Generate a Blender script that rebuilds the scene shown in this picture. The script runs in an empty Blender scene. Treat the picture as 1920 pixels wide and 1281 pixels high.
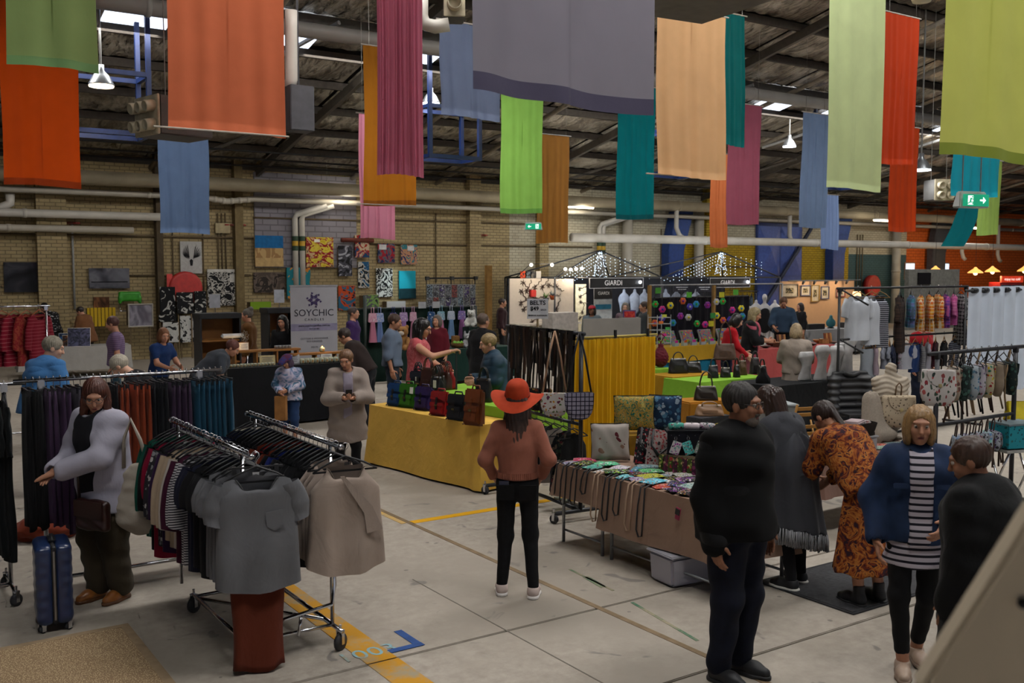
import bpy, bmesh, math, random
import numpy as np
from mathutils import Matrix, Vector
rnd = random.Random(11)
scn = bpy.context.scene
COL = scn.collection
# ------------------------------------------------------------------ camera
# world axes follow the building: X runs along the brick wall (away to the right), Y runs towards it
FPX, HOR, CH, YAW = 1850.0, 505.0, 2.6, math.radians(34)
PITCH = math.atan((640.5 - HOR) / FPX)
cam = bpy.data.cameras.new('camera')
cam.lens = FPX / 1920 * 36; cam.sensor_width = 36; cam.clip_end = 300; cam.clip_start = .05
cam.dof.use_dof = True; cam.dof.focus_distance = 9.5; cam.dof.aperture_fstop = 4.0
camo = bpy.data.objects.new('camera', cam); COL.objects.link(camo)
camo.location = (0, 0, CH); camo.rotation_euler = (math.pi / 2 - PITCH, 0, -YAW)
scn.camera = camo
# ------------------------------------------------------------------ world, light, exposure
wd = bpy.data.worlds.new('world'); scn.world = wd; wd.use_nodes = True
wd.node_tree.nodes['Background'].inputs[0].default_value = (.80, .86, 1, 1)
wd.node_tree.nodes['Background'].inputs[1].default_value = .8
vs = scn.view_settings
vs.view_transform = 'Standard'; vs.look = 'None'; vs.gamma = 1; vs.use_curve_mapping = False; vs.exposure = -0.35
scn.cycles.use_denoising = True; scn.cycles.max_bounces = 4; scn.cycles.diffuse_bounces = 2; scn.cycles.glossy_bounces = 2; scn.cycles.transmission_bounces = 2; scn.cycles.adaptive_threshold = .09; scn.cycles.adaptive_min_samples = 14; scn.cycles.use_light_tree = False; scn.cycles.light_sampling_threshold = .03; scn.cycles.sample_clamp_indirect = 4
scn.cycles.transparent_max_bounces = 5
def area_light(name, loc, sx, sy, power, col=(1, 1, 1), rot=(0, 0, 0)):
    l = bpy.data.lights.new(name, 'AREA'); l.shape = 'RECTANGLE'; l.size = sx; l.size_y = sy; l.energy = power; l.color = col
    o = bpy.data.objects.new(name, l); COL.objects.link(o); o.location = loc; o.rotation_euler = rot
    return o
def lamp_light(name, loc, power, col=(1, 1, 1), rad=.1, spot=None, rot=(0, 0, 0)):
    l = bpy.data.lights.new(name, 'SPOT' if spot else 'POINT'); l.energy = power; l.color = col; l.shadow_soft_size = rad
    if spot: l.spot_size = math.radians(spot); l.spot_blend = .6
    o = bpy.data.objects.new(name, l); COL.objects.link(o); o.location = loc; o.rotation_euler = rot
    return o
SLOPE = .225; WALLY = 29.5; EAVE = 5.75
def roof_z(y): return EAVE + abs(WALLY - y) * SLOPE if y > 2 else EAVE + (WALLY - 2) * SLOPE - (2 - y) * SLOPE
# daylight through translucent roof sheets; the last row is unseen, added as front fill
SKYV = (20.7, 9.5, 1.0)
for _y, _p, _n, _x0 in ((20.7, 280, 6, 3.5), (9.5, 500, 3, 5.2), (1.0, 500, 4, -.4)):
    for _k in range(_n):
        _x = _x0 + _k * 7.4
        area_light('roof_daylight_and_fill', (_x, _y, roof_z(_y) - .45), 4.2, 1.6, _p, (1, .975, .93), (SLOPE if _y > 2 else 0, 0, 0))
# ------------------------------------------------------------------ pixel helpers (placing things at their own depth)
cs, sn = math.cos(YAW), math.sin(YAW)
def c2w(x, d): return (cs * x + sn * d, -sn * x + cs * d)
def ray(px, py):
    a, b = (px - 960) / FPX, (640.5 - py) / FPX
    f = math.cos(PITCH) + b * math.sin(PITCH); z = -math.sin(PITCH) + b * math.cos(PITCH)
    return a / f, z / f          # lateral and vertical per unit of ground depth
def at(px, py, d):               # world point seen at a pixel at ground depth d
    a, b = ray(px, py); x, y = c2w(a * d, d); return Vector((x, y, CH + b * d))
def gd(px, py):                  # ground point under a pixel
    a, b = ray(px, py); d = -CH / b; x, y = c2w(a * d, d); return Vector((x, y, 0))
def ap(px, d, z=0):              # plan position on a pixel column at depth d
    a, b = ray(px, 640); x, y = c2w(a * d, d); return Vector((x, y, z))
def atz(px, py, z):              # point at height z
    a, b = ray(px, py); d = (z - CH) / b; x, y = c2w(a * d, d); return Vector((x, y, z))
def onwall(px, py, off=0.0):     # point on the brick wall plane
    a, b = ray(px, py); d = (WALLY - off) / (cs - sn * a); x, y = c2w(a * d, d); return Vector((x, y, CH + b * d))
def onx(px, py, X):              # point on a plane of constant world X
    a, b = ray(px, py); d = X / (cs * a + sn); x, y = c2w(a * d, d); return Vector((x, y, CH + b * d))
# ------------------------------------------------------------------ materials
MATS = {}
def lin(c):
    if isinstance(c, str): c = tuple(int(c[i:i + 2], 16) for i in (0, 2, 4))
    return tuple(((v / 255) / 12.92 if v / 255 <= .04045 else ((v / 255 + .055) / 1.055) ** 2.4) for v in c) + (1,)
class NT:
    def __init__(s, m): s.t = m.node_tree; s.n = s.t.nodes; s.l = s.t.links; s.b = s.n['Principled BSDF']; s.out = s.n['Material Output']
    def node(s, k, ins=None, **kw):
        x = s.n.new(k)
        for a, v in kw.items(): setattr(x, a, v)
        for a, v in (ins or {}).items():
            if hasattr(v, 'is_linked') and hasattr(v, 'node'): s.l.new(v, x.inputs[a])
            else: x.inputs[a].default_value = v
        return x
    def math(s, op, a, b=0.0, c=None):
        x = s.node('ShaderNodeMath', operation=op)
        for i, v in enumerate((a, b) if c is None else (a, b, c)):
            if hasattr(v, 'node'): s.l.new(v, x.inputs[i])
            else: x.inputs[i].default_value = v
        return x.outputs[0]
    def mix(s, f, a, b, mode='MIX'):
        x = s.node('ShaderNodeMix', data_type='RGBA', blend_type=mode)
        for i, v in ((0, f), (6, a), (7, b)):
            if hasattr(v, 'node'): s.l.new(v, x.inputs[i])
            else: x.inputs[i].default_value = v
        return x.outputs[2]
    def ramp(s, f, stops, mode='LINEAR'):
        x = s.node('ShaderNodeValToRGB', {0: f}); x.color_ramp.interpolation = mode; e = x.color_ramp.elements
        while len(e) < len(stops): e.new(.5)
        for k, (p, c) in enumerate(stops): e[k].position = p; e[k].color = c
        return x.outputs[0]
    def coord(s, which='Object', shift=False, scale=(1, 1, 1), rot=(0, 0, 0)):
        c = s.node('ShaderNodeTexCoord').outputs[which]
        if shift:
            r = s.node('ShaderNodeObjectInfo').outputs['Random']; v = s.node('ShaderNodeVectorMath', {0: c}, operation='ADD')
            k = s.node('ShaderNodeCombineXYZ', {0: s.math('MULTIPLY', r, 31.0), 1: s.math('MULTIPLY', r, 17.0), 2: s.math('MULTIPLY', r, 7.0)})
            s.l.new(k.outputs[0], v.inputs[1]); c = v.outputs[0]
        return s.node('ShaderNodeMapping', {0: c, 2: rot, 3: scale}).outputs[0]
def newmat(key):
    m = bpy.data.materials.new(key); m.use_nodes = True; MATS[key] = m; return m, NT(m)
def setb(n, rough=.8, metal=0., **kw):
    n.b.inputs['Roughness'].default_value = rough; n.b.inputs['Metallic'].default_value = metal
    if rough > .6: n.b.inputs['Specular IOR Level'].default_value = .25
    for k, v in kw.items(): n.b.inputs[k].default_value = v
def bump(n, h, st=.3, dist=.01):
    b = n.node('ShaderNodeBump', {'Height': h, 'Strength': st, 'Distance': dist}); n.l.new(b.outputs[0], n.b.inputs['Normal'])
def M(c, rough=.8, metal=0., var=.18, sc=9., trans=0., bmp=0., coat=0.):
    key = 'm_%s_%s_%s_%s_%s_%s' % (c, rough, metal, var, sc, trans)
    if key in MATS: return MATS[key]
    m, n = newmat(key); setb(n, rough, metal); L = lin(c)
    co = n.coord('Object', True)
    nz = n.node('ShaderNodeTexNoise', {'Vector': co, 'Scale': sc, 'Detail': 4.0})
    col = n.ramp(nz.outputs[0], [(.3, tuple(v * (1 - var) for v in L[:3]) + (1,)), (.7, tuple(min(1, v * (1 + var)) for v in L[:3]) + (1,))])
    n.l.new(col, n.b.inputs['Base Color'])
    if bmp: bump(n, n.node('ShaderNodeTexNoise', {'Vector': co, 'Scale': sc * 6, 'Detail': 3.0}).outputs[0], bmp, .01)
    if coat: n.b.inputs['Coat Weight'].default_value = coat
    if trans:
        t = n.node('ShaderNodeBsdfTranslucent'); n.l.new(col, t.inputs[0])
        x = n.node('ShaderNodeMixShader', {0: trans, 1: n.b.outputs[0], 2: t.outputs[0]}); n.l.new(x.outputs[0], n.out.inputs[0])
    return m
def Mcloth(c, trans=0., weave=900., var=.10, rough=.9):
    key = 'cl_%s_%s_%s' % (c, trans, weave)
    if key in MATS: return MATS[key]
    m, n = newmat(key); setb(n, rough); n.b.inputs['Sheen Weight'].default_value = .04; L = lin(c); co = n.coord('Object', True)
    nz = n.node('ShaderNodeTexNoise', {'Vector': co, 'Scale': 3.0, 'Detail': 4.0}); var = var if trans == 0 else .05
    col = n.ramp(nz.outputs[0], [(.3, tuple(v * (1 - var) for v in L[:3]) + (1,)), (.72, tuple(min(1, v * (1 + var)) for v in L[:3]) + (1,))])
    n.l.new(col, n.b.inputs['Base Color'])
    wr = n.node('ShaderNodeTexNoise', {'Vector': n.node('ShaderNodeMapping', {0: co, 3: (1, 1, .7)}).outputs[0], 'Scale': 6.0, 'Detail': 3.0, 'Distortion': 1.2}).outputs[0]
    bump(n, n.math('ADD', n.math('MULTIPLY', n.node('ShaderNodeTexNoise', {'Vector': co, 'Scale': weave / 6, 'Detail': 2.0}).outputs[0], .05), wr), .3 if trans == 0 else .12, .03)
    if trans:
        t = n.node('ShaderNodeBsdfTranslucent'); n.l.new(col, t.inputs[0])
        x = n.node('ShaderNodeMixShader', {0: trans, 1: n.b.outputs[0], 2: t.outputs[0]}); n.l.new(x.outputs[0], n.out.inputs[0])
    return m
def Mstripe(a, b, per=.03, duty=.5, axis=2, rough=.9):
    key = 'st_%s_%s_%s_%s_%s' % (a, b, per, duty, axis)
    if key in MATS: return MATS[key]
    m, n = newmat(key); setb(n, rough)
    x = n.node('ShaderNodeSeparateXYZ', {0: n.coord('Object')}).outputs[axis]
    f = n.math('FRACT', n.math('DIVIDE', x, per)); g = n.math('GREATER_THAN', f, duty)
    n.l.new(n.mix(g, lin(a), lin(b)), n.b.inputs['Base Color']); return m
def Mgrid(a, b, per=.03, w=.18, axes=(0, 2), rough=.8):
    key = 'gr_%s_%s_%s_%s' % (a, b, per, axes)
    if key in MATS: return MATS[key]
    m, n = newmat(key); setb(n, rough); s = n.node('ShaderNodeSeparateXYZ', {0: n.coord('Object')})
    g = [n.math('LESS_THAN', n.math('FRACT', n.math('DIVIDE', s.outputs[k], per)), w) for k in axes]
    n.l.new(n.mix(n.math('MAXIMUM', g[0], g[1]), lin(a), lin(b)), n.b.inputs['Base Color']); return m
def Mplaid(a, b, c, per=.09, rough=.9):
    key = 'pl_%s_%s_%s_%s' % (a, b, c, per)
    if key in MATS: return MATS[key]
    m, n = newmat(key); setb(n, rough); s = n.node('ShaderNodeSeparateXYZ', {0: n.coord('Object')})
    w = [n.math('SINE', n.math('MULTIPLY', s.outputs[k], 6.283 / per)) for k in (0, 2)]
    g = [n.math('GREATER_THAN', x, .1) for x in w]; t = [n.math('GREATER_THAN', n.math('ABSOLUTE', x), .96) for x in w]
    col = n.mix(n.math('MULTIPLY', n.math('ADD', g[0], g[1]), .5), lin(a), lin(b))
    n.l.new(n.mix(n.math('MAXIMUM', t[0], t[1]), col, lin(c)), n.b.inputs['Base Color']); return m
def Mprint(base, cols, sc=28., size=.33, hue=0., rough=.75, stretch=(1, 1, 1)):
    """base cloth with scattered printed spots / petals in several colours; hue > 0 shifts the palette per object"""
    key = 'pr_%s_%s_%s_%s_%s' % (base, '_'.join(cols), sc, size, hue)
    if key in MATS: return MATS[key]
    m, n = newmat(key); setb(n, rough); co = n.coord('Object', True, stretch)
    wob = n.node('ShaderNodeTexNoise', {'Vector': co, 'Scale': sc * .9, 'Detail': 1.0})
    cv = n.node('ShaderNodeVectorMath', {0: co}, operation='MULTIPLY_ADD'); n.l.new(wob.outputs[1], cv.inputs[1]); cv.inputs[1].default_value = (1, 1, 1)
    v1 = n.node('ShaderNodeVectorMath', {0: wob.outputs[1]}, operation='SCALE'); v1.inputs['Scale'].default_value = .9 / sc
    v2 = n.node('ShaderNodeVectorMath', {0: co, 1: v1.outputs[0]}, operation='ADD')
    vo = n.node('ShaderNodeTexVoronoi', {'Vector': v2.outputs[0], 'Scale': sc})
    rc = n.node('ShaderNodeSeparateColor', {0: vo.outputs['Color']})
    k = len(cols); pal = n.ramp(rc.outputs[0], [(i / k, lin(c)) for i, c in enumerate(cols)], 'CONSTANT')
    th = n.math('ADD', n.math('MULTIPLY', rc.outputs[1], .25), size - .1)
    f = n.math('LESS_THAN', vo.outputs['Distance'], th)
    col = n.mix(f, lin(base), pal)
    if hue:
        r = n.node('ShaderNodeObjectInfo').outputs['Random']
        h = n.node('ShaderNodeHueSaturation', {'Color': col, 'Hue': n.math('ADD', n.math('MULTIPLY', r, hue), .5 - hue / 2), 'Value': n.math('ADD', n.math('MULTIPLY', n.math('FRACT', n.math('MULTIPLY', r, 7.3)), .5), .7)}); col = h.outputs[0]
    n.l.new(col, n.b.inputs['Base Color']); return m
def Mblobs(cols, sc=5., rough=.9, detail=2., dist=1.5, mode='CONSTANT', axes=(1, 1, 1), lo=.32, hi=.68):
    """flat painted / dyed patches of several colours"""
    key = 'bl_%s_%s_%s_%s' % ('_'.join(cols), sc, dist, mode)
    if key in MATS: return MATS[key]
    m, n = newmat(key); setb(n, rough); co = n.coord('Object', True, axes)
    nz = n.node('ShaderNodeTexNoise', {'Vector': co, 'Scale': sc, 'Detail': detail, 'Distortion': dist})
    k = len(cols); col = n.ramp(nz.outputs[0], [(lo + (hi - lo) * i / max(1, k - 1), lin(c)) for i, c in enumerate(cols)], mode)
    n.l.new(col, n.b.inputs['Base Color']); return m
def Mrand(cols, rough=.7):
    key = 'rd_%s' % '_'.join(cols)
    if key in MATS: return MATS[key]
    m, n = newmat(key); setb(n, rough); r = n.node('ShaderNodeObjectInfo').outputs['Random']
    n.l.new(n.ramp(r, [(i / len(cols), lin(c)) for i, c in enumerate(cols)], 'CONSTANT'), n.b.inputs['Base Color']); return m
def Memit(c, st=5.):
    key = 'em_%s_%s' % (c, st)
    if key in MATS: return MATS[key]
    m, n = newmat(key); setb(n, .5); n.b.inputs['Base Color'].default_value = lin(c); n.b.inputs['Emission Color'].default_value = lin(c); n.b.inputs['Emission Strength'].default_value = st; return m
def Mglass(c='ffffff', rough=.15, alpha=.35):
    key = 'gl_%s_%s' % (c, alpha)
    if key in MATS: return MATS[key]
    m, n = newmat(key); setb(n, rough); n.b.inputs['Base Color'].default_value = lin(c)
    t = n.node('ShaderNodeBsdfTransparent', {0: lin(c)}); x = n.node('ShaderNodeMixShader', {0: alpha, 1: t.outputs[0], 2: n.b.outputs[0]})
    n.l.new(x.outputs[0], n.out.inputs[0]); return m
CHROME = lambda: M('c8c8cc', .18, 1., .05)
BLK = lambda: M('17171a', .55, 0, .2)
# ------------------------------------------------------------------ mesh building
class MB:
    def __init__(s): s.v = []; s.f = []; s.m = []; s.T = Matrix.Identity(4); s.k = 0
    def at(s, x=0, y=0, z=0, rz=0, rx=0, ry=0):
        s.T = Matrix.Translation((x, y, z)) @ Matrix.Rotation(rz, 4, 'Z') @ Matrix.Rotation(ry, 4, 'Y') @ Matrix.Rotation(rx, 4, 'X'); return s
    def mat(s, k): s.k = k; return s
    def add(s, vs_, fs_):
        b = len(s.v); s.v += [tuple(s.T @ Vector(p)) for p in vs_]; s.f += [tuple(b + i for i in f) for f in fs_]; s.m += [s.k] * len(fs_); return s
    def box(s, x, y, z, sx, sy, sz, tx=1., ty=1.):
        X, Y, Z = sx / 2, sy / 2, sz / 2
        return s.add([(x - X, y - Y, z - Z), (x + X, y - Y, z - Z), (x + X, y + Y, z - Z), (x - X, y + Y, z - Z),
                      (x - X * tx, y - Y * ty, z + Z), (x + X * tx, y - Y * ty, z + Z), (x + X * tx, y + Y * ty, z + Z), (x - X * tx, y + Y * ty, z + Z)],
                     [(3, 2, 1, 0), (4, 5, 6, 7), (0, 1, 5, 4), (1, 2, 6, 5), (2, 3, 7, 6), (3, 0, 4, 7)])
    def tube(s, pts, r, n=8, closed=False):
        pts = [Vector(p) for p in pts]; N = len(pts); rs = r if isinstance(r, (list, tuple)) else [r] * N; V = []; F = []; pn = None
        for i, p in enumerate(pts):
            a = pts[(i - 1) % N] if (i or closed) else p; b = pts[(i + 1) % N] if (i < N - 1 or closed) else p
            t = (b - a).normalized() if (b - a).length > 1e-9 else Vector((0, 0, 1))
            if pn is None: pn = t.orthogonal().normalized()
            pn = (pn - t * pn.dot(t)); pn = pn.normalized() if pn.length > 1e-6 else t.orthogonal().normalized(); q = t.cross(pn)
            for j in range(n):
                w = 6.28318 * j / n; V.append(p + (pn * math.cos(w) + q * math.sin(w)) * rs[i])
        for i in range(N if closed else N - 1):
            for j in range(n): F.append((i * n + j, i * n + (j + 1) % n, ((i + 1) % N) * n + (j + 1) % n, ((i + 1) % N) * n + j))
        if not closed: F += [tuple(range(n))[::-1], tuple((N - 1) * n + j for j in range(n))]
        return s.add(V, F)
    def lathe(s, prof, n=16, x=0, y=0, z=0):
        V = []; F = []
        for (r, h) in prof:
            for j in range(n): w = 6.28318 * j / n; V.append((x + r * math.cos(w), y + r * math.sin(w), z + h))
        for i in range(len(prof) - 1):
            for j in range(n): F.append((i * n + j, i * n + (j + 1) % n, (i + 1) * n + (j + 1) % n, (i + 1) * n + j))
        F += [tuple(range(n))[::-1], tuple((len(prof) - 1) * n + j for j in range(n))]
        return s.add(V, F)
    def grid(s, fn, nu, nv, wrap=False, cap=False):
        V = [fn(i / (nu if wrap else nu - 1), j / (nv - 1)) for j in range(nv) for i in range(nu)]; F = []
        for j in range(nv - 1):
            for i in range(nu if wrap else nu - 1): F.append((j * nu + i, j * nu + (i + 1) % nu, (j + 1) * nu + (i + 1) % nu, (j + 1) * nu + i))
        if cap: F += [tuple(range(nu))[::-1], tuple((nv - 1) * nu + i for i in range(nu))]
        return s.add(V, F)
    def prism(s, out, t):              # outline in the local xz plane, thickness t along y
        n = len(out); V = [(x, -t / 2, z) for x, z in out] + [(x, t / 2, z) for x, z in out]
        return s.add(V, [tuple(range(n)), tuple(range(n, 2 * n))[::-1]] + [(i, i + n, (i + 1) % n + n, (i + 1) % n) for i in range(n)])
    def ball(s, x, y, z, rx, ry=None, rz=None, n=12):
        ry = ry or rx; rz = rz or rx
        return s.grid(lambda u, v: (x + rx * math.sin(max(.02, min(.98, v)) * math.pi) * math.cos(u * 6.28318), y + ry * math.sin(max(.02, min(.98, v)) * math.pi) * math.sin(u * 6.28318), z - rz * math.cos(v * math.pi)), n, max(5, n // 2 + 1), True, True)
    def mesh(s, name, mats, smooth=False, bevel=0.):
        me = bpy.data.meshes.new(name); me.from_pydata(s.v, [], s.f)
        for m in (mats if isinstance(mats, (list, tuple)) else [mats]): me.materials.append(m)
        if any(s.m): me.polygons.foreach_set('material_index', s.m)
        bm = bmesh.new(); bm.from_mesh(me); bmesh.ops.recalc_face_normals(bm, faces=bm.faces)
        if bevel: bmesh.ops.bevel(bm, geom=bm.edges[:], offset=bevel, segments=2, affect='EDGES', clamp_overlap=True)
        bm.to_mesh(me); bm.free()
        if smooth:
            me.polygons.foreach_set('use_smooth', [True] * len(me.polygons))
            if smooth == 'auto': me.set_sharp_from_angle(angle=.7)
        me.update(); return me
    def build(s, name, mats, parent=None, smooth=False, bevel=0., loc=None, rz=0.):
        return obj(name, s.mesh(name, mats, smooth, bevel), parent, loc, rz)
def obj(name, me, parent=None, loc=None, rz=0.):
    o = bpy.data.objects.new(name, me); COL.objects.link(o)
    if parent is not None: o.parent = parent
    if loc is not None: o.location = loc
    if rz: o.rotation_euler = (0, 0, rz)
    return o
def tag(o, label=None, cat=None, group=None, kind=None):
    if label: o['label'] = label
    if cat: o['category'] = cat
    if group: o['group'] = group
    if kind: o['kind'] = kind
    return o
def thing(name, label, cat, loc=(0, 0, 0), rz=0., group=None):
    o = bpy.data.objects.new(name, None); COL.objects.link(o); o.location = loc; o.rotation_euler = (0, 0, rz); o.empty_display_size = .1
    return tag(o, label, cat, group)
def recolor(o, m, slot=0): o.material_slots[slot].link = 'OBJECT'; o.material_slots[slot].material = m
def dup(root, loc, rz=None, label=None, group=None, mats=None, scale=None):
    """copy of a thing with its parts and their sub-parts; mats maps part name -> material"""
    def cp(o, par):
        c = o.copy(); COL.objects.link(c)
        if par is not None: c.parent = par
        base = o.name.split('.')[0]
        if mats and base in mats: recolor(c, mats[base])
        for ch in o.children: cp(ch, c)
        return c
    r = cp(root, None); r.location = loc
    if rz is not None: r.rotation_euler = (0, 0, rz)
    if label: r['label'] = label
    if group: r['group'] = group
    if scale: r.scale = (scale,) * 3
    return r
def text(s, size, mat, parent=None, loc=(0, 0, 0), rot=(math.pi / 2, 0, 0), ext=.002, align='CENTER', name='lettering', bold=0.):
    cu = bpy.data.curves.new('t', 'FONT'); cu.body = s; cu.size = size; cu.extrude = ext; cu.align_x = align; cu.align_y = 'CENTER'; cu.offset = bold; cu.resolution_u = 3
    t = bpy.data.objects.new('t', cu); me = t.to_mesh().copy()
    bpy.data.objects.remove(t); bpy.data.curves.remove(cu); me.materials.clear(); me.materials.append(mat); me.name = name
    o = obj(name, me, parent); o.location = loc; o.rotation_euler = rot; return o
ORD = ['first', 'second', 'third', 'fourth', 'fifth', 'sixth', 'seventh', 'eighth', 'ninth', 'tenth', 'eleventh', 'twelfth', 'thirteenth', 'fourteenth', 'fifteenth', 'sixteenth', 'seventeenth', 'eighteenth', 'nineteenth', 'twentieth']
# ------------------------------------------------------------------ smooth solids (distance fields turned into meshes)
A3 = lambda p: np.array(p, np.float32)
def rotm(rx=0, ry=0, rz=0): return np.array(Matrix.Rotation(rz, 3, 'Z') @ Matrix.Rotation(ry, 3, 'Y') @ Matrix.Rotation(rx, 3, 'X'), np.float32)
def cap(a, b, ra, rb=None):
    a, b = A3(a), A3(b); rb = ra if rb is None else rb; ba = b - a; L = float(ba @ ba) + 1e-9; m = max(ra, rb)
    def fn(p):
        q = p - a; t = np.clip(q @ ba / L, 0, 1); return np.sqrt(((q - t[:, None] * ba) ** 2).sum(1)) - (ra + (rb - ra) * t)
    return fn, np.minimum(a, b) - m, np.maximum(a, b) + m
def ell(c, r, Rm=None):
    c, r = A3(c), A3(r); m = float(max(r))
    def fn(p):
        q = p - c
        if Rm is not None: q = q @ Rm
        k0 = np.sqrt(((q / r) ** 2).sum(1)); k1 = np.sqrt(((q / (r * r)) ** 2).sum(1)) + 1e-6; return k0 * (k0 - 1) / k1
    return fn, c - (m if Rm is not None else r), c + (m if Rm is not None else r)
def rbx(c, h, r, Rm=None):
    c, h = A3(c), A3(h); m = float(np.sqrt((h * h).sum()))
    def fn(p):
        q = p - c
        if Rm is not None: q = q @ Rm
        q = np.abs(q) - h + r; return np.sqrt((np.maximum(q, 0) ** 2).sum(1)) + np.minimum(q.max(1), 0) - r
    return fn, c - (m if Rm is not None else h), c + (m if Rm is not None else h)
def flt(a, b, ra, rb, sy, Rm):       # flattened tapered capsule, thin along the local y of frame Rm
    a, b = A3(a), A3(b); S = A3((1, 1 / sy, 1)); bb = ((b - a) @ Rm) * S; L = float(bb @ bb) + 1e-9; m = max(ra, rb)
    def fn(p):
        q = ((p - a) @ Rm) * S; t = np.clip(q @ bb / L, 0, 1); return (np.sqrt(((q - t[:, None] * bb) ** 2).sum(1)) - (ra + (rb - ra) * t)) * .8
    return fn, np.minimum(a, b) - m, np.maximum(a, b) + m
def nets(vals, o, h):
    nx, ny, nz = vals.shape; s = vals < 0
    cnt = np.zeros((nx - 1, ny - 1, nz - 1), np.int8); C = [(i, j, k) for i in (0, 1) for j in (0, 1) for k in (0, 1)]
    sl = lambda A, c: A[c[0]:nx - 1 + c[0], c[1]:ny - 1 + c[1], c[2]:nz - 1 + c[2]]
    for c in C: cnt += sl(s, c)
    act = (cnt > 0) & (cnt < 8); I = np.argwhere(act)
    if len(I) == 0: return [], []
    pos = np.zeros((len(I), 3)); num = np.zeros(len(I))
    cv = {c: sl(vals, c)[act] for c in C}
    for c in C:
        for ax in range(3):
            if c[ax] == 0:
                e = list(c); e[ax] = 1; a, b = cv[c], cv[tuple(e)]; m = (a < 0) != (b < 0); t = a[m] / (a[m] - b[m])
                q = np.tile(np.array(c, float), (m.sum(), 1)); q[:, ax] = t; pos[m] += q; num[m] += 1
    V = (I + pos / num[:, None]) * h + o
    idx = -np.ones(act.shape, np.int64); idx[act] = np.arange(len(I)); F = []
    for ax in range(3):
        u, w = [a for a in range(3) if a != ax]
        lo = [slice(0, n) for n in s.shape]; hi = lo[:]; lo[ax] = slice(0, s.shape[ax] - 1); hi[ax] = slice(1, s.shape[ax])
        a, b = s[tuple(lo)], s[tuple(hi)]; E = np.argwhere(a != b); E = E[(E[:, u] > 0) & (E[:, w] > 0) & (E[:, u] < s.shape[u] - 1) & (E[:, w] < s.shape[w] - 1)]
        ins = a[tuple(E.T)]; q = []
        for du, dw in ((1, 1), (0, 1), (0, 0), (1, 0)):
            e = E.copy(); e[:, u] -= du; e[:, w] -= dw; q.append(idx[tuple(e.T)])
        Q = np.stack(q, 1); flip = ins if ax != 1 else ~ins; Q[~flip] = Q[~flip][:, ::-1]; F.append(Q)
    return V, np.concatenate(F)
def solid(prims, h, k=.02, sub=(), cuts=(), disp=None, pad=None, late=()):
    al = list(prims) + list(late); lo = np.min([p[1] for p in al], 0) - (pad or 2.5 * h); hi = np.max([p[2] for p in al], 0) + (pad or 2.5 * h)
    n = np.ceil((hi - lo) / h).astype(int) + 1
    G = np.stack(np.meshgrid(*[lo[i] + h * np.arange(n[i]) for i in range(3)], indexing='ij'), -1).astype(np.float32); D = np.full(n, 1., np.float32)
    def box(p, m):                       # only the cells a primitive can reach are evaluated
        i0 = np.clip(np.floor((p[1] - m - lo) / h).astype(int), 0, n - 1); i1 = np.clip(np.ceil((p[2] + m - lo) / h).astype(int) + 1, 1, n); return tuple(slice(i0[i], i1[i]) for i in range(3))
    def join(ps):
        for p in ps:
            b = box(p, k + 3 * h + .01); g = G[b]; e = p[0](g.reshape(-1, 3)).reshape(g.shape[:3]); d = D[b]; t = np.clip(.5 + .5 * (e - d) / k, 0, 1); D[b] = e + (d - e) * t - k * t * (1 - t)
    join(prims)
    for p, nn in cuts: np.maximum(D, -((G - A3(p)) @ A3(nn)), out=D)        # keeps the side the normal points to
    join(late)
    if disp is not None: D += disp(G.reshape(-1, 3)).reshape(D.shape)
    for p in sub:
        b = box(p, 2 * h); g = G[b]; D[b] = np.maximum(D[b], -p[0](g.reshape(-1, 3)).reshape(g.shape[:3]))
    return nets(D, lo, h)
def smesh(name, parts, mats):        # several (V, F, slot) surfaces joined into one smooth mesh
    Vs, Fs, ms, b = [], [], [], 0
    for V, F, k in parts:
        if len(V) == 0: continue
        Vs.append(V); Fs += (np.asarray(F) + b).tolist(); ms += [k] * len(F); b += len(V)
    me = bpy.data.meshes.new(name); me.from_pydata(np.concatenate(Vs).tolist(), [], Fs)
    for m in (mats if isinstance(mats, (list, tuple)) else [mats]): me.materials.append(m)
    if any(ms): me.polygons.foreach_set('material_index', ms)
    me.polygons.foreach_set('use_smooth', [True] * len(me.polygons)); me.update(); return me
def sobj(name, prims, mat, parent=None, h=.012, k=.02, loc=None, **kw):
    V, F = solid(prims, h, k, **kw); return obj(name, smesh(name, [(V, F, 0)], mat), parent, loc)
# ------------------------------------------------------------------ people
PINFO = {}
SKIN = {'a': ('c99a80', 'a0564a'), 'b': ('b98468', '96504a'), 'c': ('a87458', '844440'), 'd': ('8d5d43', '6e3a34')}
def folds(amp, f=1., seed=0):
    r = random.Random(seed); w = [(r.uniform(-22, 22) * f, r.uniform(-22, 22) * f, r.uniform(8, 40) * f, r.uniform(0, 6)) for _ in range(5)]
    def fn(p):
        d = 0; q = np.sin(p[:, 2] * 9) * 1.2
        for a, b, c, ph in w: d = d + np.sin(p[:, 0] * a + p[:, 1] * b + p[:, 2] * c + ph + q)
        return d * (amp / 5)
    return fn
def vfolds(amp, n=9, seed=0):        # vertical drape folds around the z axis
    r = random.Random(seed); a, b = r.uniform(0, 6), r.uniform(0, 6)
    def fn(p):
        w = np.arctan2(p[:, 1], p[:, 0]); return amp * (np.sin(w * n + a + p[:, 2] * 3) * .6 + np.sin(w * (n // 2 + 1) + b - p[:, 2] * 4) * .4)
    return fn
def strands(amp, f=60.):
    def fn(p): return amp * np.sin(np.arctan2(p[:, 1], p[:, 0] + .001) * f * .45 + p[:, 2] * 18 + np.sin(p[:, 2] * 40)) + amp * .6 * np.sin(p[:, 0] * f * 4 + p[:, 2] * 30)
    return fn
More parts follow.
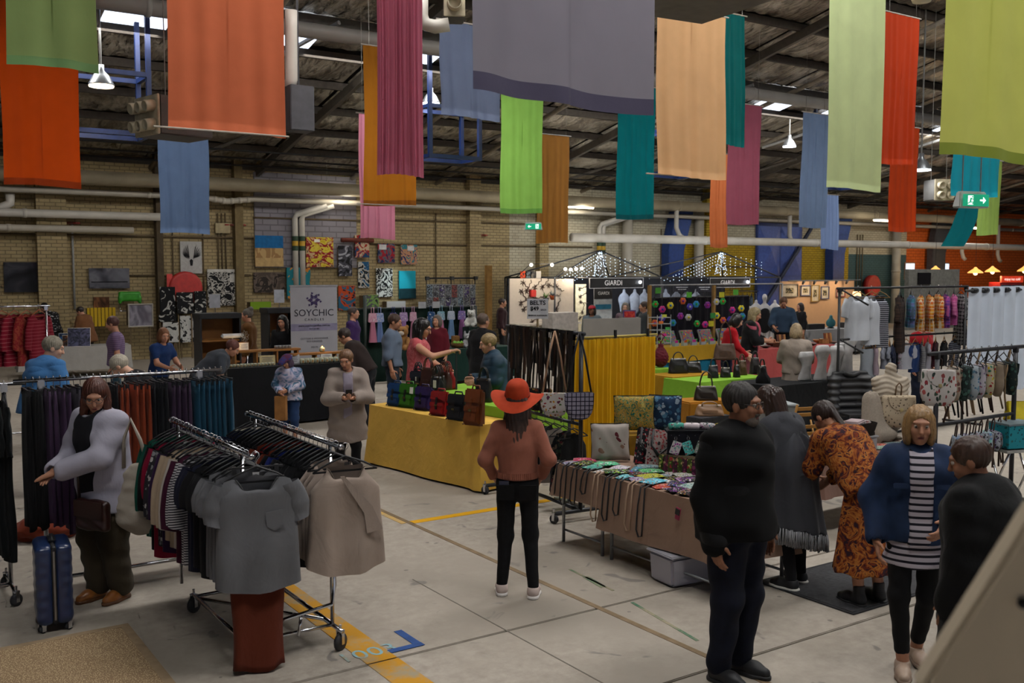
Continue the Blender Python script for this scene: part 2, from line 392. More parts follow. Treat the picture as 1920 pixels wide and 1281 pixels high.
def hand_parts(wr, fw, pn, side, curl, s, h=.0045):
    """palm, four unequal fingers with two bends, thumb leaving the side of the palm"""
    fw = A3(fw); fw = fw / np.linalg.norm(fw); pn = A3(pn); pn = pn - fw * (pn @ fw); pn = pn / np.linalg.norm(pn); sd = np.cross(fw, pn) * side
    Rm = np.stack([sd, fw, pn], 1); W = lambda a, b, c: A3(wr) + s * (sd * a + fw * b + pn * c)
    pr = [rbx(W(0, .048, 0), (.038 * s, .046 * s, .014 * s), .012 * s, Rm), cap(W(0, -.05, 0), W(0, .02, 0), .026 * s, .025 * s)]
    for x, L, bb in ((.029, .070, .088), (.010, .080, .092), (-.010, .075, .090), (-.029, .058, .083)):
        c1, c2, c3 = curl * .7, curl * 1.7, curl * 2.4
        a = W(x, bb, 0); b = a + s * L * .42 * (fw * math.cos(c1) + pn * math.sin(c1)); c = b + s * L * .32 * (fw * math.cos(c2) + pn * math.sin(c2)); e = c + s * L * .26 * (fw * math.cos(c3) + pn * math.sin(c3))
        pr += [cap(a, b, .0092 * s, .0085 * s), cap(b, c, .0085 * s, .0075 * s), cap(c, e, .0075 * s, .0065 * s)]
    t0 = W(.030, .022, .006); t1 = t0 + s * .042 * (sd * .75 + fw * .6 + pn * (.25 + curl * .3)); t2 = t1 + s * .03 * (sd * (.35 - curl * .3) + fw * .85 + pn * (.2 + curl * .4))
    pr += [cap(t0, t1, .013 * s, .010 * s), cap(t1, t2, .0098 * s, .008 * s)]
    return solid(pr, h * s, .006)
def person(label, pos, face, h=1.66, z=0., skin='b', lean=0., side=0., twist=0., head=(0., 0.), arms=None, legs=None, fit=1.,
           top=None, outer=None, bottom=None, shoes=None, hair=None, glasses=None, beard=None, hands=(.35, .35), vox=.014, hvox=.006, beltz=None, group=None, palm=None, collar=None, front=None):
    """one continuous body; garments, hair, shoes and glasses are its parts.
    face: 0 = turned away from the camera, 90 = to the right of the photo, 180 = towards the camera"""
    root = thing('person', label, 'person', (pos[0], pos[1], z), math.radians(56 - face) - math.pi / 2, group)
    s = h / 1.70; arms = arms or {}; legs = legs or {}
    skm = M(SKIN[skin][0], .55, 0, .06, 14.); rd = math.radians
    pel = A3((0, 0, .93)); Rt = rotm(0, 0, rd(-twist)) @ rotm(0, rd(side), 0) @ rotm(rd(-lean), 0, 0)
    T = lambda *p: pel + Rt @ (A3(p) - pel)
    chest, neckb = T(0, 0, 1.27), T(0, -.01, 1.43); sh = {'R': T(.155 * fit, -.005, 1.372), 'L': T(-.155 * fit, -.005, 1.372)}
    Rh = rotm(0, 0, rd(-head[0])) @ rotm(rd(-head[1]), 0, 0)
    hd = neckb + Rt @ A3((0, .015, .06)) + Rh @ A3((0, .02, .105))
    J = {}; upT = Rt @ A3((0, 0, 1))
    for k, sg in (('R', 1), ('L', -1)):
        e, w = arms.get(k, (None, None)); e = sh[k] + A3((.045 * sg, -.02, -.285)) if e is None else A3(e); w = e + A3((.01 * sg, .06, -.235)) if w is None else A3(w)
        kn, an = legs.get(k, (None, None)); hip = A3((.088 * sg, 0, .92)); kn = A3((.098 * sg, .02, .49)) if kn is None else A3(kn); an = A3((.10 * sg, -.03, .085)) if an is None else A3(an)
        J[k] = (sh[k], e, w, hip, kn, an)
    def scale(V): return V * s if len(V) else V
    def limbs(g, arm=1., leg=1., torso=True, hem=None):
        pr = []
        if torso:
            pr += [ell(pel, ((.150 + g) * fit, .108 * fit + g, .13), None), flt(pel, chest, .128 * fit + g, .142 * fit + g, .72, Rt), ell(chest, (.155 * fit + g, .108 * fit + g, .17 + g * .5), Rt), cap(sh['R'], neckb - upT * .02, .046 + g * .6, .055 + g * .5), cap(sh['L'], neckb - upT * .02, .046 + g * .6, .055 + g * .5)]
        for k in 'RL':
            a, e, w, hp, kn, an = J[k]
            if arm > 0:
                ga = g * .7; pr.append(cap(a, e if arm >= .5 else a + (e - a) * arm * 2, .052 + ga, .043 + ga))
                if arm > .5: pr.append(cap(e, e + (w - e) * (arm - .5) * 2, .042 + ga, .042 + ga - .012 * (arm - .5) * 2))
            if leg > 0:
                pr.append(cap(hp, kn, .083 * fit + g, .058 + g)); pr.append(cap(kn, kn + (an - kn) * leg, .057 + g, .057 + g - .018 * leg))
        return pr
    # body: trunk and limbs, finer head and hands joined into one surface mesh
    pr = limbs(0.0) + [cap(neckb - A3((0, 0, .03)), hd + Rh @ A3((0, -.02, -.08)), .052, .05)]
    V, F = solid(pr, max(.016, vox), .03); parts = [(scale(V), F, 0)]
    Q = lambda *p: hd + Rh @ A3(p); 
    hp = [ell(Q(0, -.015, .025), (.074, .094, .088), Rh), ell(Q(0, .02, -.03), (.060, .070, .090), Rh), ell(Q(0, .052, -.092), (.030, .030, .024), Rh), cap(Q(0, .088, .012), Q(0, .106, -.028), .008, .0135),
          ell(Q(.033, .066, -.028), (.022, .02, .022), Rh), ell(Q(-.033, .066, -.028), (.022, .02, .022), Rh), ell(Q(0, .078, .03), (.05, .016, .012), Rh), ell(Q(.076, -.012, -.012), (.011, .02, .031), Rh), ell(Q(-.076, -.012, -.012), (.011, .02, .031), Rh),
          ell(Q(0, .078, -.064), (.022, .012, .011), Rh), cap(neckb + A3((0, 0, .01)), Q(0, -.02, -.06), .052, .05)]
    V, F = solid(hp, hvox, .018, sub=[ell(Q(.031, .098, .008), (.016, .013, .011), Rh), ell(Q(-.031, .098, .008), (.016, .013, .011), Rh), ell(Q(0, .098, -.0645), (.022, .010, .0018), Rh)]); parts.append((scale(V), F, 0))
    for k, sg, cu in (('R', 1, hands[0]), ('L', -1, hands[1])):
        if cu is None: continue
        a, e, w, *_ = J[k]; pn = (palm or {}).get(k, (-sg, 0.2, -.1)); V, F = hand_parts(w, w - e, pn, sg if True else 1, cu, 1.); parts.append((scale(V), F, 0))
    obj('body', smesh('body', parts, skm), root)
    for sg in (1, -1):
        mb = MB(); c = Q(.031 * sg, .077, .007) * s; mb.ball(*c, .0125 * s, n=10); c2 = Q(.031 * sg, .0848, .006) * s; mb.mat(1).ball(*c2, .0068 * s, n=8)
        mb.build('eye', [M('a89c90', .3), M('241a14', .2)], root, True)
    mb = MB(); Rl = Matrix(Rh.tolist()).to_4x4(); c = Q(0, .0895, -.064) * s; mb.T = Matrix.Translation(Vector(c)) @ Rl
    mb.ball(0, 0, .0035 * s, .021 * s, .006 * s, .0042 * s, n=10); mb.ball(0, 0, -.0045 * s, .019 * s, .0065 * s, .005 * s, n=10); mb.build('lips', M(SKIN[skin][1], .5), root, True)
    def G(name, prims, mat, vx=vox, k=.035, **kw):
        V, F = solid(prims, vx, k, **kw)
        if len(V): return obj(name, smesh(name, [(scale(V), F, 0)], mat), root)
    def topgar(name, spec, extra=0.):
        mat, sl, hem, g = spec[:4]; fl = spec[4] if len(spec) > 4 else 0.; g += extra
        pr = limbs(g, 0., 0.); late = limbs(g, sl, 0., False)
        hp_ = T(0, 0, hem - .03); pr.append(flt(chest, hp_, .14 * fit + g, .148 * fit + g + fl, .74, Rt))
        nk = spec[5] if len(spec) > 5 else 0.
        sub = [cap(T(0, .0, 1.455), T(0, .06 + nk, 1.50), .062 + nk * .4, .07 + nk)] if not collar else []
        sub += [cap(J[k][1] + (J[k][2] - J[k][1]) * max(0, (sl - .5) * 2) + (J[k][2] - J[k][1]) * .12, J[k][2] + (J[k][2] - J[k][1]) * .3, .05) for k in 'RL' if sl > .5 and sl < .98]
        return G(name, pr, mat, disp=folds(.013, 1.1, len(label) + len(name)), sub=sub, cuts=[(T(0, 0, hem), upT)], late=late)
    if bottom:
        kind, mat, *r = bottom
        if kind == 'trousers':
            g = r[0] if r else .012; lg = r[1] if len(r) > 1 else .97
            pr = limbs(g, 0., lg, False) + [ell(pel + A3((0, 0, .0)), (.150 * fit + g, .110 * fit + g, .15))]
            G('trousers', pr, mat, disp=folds(min(.011, g * .8), 1.5, 3 + len(label)), cuts=[((0, 0, 1.06), (0, 0, -1))])
        else:
            hem, fl = r[0], r[1]; pr = [flt((0, 0, 1.02), (0, 0, hem), .15 * fit, .16 * fit + fl, .8, np.eye(3, dtype=np.float32)), ell(pel, (.165 * fit, .125 * fit, .15))]
            G('skirt', pr, mat, disp=vfolds(.012, 9, len(label)), cuts=[((0, 0, hem), (0, 0, 1)), ((0, 0, 1.08), (0, 0, -1))])
    if top and not (front and outer[2] < front[2]): topgar('shirt', top)
    if outer:
        o = topgar('jacket', outer, .012)
        if collar: G('collar', [cap(T(.05, .05, 1.41), T(.075, -.03, 1.465), .022), cap(T(-.05, .05, 1.41), T(-.075, -.03, 1.465), .022), cap(T(.075, -.03, 1.465), T(-.075, -.03, 1.465), .022)], outer[0], .01, .02)
    if front:      # strip of the shirt showing between the open edges of a jacket
        mat, w, hem, g = front; ex, ey = Rt @ A3((1, 0, 0)), Rt @ A3((0, 1, 0))
        G('shirt_front', limbs(g, 0., 0.) + [flt(chest, T(0, 0, hem - .03), .14 * fit + g, .15 * fit + g, .74, Rt)], mat, disp=folds(.008, 1., 5), sub=[cap(T(0, .0, 1.455), T(0, .08, 1.50), .065, .08)],
          cuts=[(T(w, 0, 1.2), -ex), (T(-w, 0, 1.2), ex), (T(0, .03, 1.2), ey), (T(0, 0, hem), upT)])
    if shoes:
        mat, sole, kind = shoes
        for k, sg in (('R', 1), ('L', -1)):
            an = J[k][5]; x, y = an[0], an[1]; z0 = an[2] - .085
            kn = J[k][4]; up = .09 if kind == 'low' else .16
            pr = [cap((x, y - .02, z0 + .05), (x + .012 * sg, y + .10, z0 + .045), .043, .042), cap((x + .012 * sg, y + .10, z0 + .042), (x + .018 * sg, y + .165, z0 + .035), .042, .032), cap((x, y - .005, z0 + .05), (x, y, z0 + up), .042, .044)]
            V, F = solid(pr, .009, .03, cuts=[((0, 0, z0 + .004), (0, 0, 1)), ((0, 0, z0 + up), (0, 0, -1))]); sho = obj('shoe', smesh('shoe', [(scale(V), F, 0)], mat), root)
            V, F = solid([cap((x, y - .025, z0 + .012), (x + .012 * sg, y + .10, z0 + .012), .048, .05), cap((x + .012 * sg, y + .10, z0 + .012), (x + .018 * sg, y + .165, z0 + .014), .049, .038)], .009, .02, cuts=[((0, 0, z0), (0, 0, 1)), ((0, 0, z0 + .026), (0, 0, -1))])
            obj('sole', smesh('sole', [(scale(V), F, 0)], sole), sho)
    if hair:
        mat, st, *r = hair; L = r[0] if r else .3
        pr = [ell(Q(0, -.022, .032), (.087, .103, .096), Rh)]; hv = hvox * 1.25
        fc = [ell(Q(0, .105, -.045), (.071, .088, .112), Rh)]
        if st == 'bob': pr += [ell(Q(.066, -.02, -.045), (.034, .075, .10), Rh), ell(Q(-.066, -.02, -.045), (.034, .075, .10), Rh), ell(Q(0, -.085, -.05), (.085, .045, .10), Rh)]
        if st == 'long':
            dn = A3((0, -.35, -1)) * .2 + upT * -.8; dn /= np.linalg.norm(dn)
            a0 = Q(0, -.085, -.03); a1 = a0 + dn * L
            pr += [ell(Q(.062, -.03, -.05), (.036, .07, .10), Rh), ell(Q(-.062, -.03, -.05), (.036, .07, .10), Rh), flt(a0, a1, .095, .075, .5, rotm(0, 0, rd(-head[0])))]
            for sg in (1, -1): b0 = Q(.072 * sg, .0, -.06); pr.append(cap(b0, b0 + dn * L * .7 + A3((.03 * sg, .03, 0)), .034, .022))
        if st == 'bun': pr += [ell(Q(0, -.075, .115), (.052, .05, .05), Rh)]
        if st == 'tied': pr += [cap(Q(0, -.105, -.02), Q(0, -.12, -.17), .03, .018)]
        if st == 'bald': pr = [ell(Q(0, -.05, -.01), (.083, .08, .06), Rh)]
        c = Q(0, 0, 0); f0 = strands(.003); G('hair', pr, mat, hv, .02, sub=fc, disp=lambda p: f0(p - c))
    if beard: G('beard', [ell(Q(0, .055, -.085), (.046, .045, .04), Rh), ell(Q(0, .09, -.048), (.026, .013, .008), Rh)], beard, hvox, .02, sub=[ell(Q(0, .10, -.065), (.022, .022, .008), Rh), ell(Q(0, .03, -.02), (.09, .06, .055), Rh)])
    if glasses:
        mb = MB(); mb.T = Matrix.Scale(s, 4) @ Matrix.Translation(Vector(Q(0, 0, 0))) @ Rl
        for sg in (1, -1):
            mb.tube([(.032 * sg + .026 * math.cos(t), .102 - .006 * abs(math.cos(t)), .006 + .018 * math.sin(t)) for t in [i * .5236 for i in range(12)]], .0022, 5, True)
            mb.tube([(.058 * sg, .096, .012), (.078 * sg, .04, .012), (.08 * sg, -.02, .008)], .0022, 5)
        mb.tube([(-.008, .104, .01), (.008, .104, .01)], .002, 5); mb.build('glasses', glasses, root, True)
    PINFO[root.name] = dict(hd=hd * s, Rh=Rh, s=s, J={k: [j * s for j in v] for k, v in J.items()}, neck=neckb * s, chest=chest * s)
    return root
# ------------------------------------------------------------------ structure: floor, walls, roof
def concrete():
    m, n = newmat('concrete'); setb(n, .62); co = n.node('ShaderNodeNewGeometry').outputs['Position']
    a = n.node('ShaderNodeTexNoise', {'Vector': co, 'Scale': .55, 'Detail': 7.0, 'Roughness': .62}); b = n.node('ShaderNodeTexNoise', {'Vector': co, 'Scale': 9.0, 'Detail': 6.0, 'Roughness': .7}); c = n.node('ShaderNodeTexNoise', {'Vector': co, 'Scale': 2.7, 'Detail': 3.0, 'Distortion': .8})
    base = n.ramp(a.outputs[0], [(.3, lin('8c8378')), (.5, lin('a39a8e')), (.72, lin('b4aba0'))])
    base = n.mix(n.ramp(b.outputs[0], [(.35, (1, 1, 1, 1)), (.62, (0, 0, 0, 1))]), base, lin('968d81'))
    st = n.ramp(c.outputs[0], [(.655, (0, 0, 0, 1)), (.70, (.75, .75, .75, 1))]); base = n.mix(st, base, lin('6e6a66'))
    sp = n.node('ShaderNodeTexVoronoi', {'Vector': co, 'Scale': 2.3}); s2 = n.math('LESS_THAN', n.math('ADD', sp.outputs['Distance'], n.math('MULTIPLY', b.outputs[0], .10)), .095)
    base = n.mix(n.math('MULTIPLY', s2, .55), base, lin('4e4a48')); n.l.new(base, n.b.inputs['Base Color'])
    n.l.new(n.ramp(a.outputs[0], [(.3, (.45,) * 3 + (1,)), (.7, (.75,) * 3 + (1,))]), n.b.inputs['Roughness']); bump(n, b.outputs[0], .12, .01); return m
CONC = concrete()
floor = tag(MB().box(22, 20, -.16, 110, 90, .2).build('floor', M('5b554e', .9)), kind='structure')
XA, XB, Y1, Y2, Y3 = gd(1000, 1085).x, gd(606, 1159).x, gd(1000, 1171).y, gd(1379, 1240).y, gd(770, 980).y
XL = [-33, XA - 18, XA - 12, XA - 6, XA, XA + 6, XA + 12, XA + 18, XA + 24, XA + 30, 77]; YL = [-25, Y2 - 6, Y2, Y1, Y1 + 6, Y1 + 12, Y1 + 18, WALLY]
for i in range(len(XL) - 1):
    for j in range(len(YL) - 1):
        x0, x1, y0, y1 = XL[i] + .012, XL[i + 1] - .012, YL[j] + .01, YL[j + 1] - .01
        MB().box((x0 + x1) / 2, (y0 + y1) / 2, -.03, x1 - x0, y1 - y0, .06).build('floor_slab', CONC, floor, bevel=.006)
def paint(c, wear=.5, key=''):
    m, n = newmat('paint' + c + key); setb(n, .7); co = n.node('ShaderNodeNewGeometry').outputs['Position']
    a = n.node('ShaderNodeTexNoise', {'Vector': co, 'Scale': 3.5, 'Detail': 8.0, 'Roughness': .7}); f = n.ramp(a.outputs[0], [(wear - .05, lin(c)), (wear + .14, lin('9a8f76'))]); n.l.new(f, n.b.inputs['Base Color']); return m
YEL = paint('c08a1e', .52)
def line(name, x0, y0, x1, y1, m, z=.0035): return MB().box((x0 + x1) / 2, (y0 + y1) / 2, z / 2, abs(x1 - x0), abs(y1 - y0), z).build(name, m, floor)
line('painted_line', XB - .11, 1.0, XB + .11, Y1 - .01, YEL); line('painted_line', XB - .11, Y1 + .01, XB + .11, 9.4, YEL)
line('painted_line', XA + .03, Y3 - .06, XA + 2.9, Y3 + .05, paint('d9a010', .66, 'b')); line('painted_line', XA - .09, Y3, XA - .03, Y3 + 1.8, paint('c9a050', .5, 'c'))
line('painted_line', XA + 3.5, Y3 + .3, XA + 5.9, Y3 + .41, paint('d9a010', .66, 'd')); line('painted_line', XA + 2.7, 3.3, XA + 2.85, 5.6, paint('b98a28', .5, 'e'))
line('saw_cut', XA - .86, 3.9, XA - .85, 7.2, M('6d665e', .9), .002)
line('crack_filler', XA - .025, 1.5, XA + .025, 12., M('7d6a52', .9), .003)
for x0, y0, x1, y1, w in ((gd(1068, 1068).x, gd(1068, 1068).y, gd(1150, 1108).x, gd(1150, 1108).y, .012), (gd(1185, 1130).x, gd(1185, 1130).y, gd(1308, 1202).x, gd(1308, 1202).y, .014), (gd(1098, 1082).x, gd(1098, 1082).y, gd(1132, 1102).x, gd(1132, 1102).y, .028)):
    L = math.hypot(x1 - x0, y1 - y0); mb = MB().at((x0 + x1) / 2, (y0 + y1) / 2, .001, math.atan2(y1 - y0, x1 - x0)); mb.box(0, 0, 0, L, w * 2, .003); mb.build('green_scuff', paint('3f6b52', .45, 'g'), floor)
p = gd(745, 1200); tp = thing('tape_mark', 'blue masking tape corner mark stuck on the concrete floor', 'tape', (p.x, p.y, 0), 0)
MB().box(.08, -.02, .0025, .06, .34, .003).build('tape_strip', M('2d4d86', .7), tp); MB().box(-.02, -.17, .005, .26, .06, .003).build('tape_strip', M('2d4d86', .7), tp)
p = gd(690, 1226); text('1003', .22, paint('7fb4c4', .5, 'w'), floor, (p.x, p.y, .004), (0, 0, 0), .0006, name='painted_numbers')
def brick(key, a, b, mort, dirt, sc=1., dark=.5):
    m, n = newmat('brick' + key); setb(n, .8); co = n.node('ShaderNodeNewGeometry').outputs['Position']; sp = n.node('ShaderNodeSeparateXYZ', {0: co}); xz = n.node('ShaderNodeCombineXYZ', {0: n.math('ADD', sp.outputs[0], sp.outputs[1]), 1: sp.outputs[2]}).outputs[0]
    t = n.node('ShaderNodeTexBrick', {'Vector': xz, 'Color1': lin(a), 'Color2': lin(b), 'Mortar': lin(mort), 'Scale': 1.0, 'Mortar Size': .012 * sc, 'Brick Width': .27 * sc, 'Row Height': .10 * sc, 'Mortar Smooth': .2, 'Bias': -.2})
    w = n.node('ShaderNodeTexNoise', {'Vector': co, 'Scale': .8, 'Detail': 7.0, 'Roughness': .65, 'Distortion': .6}); f = n.ramp(w.outputs[0], [(.42, (0, 0, 0, 1)), (.72, (dark,) * 3 + (1,))])
    n.l.new(n.mix(f, t.outputs[0], lin(dirt)), n.b.inputs['Base Color']); bump(n, t.outputs[1], -.5, .012); return m
CREAM = brick('cream', '9a8863', 'a5936d', '6f6249', '66583f'); GREYB = brick('grey', '77737a', '7f7b80', '5f5c60', '625c5c', 1.8, .4)
PALE = brick('pale', 'b0a78f', 'bcb49c', '8a8270', '7c7262'); YELB = brick('yel', 'a98a1d', 'b4962a', '6f5c1c', '7a6420'); TEALB = brick('teal', '3b5457', '40595c', '2c4143', '2f4446', 1., .3); ORB = brick('orange', 'c05a1c', 'b9551b', '8b3d12', 'a04a18', 1.4, .3)
def wx(px): return onwall(px, 520).x
def wallseg(x0, x1, z0, z1, m, y0=0.): return tag(MB().box((x0 + x1) / 2, WALLY + .2 - y0 / 2, (z0 + z1) / 2, x1 - x0, .4 + y0, z1 - z0).build('wall_back', m), kind='structure')
ZT = 6.9
wallseg(-30, wx(475), 0, ZT, CREAM); wallseg(wx(475), wx(690), 0, ZT, CREAM); wallseg(wx(690), wx(955), 0, ZT, CREAM); wallseg(wx(955), wx(1250), 0, ZT, PALE)
wallseg(wx(1250), wx(1590), 3.9, ZT, PALE); wallseg(wx(1250), wx(1590), 0, 3.9, YELB); wallseg(wx(1590), wx(1698), 3.3, ZT, PALE); wallseg(wx(1590), wx(1698), 0, 3.3, TEALB)
wallseg(wx(1698), 77, 0, ZT, ORB)
# grey painted block panel set slightly proud of the brickwork
tag(MB().box((wx(478) + wx(668)) / 2, WALLY - .03, 4.1, wx(668) - wx(478), .06, 2.9).build('wall_panel', GREYB), kind='structure')
tag(MB().box(77.2, 3, 3.5, .4, 56, 7).build('wall_right', ORB), kind='structure')
tag(MB().box(-30.2, 3, 3.5, .4, 56, 7).build('wall_left', CREAM), kind='structure')
for px, w, m in ((97, .75, CREAM), (445, .25, M('6b5c3e', .8)), (297, .18, M('4b4030', .8)), (884, .45, CREAM), (1012, .4, CREAM), (1320, .35, YELB)):
    x = wx(px); tag(MB().box(x, WALLY - .14, 3.2, w, .28, 6.4).build('pilaster', m), kind='structure')
for px in (1255, 1558):                    # blue painted steel legs that splay into the roof
    x = wx(px); mb = MB().at(x, WALLY - .25, 0); mb.prism([(-.45, 0), (.3, 0), (.35, 3.3), (.85, 4.9), (-.1, 4.9), (-.5, 3.4)], .45); tag(mb.build('column', M('1c3a78', .5), bevel=.02), kind='structure')
x = wx(1722); mb = MB().at(wx(1745), WALLY - .3, 0); mb.prism([(-.6, 0), (.5, 0), (.5, 3.4), (1.3, 5.2), (-.2, 5.2), (-.6, 3.6)], .35); tag(mb.build('column', M('3a3a3c', .6), bevel=.02), kind='structure')
# blue sheeted sliding door with diagonal creases
x0, x1 = wx(1414), wx(1497); dr = tag(MB().box((x0 + x1) / 2, WALLY - .1, 2.3, x1 - x0, .12, 4.6).build('door_1', M('2f4380', .5)), kind='structure')
for k in range(2):
    cx = x0 + (x1 - x0) * (k + .5) / 2; w = (x1 - x0) / 2 - .1
    for j in range(2):
        cz = 1.2 + j * 2.2; MB().add([(cx - w / 2, WALLY - .17, cz - 1.05), (cx + w / 2, WALLY - .17, cz - 1.05), (cx + w / 2, WALLY - .17, cz + 1.05), (cx - w / 2, WALLY - .17, cz + 1.05), (cx, WALLY - .32, cz)], [(0, 1, 4), (1, 2, 4), (2, 3, 4), (3, 0, 4), (3, 2, 1, 0)]).build('door_panel', M('3a4f92', .45), dr)
MB().tube([(x0 - .4, WALLY - .4, .4), (x1 + .3, WALLY - .4, 4.4)], .09, 6).build('brace', M('22283c', .6), dr)
for px in (1705, 1770):                    # small daylight windows in the orange wall
    q = onwall(px, 508, .02); o = tag(MB().box(q.x, WALLY - .02, q.z, .8, .06, .85).build('window_%d' % (1 if px < 1740 else 2), M('8a6a50', .6)), kind='structure')
    for k in (-1, 1): MB().box(q.x + k * .18, WALLY - .06, q.z, .32, .03, .72).build('pane', Memit('cfe0f4', 1.6), o)
q0, q1 = onwall(1700, 522, 4), onwall(1795, 522, 4); tag(MB().box((q0.x + q1.x) / 2, WALLY - 4, 1.3, q1.x - q0.x, .2, 2.6).build('wall_partition', M('6b6a64', .8)), kind='structure')
# roof: foil backed sheets between purlins, rafters, tubes
def foil():
    m, n = newmat('foil'); setb(n, .24, .7); co = n.coord('Object', True); cg = n.node('ShaderNodeMapping', {0: co, 3: (1, .28, 1), 2: (0, 0, .5)}).outputs[0]
    a = n.node('ShaderNodeTexNoise', {'Vector': cg, 'Scale': 7.0, 'Detail': 6.0, 'Roughness': .7, 'Distortion': 1.0}); b = n.node('ShaderNodeTexNoise', {'Vector': co, 'Scale': 1.3, 'Detail': 4.0})
    c = n.mix(n.ramp(b.outputs[0], [(.35, (0, 0, 0, 1)), (.65, (1, 1, 1, 1))]), lin('9a8f80'), lin('e4dece')); n.l.new(n.mix(n.ramp(a.outputs[0], [(.34, (0, 0, 0, 1)), (.54, (1, 1, 1, 1))]), lin('4a4238'), c), n.b.inputs['Base Color'])
    bump(n, a.outputs[0], .9, .08); return m
FOIL = foil(); BX, BY = 3.13, 1.6
me = MB().grid(lambda u, v: ((u - .5) * (BX - .12), (v - .5) * (BY - .1), -.07 * math.sin(u * math.pi) * math.sin(v * math.pi) - .02 * math.sin(u * 40)), 21, 5).mesh('roof_sheet', FOIL, True)
ceil = tag(MB().grid(lambda u, v: (-30 + 107 * u, -25 + 55.7 * v, roof_z(-25 + 55.7 * v) + .25), 2, 60).build('ceiling', M('3a342d', .9)), kind='structure')
skx = []
sky = Memit('dfeaff', 2.6)
for j in range(11):
    y = WALLY - BY * (j + .5)
    for i in range(22):
        x = -2 + BX * (i + .5); o = None
        if j == 5: 
            skx.append((x, y)); MB().box(-.75, 0, 0, 1.3, BY - .3, .03).build('roof_light_and_fill', sky, ceil, loc=(x, y, roof_z(y) - .02)).rotation_euler = (-math.atan(SLOPE), 0, 0)
        o = obj('roof_sheet', me, ceil, (x, y, roof_z(y) + (.04 if j != 5 else .1))); o.rotation_euler = (-math.atan(SLOPE), 0, 0)
for y in (9.5, 1.0):
    for k in range(3 if y > 2 else 4): MB().box(0, 0, 0, 4.2, 1.6, .03).build('roof_light_and_fill', sky, ceil, loc=((5.2 if y > 2 else -.4) + k * 7.4, y, roof_z(y) - .1))  # row nearest the camera: unseen panes added to go with the fill lights
DK = M('3d3731', .7); GS = M('54504b', .6)
for j in range(12):
    y = WALLY - BY * j; MB().box(33, y, roof_z(y) - .06, 74, .09, .18).build('purlin', DK if j != 6 else GS, ceil)
for i in range(23):
    x = -2 + BX * i; mb = MB(); big = i % 3 == 1
    if big: mb.at(x, (WALLY + 12.5) / 2, roof_z((WALLY + 12.5) / 2) - .32, 0, -math.atan(SLOPE)).box(0, 0, .08, .11, 18.4, .22)
    else: mb.tube([(x, WALLY, roof_z(WALLY) - .25), (x, 12.5, roof_z(12.5) - .25)], .07, 8)
    mb.build('rafter', M('4a443c', .6) if big else M('7d7466', .6), ceil, not big)
for i in range(0, 22, 2):
    x = -2 + BX * (i + 1); MB().tube([(x, 23.5, roof_z(23.5) - .35), (x + 1.4, 19.5, roof_z(19.5) - .25)], .05, 6).build('strut', M('8b8b8a', .5), ceil)
    MB().tube([(x + .5, WALLY - 2.4, 5.6), (x + 2.6, 24.2, roof_z(24.2) - .35)], .045, 6).build('strut', M('4d4740', .6), ceil)
def pipe(label, pts, r, m, loc=None, name='pipe', bands=True, cat='pipe'):
    t = thing(name, label, cat, (0, 0, 0)); MB().tube(pts, r, 14).build('pipe_run', m, t, True)
    if bands:
        a, b = Vector(pts[0]), Vector(pts[-1]); n = max(2, int((b - a).length / 6))
        for k in range(1, n):
            i = min(len(pts) - 2, int(k / n * (len(pts) - 1))); q = Vector(pts[i]).lerp(Vector(pts[i + 1]), k / n * (len(pts) - 1) - i); d = (Vector(pts[i + 1]) - Vector(pts[i])).normalized()
            MB().tube([q - d * .05, q + d * .05], r * 1.12, 14).build('collar', m, t, True)
    return t
ZB, ZP = onwall(640, 356, 1.1).z, onwall(640, 380, .6).z
WH = M('a39c8e', .5, 0, .12, 2.); WH2 = M('b5b0a6', .45, 0, .12, 2.); BG = M('9c9077', .6, 0, .2, 1.2)
pipe('thick beige lagged duct running the length of the brick wall under the roof', [(-10, WALLY - 1.1, ZB), (70, WALLY - 1.1, ZB)], .19, BG)
pipe('long white pipe running along the wall just below the thick duct', [(-10, WALLY - .6, ZP), (8.6, WALLY - .6, ZP), (9.4, WALLY - .6, ZP - .1), (10.2, WALLY - .6, ZP), (70, WALLY - .6, ZP)], .085, WH)
q = onwall(5, 398, .5); q1 = onwall(302, 407, .5); pipe('white pipe with elbow on the left of the brick wall', [(q.x - 3, WALLY - .5, q1.z), (q1.x, WALLY - .5, q1.z)], .11, WH2)
q = onwall(5, 426, .5); q1 = onwall(250, 432, .5); pipe('short cream pipe ending on the left of the brick wall', [(q.x - 3, WALLY - .5, q1.z), (q1.x, WALLY - .5, q1.z)], .09, WH)
q = onwall(20, 372, .5); pipe('white bent drain pipe joining two pipes at the far left', [(q.x, WALLY - .36, ZP - .1), (q.x, WALLY - .36, ZP - .35), (q.x - .25, WALLY - .36, ZP - .5), (q.x - .6, WALLY - .36, ZP - .55)], .12, WH2, bands=False)
pipe('pale grey pipe crossing in front of the market tents to the orange wall', [Vector((onwall(1072, 437, 3).x, WALLY - 3, onwall(1500, 455, 3).z)), Vector((70, WALLY - 3, onwall(1500, 455, 3).z))], .15, WH2)
pipe('wide white roof tube running high across the hall', [(-6, 19.5, 7.5), (24, 19.5, 7.5), (60, 19.5, 7.5)], .16, M('8d8a86', .5, 0, .1, 2.))
